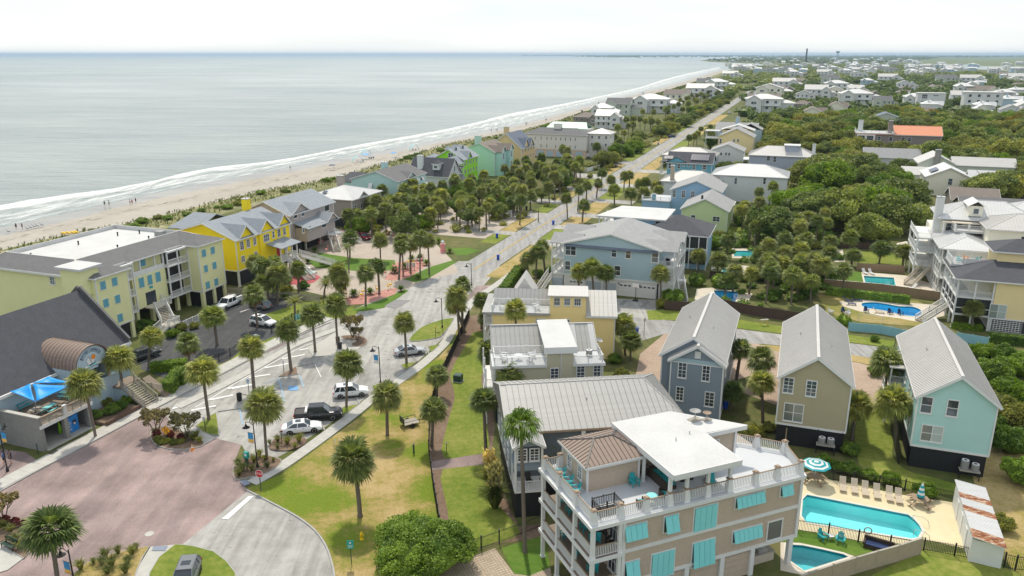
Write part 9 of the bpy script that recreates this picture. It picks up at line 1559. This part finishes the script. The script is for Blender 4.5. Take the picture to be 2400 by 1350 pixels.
g=P(*c('N',945,1235));t=thing('garden_lighthouse','small pink ornamental lighthouse in the corner bed','ornament',(g.x,g.y,0));mk('tower',MB().lathe([(.7,0),(.6,.2),(.5,1.8),(.65,1.85),(.65,2.0)],8),MT['flamingo_pink'],t);mk('lantern',MB().lathe([(.3,2.0),(.3,2.5),(.42,2.5),(.05,2.9)],8),MT['plastic'],t)
g=P(*c('L',1285,960));t=thing('fountain','white fountain in the square stone basin of the round rose bed','fountain',(g.x,g.y,0),ST);mk('basin',MB().box(-1.4,1.4,-1.0,1.0,0,.4),MT['deck_stone'],t);mk('basin_water',MB().box(-1.2,1.2,-.8,.8,.401,.42),MT['pool_shell_teal'],t);mk('column',MB().lathe([(.25,.42),(.12,.6),(.12,1.2),(.5,1.4),(.1,1.5),(.08,1.8)],12),MT['plastic'],t)
for(k_,x,y)in[('N',1570,910)]:g=P(*c(k_,x,y));t=thing('gate_pier','white gate pier at the street drive','pier',(g.x,g.y,0),ST);mk('shaft',MB().box(-.45,.45,-.3,.3,0,1.8),MT['trim'],t);mk('cap',MB().box(-.55,.55,-.4,.4,1.801,1.95),MT['trim'],t)
g=P(*c('N',1700,830));t=thing('green_figure','slim green upright banner by the street drive','banner',(g.x,g.y,0));mk('pole',MB().tube((0,0,0),(0,0,2.0),.03),MT['plastic'],t);mk('cloth',MB().lathe([(.10,.4),(.22,1.0),(.2,1.6),(.05,2.0)],8),MT['sign_green'],t)
for(px,py,ty)in[(1262,520,490),(1455,395,330),(1568,425,362),(2362,385,318)]:
 g=P(px,py);h=hgt(px,py,ty);t=thing('utility_pole','wooden utility pole %s'%{1262:'by the gravel verge',1455:'on the street opposite the long white house',1568:'by the street palms',2362:'in the oak wood at the right'}[px],'pole',(g.x,g.y,0));mk('pole',MB().tube((0,0,0),(0,0,h),.14,.10),MT['bark'],t);mk('crossarm',MB().box(-.8,.8,-.06,.06,h-.7,h-.58),MT['bark'],t)
# ================================================================ people and beach things
def person_mesh():
 me=bpy.data.meshes.new('body');J=[((0,0,.95),.13),((0,0,1.15),.125),((0,0,1.40),.145),((0,0,1.52),.055),((0,.01,1.62),.085),((0,.01,1.72),.075),((.09,0,.88),.085),((.11,.02,.48),.06),((.12,0,.08),.042),((.13,-.12,.03),.035),((-.09,0,.88),.085),((-.12,-.05,.48),.06),((-.13,.05,.08),.042),((-.13,-.07,.03),.035),((.19,0,1.40),.055),((.25,.02,1.12),.042),((.27,-.06,.87),.032),((-.19,0,1.40),.055),((-.25,.02,1.12),.042),((-.28,-.08,.88),.032)]
 E_=[(0,1),(1,2),(2,3),(3,4),(4,5),(0,6),(6,7),(7,8),(8,9),(0,10),(10,11),(11,12),(12,13),(2,14),(14,15),(15,16),(2,17),(17,18),(18,19)]
 me.from_pydata([j[0]for j in J],E_,[]);o=bpy.data.objects.new('p',me);COL.objects.link(o);o.modifiers.new('s','SKIN');o.modifiers.new('d','SUBSURF').levels=1
 for i,j in enumerate(J):me.skin_vertices[0].data[i].radius=(j[1],j[1]*.85)
 me.skin_vertices[0].data[0].use_root=True;bpy.context.view_layer.update();r=bpy.data.meshes.new_from_object(o.evaluated_get(bpy.context.evaluated_depsgraph_get()));bpy.data.objects.remove(o);r.materials.clear();r.materials.append(MT['skin']);r.polygons.foreach_set('use_smooth',[True]*len(r.polygons));return r
mat('skin',(.42,.25,.17),.6,.05);mat('cloth_dark',(.03,.03,.04),.8);mat('cloth_white',(.6,.6,.6),.8);mat('cloth_blue',(.05,.15,.4),.8);mat('cloth_red',(.45,.08,.06),.8);mat('hair',(.05,.03,.02),.7)
PB=person_mesh();SHORTS=MB().lathe([(.17,.72),(.165,.9),(.15,1.02)],12).mesh('shorts',MT['cloth_dark']);HAIR=MB().lathe([(.085,1.62),(.10,1.68),(.09,1.77),(.03,1.81)],10).mesh('hair',MT['hair'])
TOPS={k:MB().lathe([(.155,1.0),(.165,1.2),(.20,1.40),(.10,1.50)],12).mesh('shirt',MT[k])for k in('cloth_dark','cloth_white','cloth_blue','cloth_red')}
def person(g,rz,label,group=None,top='cloth_dark',z=0):
 t=thing('person',label,'person',(g.x,g.y,z),rz,group);lk('body',PB,t);lk('shorts',SHORTS,t);lk('hair',HAIR,t)
 if top:lk('shirt',TOPS[top],t)
 return t
person(P(27,1088),2.0,'person in a dark shirt walking past the block wall of the restaurant');person(P(12,1090),1.5,'person in blue walking behind the banner lamp post',None,'cloth_blue')
for i,(x,y,tp)in enumerate([(590,440,'cloth_dark'),(615,438,'cloth_white'),(733,432,None),(745,432,'cloth_red'),(765,424,'cloth_dark'),(1633,236,'cloth_dark')]):person(P(*c('Q',x,y),-.6),i,('person in dark clothes of the pair wading at the shore','person in white of the pair wading at the shore','bare-chested person in the group of three on the wet sand','person in red in the group of three on the wet sand','person in dark clothes in the group of three on the wet sand','lone person standing far along the wet sand')[i],None,tp,-.6)
for i,(k_,x,y)in enumerate([('O',128,528),('O',138,528),('O',312,492),('O',322,490),('N',1718,55),('N',1726,54),('N',1395,115),('N',1440,112),('N',1450,112),('O',1300,232),('O',1310,230),('O',1380,205)]):person(P(*c(k_,x,y),-.5),i*1.1,'small figure walking on the distant beach','distant beach walkers',('cloth_dark','cloth_white','cloth_blue')[i%3],-.5)
for i,(x,y)in enumerate([(93,572),(127,572)]):person(P(*c('Q',x,y),-.3),1+i,'person standing by the row of beach chairs','people at beach chairs','cloth_dark',-.3)
def beach_chair(g,rz,label,group,m='cloth_dark',z=-.3):
 if('bc',m)in CACHE:return dup(CACHE['bc',m],(g.x,g.y,z),rz,label,group=group)
 t=thing('beach_chair',label,'chair',(g.x,g.y,z),rz,group);mk('seat',MB().box(-.28,.28,-.3,.25,.25,.30),MT[m],t);mk('backrest',MB().obox((0,.42,.65),(.28,0,0),(0,.18,.36),(0,.02,-.01)),MT[m],t);mk('leg',MB().path([(-.28,-.28,0),(-.28,.3,.55),(-.28,.3,0)],.02).path([(.28,-.28,0),(.28,.3,.55),(.28,.3,0)],.02),MT['galv'],t);CACHE['bc',m]=t;return t
for(x,y)in[(50,588),(155,570),(175,565),(195,560),(212,556),(238,551)]:beach_chair(P(*c('Q',x,y),-.3),2.2,'dark beach chair in the row facing the sea','row of beach chairs')
def beach_umbrella(k_,x,y,m,label,r=1.3):
 g=P(*c(k_,x,y),-.2);t=thing('beach_umbrella',label,'umbrella',(g.x,g.y,-.2));mk('pole',MB().tube((0,0,0),(0,0,2.2),.03),MT['plastic'],t);mk('canopy',MB().lathe([(r,1.85),(r*.96,1.9),(r*.6,2.15),(.05,2.3)],10),MT[m],t)
beach_umbrella('Q',2215,164,'sail_blue','blue beach umbrella standing alone on the dry sand');beach_umbrella('Q',1870,236,'navy','dark navy beach umbrella on the dry sand');beach_umbrella('Q',2058,172,'sail_blue','blue beach umbrella among the arched sun shades',1.6)
def sun_shade(k_,x,y,label):
 g=P(*c(k_,x,y),-.2);t=thing('beach_shelter',label,'shelter',(g.x,g.y,-.2),.4);n_=10;mb=MB();A_=[(-2.4+4.8*i/n_,2.3*math.sin(math.pi*i/n_)**.7)for i in range(n_+1)];mb.add([(x_,y_,z_+.02)for y_ in(-.7,.7)for x_,z_ in A_],[(i,i+1,n_+2+i,n_+1+i)for i in range(n_)]);o=mk('canopy',mb,MT['aqua_paint'],t);mk('pole',MB().path([(x_,-.7,z_)for x_,z_ in A_],.03,5),MT['galv'],t)
sun_shade('Q',2010,190,'aqua arched sun shade at the left of the beach group');sun_shade('Q',2060,150,'aqua arched sun shade behind the blue umbrella');sun_shade('Q',2330,122,'aqua arched sun shade farther along the beach')
for i,(x,y)in enumerate([(2015,192),(2030,190),(2045,188),(2080,176),(2090,175),(2100,173),(2320,127),(2335,126),(2225,168)]):beach_chair(P(*c('Q',x,y),-.25),i*.4+1.5,'beach chair in the shade of the sun shelters','shelter beach chairs','cloth_blue' if i<3 else 'cloth_dark',-.25)
for i,(x,y)in enumerate([(360,608),(385,606),(410,604),(430,602)]):g=P(*c('Q',x,y));o=mk('kayak',MB().lathe([(.02,-1.5),(.22,-1.0),(.3,0),(.22,1.0),(.02,1.5)],10),MT['hydrant_yellow'],None,(g.x,g.y,.8));o.rotation_euler=(math.pi/2,0,.9);tag(o,'yellow kayak stored on the dune behind the condominium','kayak','yellow kayaks')
# ================================================================ far houses, far woods
def far_proto(i):
 wall,roofm,kind,st=[('offwhite','metal_white','hip',2),('offwhite','metal_light','gx',2),('siding_cream','metal_white','gy',2),('siding_taupe','shingle_brown','hip',1),('siding_sage','shingle_grey','gx',2),('offwhite','shingle_light','gy',2),('siding_paleblue','metal_white','hip',2),('siding_cream','shingle_brown','gx',1),('offwhite','white_flat','flat',3)][i]
 lab=('white house with white hipped metal roof in the far neighbourhood','white house with long silver gable roof in the far neighbourhood','cream house with white gable facing the camera in the far neighbourhood','low taupe house with brown hipped roof in the far neighbourhood','grey-green house with grey gable roof in the far neighbourhood','white gabled house with light shingles in the far neighbourhood','pale blue house with white hipped roof in the far neighbourhood','low cream house with brown roof in the far neighbourhood','white flat roofed modern house in the far neighbourhood')[i]
 b=Bld('far_house',lab,(0,0),0,'house','far houses');W_,D_=14,11;ze=1.2+3*st
 b.box('wall',-W_/2,W_/2,-D_/2,D_/2,0,ze,wall)
 if kind=='hip':b.hip(-W_/2,W_/2,-D_/2,D_/2,ze,ze+2.4,roofm,.6)
 elif kind=='flat':b.box('roof',-W_/2-.4,W_/2+.4,-D_/2-.4,D_/2+.4,ze,ze+.4,roofm)
 else:b.gable(-W_/2,W_/2,-D_/2,D_/2,ze,ze+2.8,roofm,'y' if kind=='gy' else 'x',.5,.5,wall=wall)
 for k in range(st):
  for u in(-5,-1.7,1.7,5):b.win('f',-D_/2,u,2.6+3*k,1.3,1.6,'fix')
  for u in(-3,2):b.win('r',W_/2,u,2.6+3*k,1.3,1.6,'fix')
 if i!=8:
  wx=3 if i%2 else-6.5;b.box('wing_wall',wx,wx+6,-D_/2-3.2,-D_/2-.01,0,ze-.4,wall);b.gable(wx,wx+6,-D_/2-3.2,0,ze-.4,ze+1.9,roofm,'y',.4,.4,wall=wall,ends=(1,0));b.win('f',-D_/2-3.2,wx+3,ze-2,2.2,1.5,'pair');b.win('f',-D_/2-3.2,wx+3,2.2,2.4,1.8,'fix')
  b.box('side_wing',W_/2+.01,W_/2+5,-2,D_/2-1,0,ze-2.2,wall);b.hip(W_/2-1,W_/2+5,-2,D_/2-1,ze-2.2,ze-.6,roofm,.5)
 if i%3==0:b.box('chimney',-4.2,-3.2,1,2,ze,ze+3.6,wall)
 if i in(0,1,5,8):b.box('porch_floor',-W_/2,W_/2,-D_/2-1.6,-D_/2,3.6,3.8,'trim');b.posts([(-W_/2+.2,-D_/2-1.5),(0,-D_/2-1.5),(W_/2-.2,-D_/2-1.5)],0,ze,.2)
 return b.e
PR=[far_proto(i)for i in range(9)];used=[0]*9;FOOT2=[]
for _k in range(len(FOOT)-1,-1,-1):
 if FOOT[_k][0].e in PR:FOOT.pop(_k)
rf_=random.Random(21)
def far_house(x,y,wpx,k,rot=None):
 g=P(x,y);s=max(.5,min(1.9,wpx*math.hypot(g.x,g.y)/FPX/14));s=s if wpx else rf_.uniform(.9,1.2);rz=ST if rot is None else rot
 if used[k]==0:o=PR[k];o.location=(g.x,g.y,0);o.rotation_euler=(0,0,rz);o.scale=(s,min(s,1.3),min(1.45,max(1.1,s)));used[k]=1
 else:dup(PR[k],(g.x,g.y,0),rz,scale=(s,min(s,1.3),min(1.45,max(1.1,s))))
 FOOT2.append((g.x,g.y,8*s))
def cr(x,y):return(1220+x/2.027,117+y/2.027)
FL=[(315,350,105,3),(415,370,100,1),(390,328,90,0),(470,312,110,4),(542,295,85,4),(618,296,215,0),(745,238,110,7),(852,228,145,1),(930,190,140,0),(870,182,60,4),(995,138,70,1),(1040,108,80,4),(1085,92,50,0),(1150,295,210,0),(1155,262,190,7),(1178,228,135,2),(1228,210,125,3),(1248,188,105,1),(1345,248,70,5),(1400,236,90,1),(1495,200,110,0),(1465,168,70,4),(1585,262,130,0),(1620,235,130,3),(1740,158,120,1),(1820,195,60,5),(1855,122,90,0),(2015,165,110,4),(2130,165,80,1),(2098,212,65,0),(2178,214,135,7),(2180,292,230,8),(2318,338,75,5),(2356,155,72,1),(2180,335,60,2),(1285,128,70,0),(1268,98,65,4),(1320,165,60,3),(1440,128,60,1),(1540,120,70,0),(1700,105,60,4),(1480,100,50,0),(1600,140,60,5),(1925,110,60,0)]
for(x,y,w_,k)in FL:far_house(*cr(x,y),w_/2.027,k)
rf_=random.Random(21)
for i in range(150):
 y=40+75*rf_.random()**1.1;x=rf_.uniform(900+(115-y)*-1.2+120,2380-(0 if y>70 else 500));X_,Y_=cr(x,y);far_house(X_,Y_,rf_.uniform(16,34)*(y/90)*.62,rf_.choice((0,0,1,1,2,4,5,6,0)),ST+rf_.choice((0,0,math.pi/2)))
for i in range(60):
 q=cr(rf_.uniform(1290,2390),rf_.uniform(105,330));g=P(*q)
 if clear(g,12)and all((g.x-a)**2+(g.y-b_)**2>700 for a,b_,_ in FOOT2):far_house(*q,0,rf_.choice((0,1,2,3,4,5,6,7)),ST+rf_.choice((0,math.pi/2)))
# woods too far to count: one canopy mass
def canopy(name,label,spots,m,seed,per=70):
 rng=np.random.default_rng(seed);tv=[]
 for s in range(5):
  nc=9;d=rng.normal(size=(nc,3));d[:,2]=np.abs(d[:,2]);d /= np.linalg.norm(d,axis=1,keepdims=True);C_=d*(.45+.25*rng.random((nc,1)))*np.array([1,1,.7]);tv.append(cloud(C_,.32+.16*rng.random(nc),per//nc+4,.20,seed+s))
  cv,cf=blob(seed+s,.72,.6,1,.1);tri=cv[cf];q=np.concatenate([tri,tri[:,2:3]*1.0],1);q[:,3]=(tri[:,0]+tri[:,2])/2;tv[-1]=np.concatenate([tv[-1],q.reshape(-1,3)])
 VV=[]
 for(x,y,r,h)in spots:
  t_=tv[rng.integers(0,5)];a=rng.random()*6.28;ca,sa=math.cos(a),math.sin(a);V=t_.copy();X_=V[:,0]*ca-V[:,1]*sa;Y_=V[:,0]*sa+V[:,1]*ca;VV.append(np.stack([X_*r+x,Y_*r+y,V[:,2]*r*.9+max(.3,h-.65*r)],1))
 V=np.concatenate(VV);o=lk(name,np_mesh(name,V,np.arange(len(V)).reshape(-1,4),MT[m]));return tag(o,label,'trees',kind='stuff')
def spots_in(poly,n_,rng,r0,r1,keep=True):
 out=[]
 for(x,y)in scatter_px(poly,n_,rng,.1,lambda p:clear(p,3)and road_clear(p,6)):
  vd=math.hypot(x,y)
  if keep and any((x+x/vd*k-a)**2+(y+y/vd*k-b_)**2<(q*.9)**2 for a,b_,q in FOOT2 for k in(0,10,20)):continue
  r=rng.uniform(r0,r1);out.append((x,y,r,r*rng.uniform(.75,1.15)))
 return out
rw=random.Random(31)
canopy('far_wood','unbroken oak wood around the far houses of the island',spots_in([(1730,305),(1710,245),(1760,205),(2050,185),(2430,185),(2430,300),(2100,292),(1830,300),(1790,335)],800,rw,5,9),'leaf_oak',500,90)
canopy('far_wood','distant oak canopy covering the island up to its point',spots_in([(1690,196),(1715,168),(1800,155),(2050,150),(2140,158),(2250,170),(2430,180),(2430,190),(2050,190),(1760,212),(1700,225)],1500,rw,5.5,9),'leaf_oak',520,60)
canopy('far_wood','scattered undergrowth filling the gaps of the oak wood',spots_in(WOOD,520,rw,1.6,3.4),'leaf_olive',540,60)
canopy('far_wood','low undergrowth of the roadside wood and beach gardens',spots_in([(800,560),(900,500),(1000,470),(1120,445),(1240,405),(1330,395),(1440,365),(1560,300),(1700,222),(1720,236),(1600,320),(1470,400),(1340,450),(1240,510),(1120,550),(1000,545)],380,rw,1.0,2.2),'leaf_olive',560,60)
canopy('far_wood','undergrowth of the back gardens between the houses',spots_in([(1640,600),(1690,500),(1830,480),(1970,560),(1960,690),(1840,730),(1690,715)],150,rw,.8,1.8),'leaf_shrub',580,60)
canopy('far_wood','blue distant tree line of the inlet point and mainland',spots_in([(1648,142.5),(1700,138),(1780,135.5),(1900,133.5),(2100,133),(2200,136),(2120,147),(1960,150),(1840,150.5),(1760,147)],1500,rw,9,15),'leaf_oak',600,40)
canopy('far_wood','mainland forest along the right horizon behind the marsh',[(rw.uniform(1200,13000),rw.uniform(11500,16000),rw.uniform(22,40),26)for i in range(500)],'leaf_oak',620,40)
mb=MB();rz_=random.Random(2)
for i in range(90):x=300+i*75;mb.box(x,x+76,23000,23400,-1,rz_.uniform(8,22))
o=mk('far_shore',mb,MT['leaf_oak']);o['kind']='structure'
g=P(1890,131.5);t=thing('lighthouse','dark far lighthouse tower above the island tree line','lighthouse',(g.x*.2,g.y*.2,0));q=g*.2;hh=44+q.y/1830*(127-116)*1.02;mk('tower',MB().box(-q.y*.0007,q.y*.0007,-q.y*.0007,q.y*.0007,0,hh),MT['trim_black'],t);mk('lantern',MB().box(-q.y*.0006,q.y*.0006,-q.y*.0006,q.y*.0006,hh+.01,hh+q.y*.0006),MT['trim_black'],t)
q=P(1963,131.5)*.2;t=thing('water_tower','far water tower on the island horizon','water tower',(q.x,q.y,0));hh=44+q.y/1830*(127-119.5);mk('shaft',MB().tube((0,0,0),(0,0,hh-q.y*.002),q.y*.0006),MT['siding_paleblue'],t);mk('tank',MB().lathe([(q.y*.0008,hh-q.y*.003),(q.y*.0024,hh-q.y*.0015),(q.y*.0024,hh-q.y*.0005),(q.y*.0004,hh)],12),MT['siding_paleblue'],t)
# ---- say which house each garden plant stands by
NEAR={'wood oaks':'','garden grove palms':'sabal palm in the gardens','garden grove oaks':'bushy evergreen oak','back garden palms':'sabal palm in the back gardens','far roadside oaks':'roadside oak','far roadside palms':'roadside sabal palm','back garden shrubs':'leafy garden shrub','dune shrubs':'low dune shrub','poolside palms':'poolside sabal palm','street verge palms':'sabal palm on the street verge'}
TONE={OAK[i].name:t_ for i,t_ in enumerate(('dark live oak','dark live oak','olive-green live oak','flat-crowned dark live oak','bright green live oak','flat-crowned olive live oak'))}
def short(s):
 for k in(' with ',' in ',' beside ',' behind ',' among ',' tucked ',' and ',' under ',' joined ',','):s=s.split(k)[0]
 return s
HB=[q for q in BLS if 'far neigh' not in q[2]]
for o in list(COL.objects):
 k=o.get('group')
 if k in NEAR:
  x,y=o.location.x,o.location.y;hb=min(HB,key=lambda q:(q[0]-x)**2+(q[1]-y)**2);base=NEAR[k]or TONE.get(KID[o.name],'live oak');o['label']=base+' near the '+short(hb[2])
# ================================================================ air
m=bpy.data.materials.new('haze');m.use_nodes=True;n=m.node_tree.nodes;l=m.node_tree.links;n.remove(n['Principled BSDF']);pv=n.new('ShaderNodeVolumePrincipled');pv.inputs['Color'].default_value=(.55,.75,.96,1);pv.inputs['Density'].default_value=5.5e-5;pv.inputs['Anisotropy'].default_value=0.0;l.new(pv.outputs[0],n['Material Output'].inputs['Volume'])
o=mk('haze',MB().box(-34000,34000,-4000,34000,-4,74),m);o['kind']='stuff';tag(o,'thin bluish sea haze over the island and water','haze',kind='stuff')
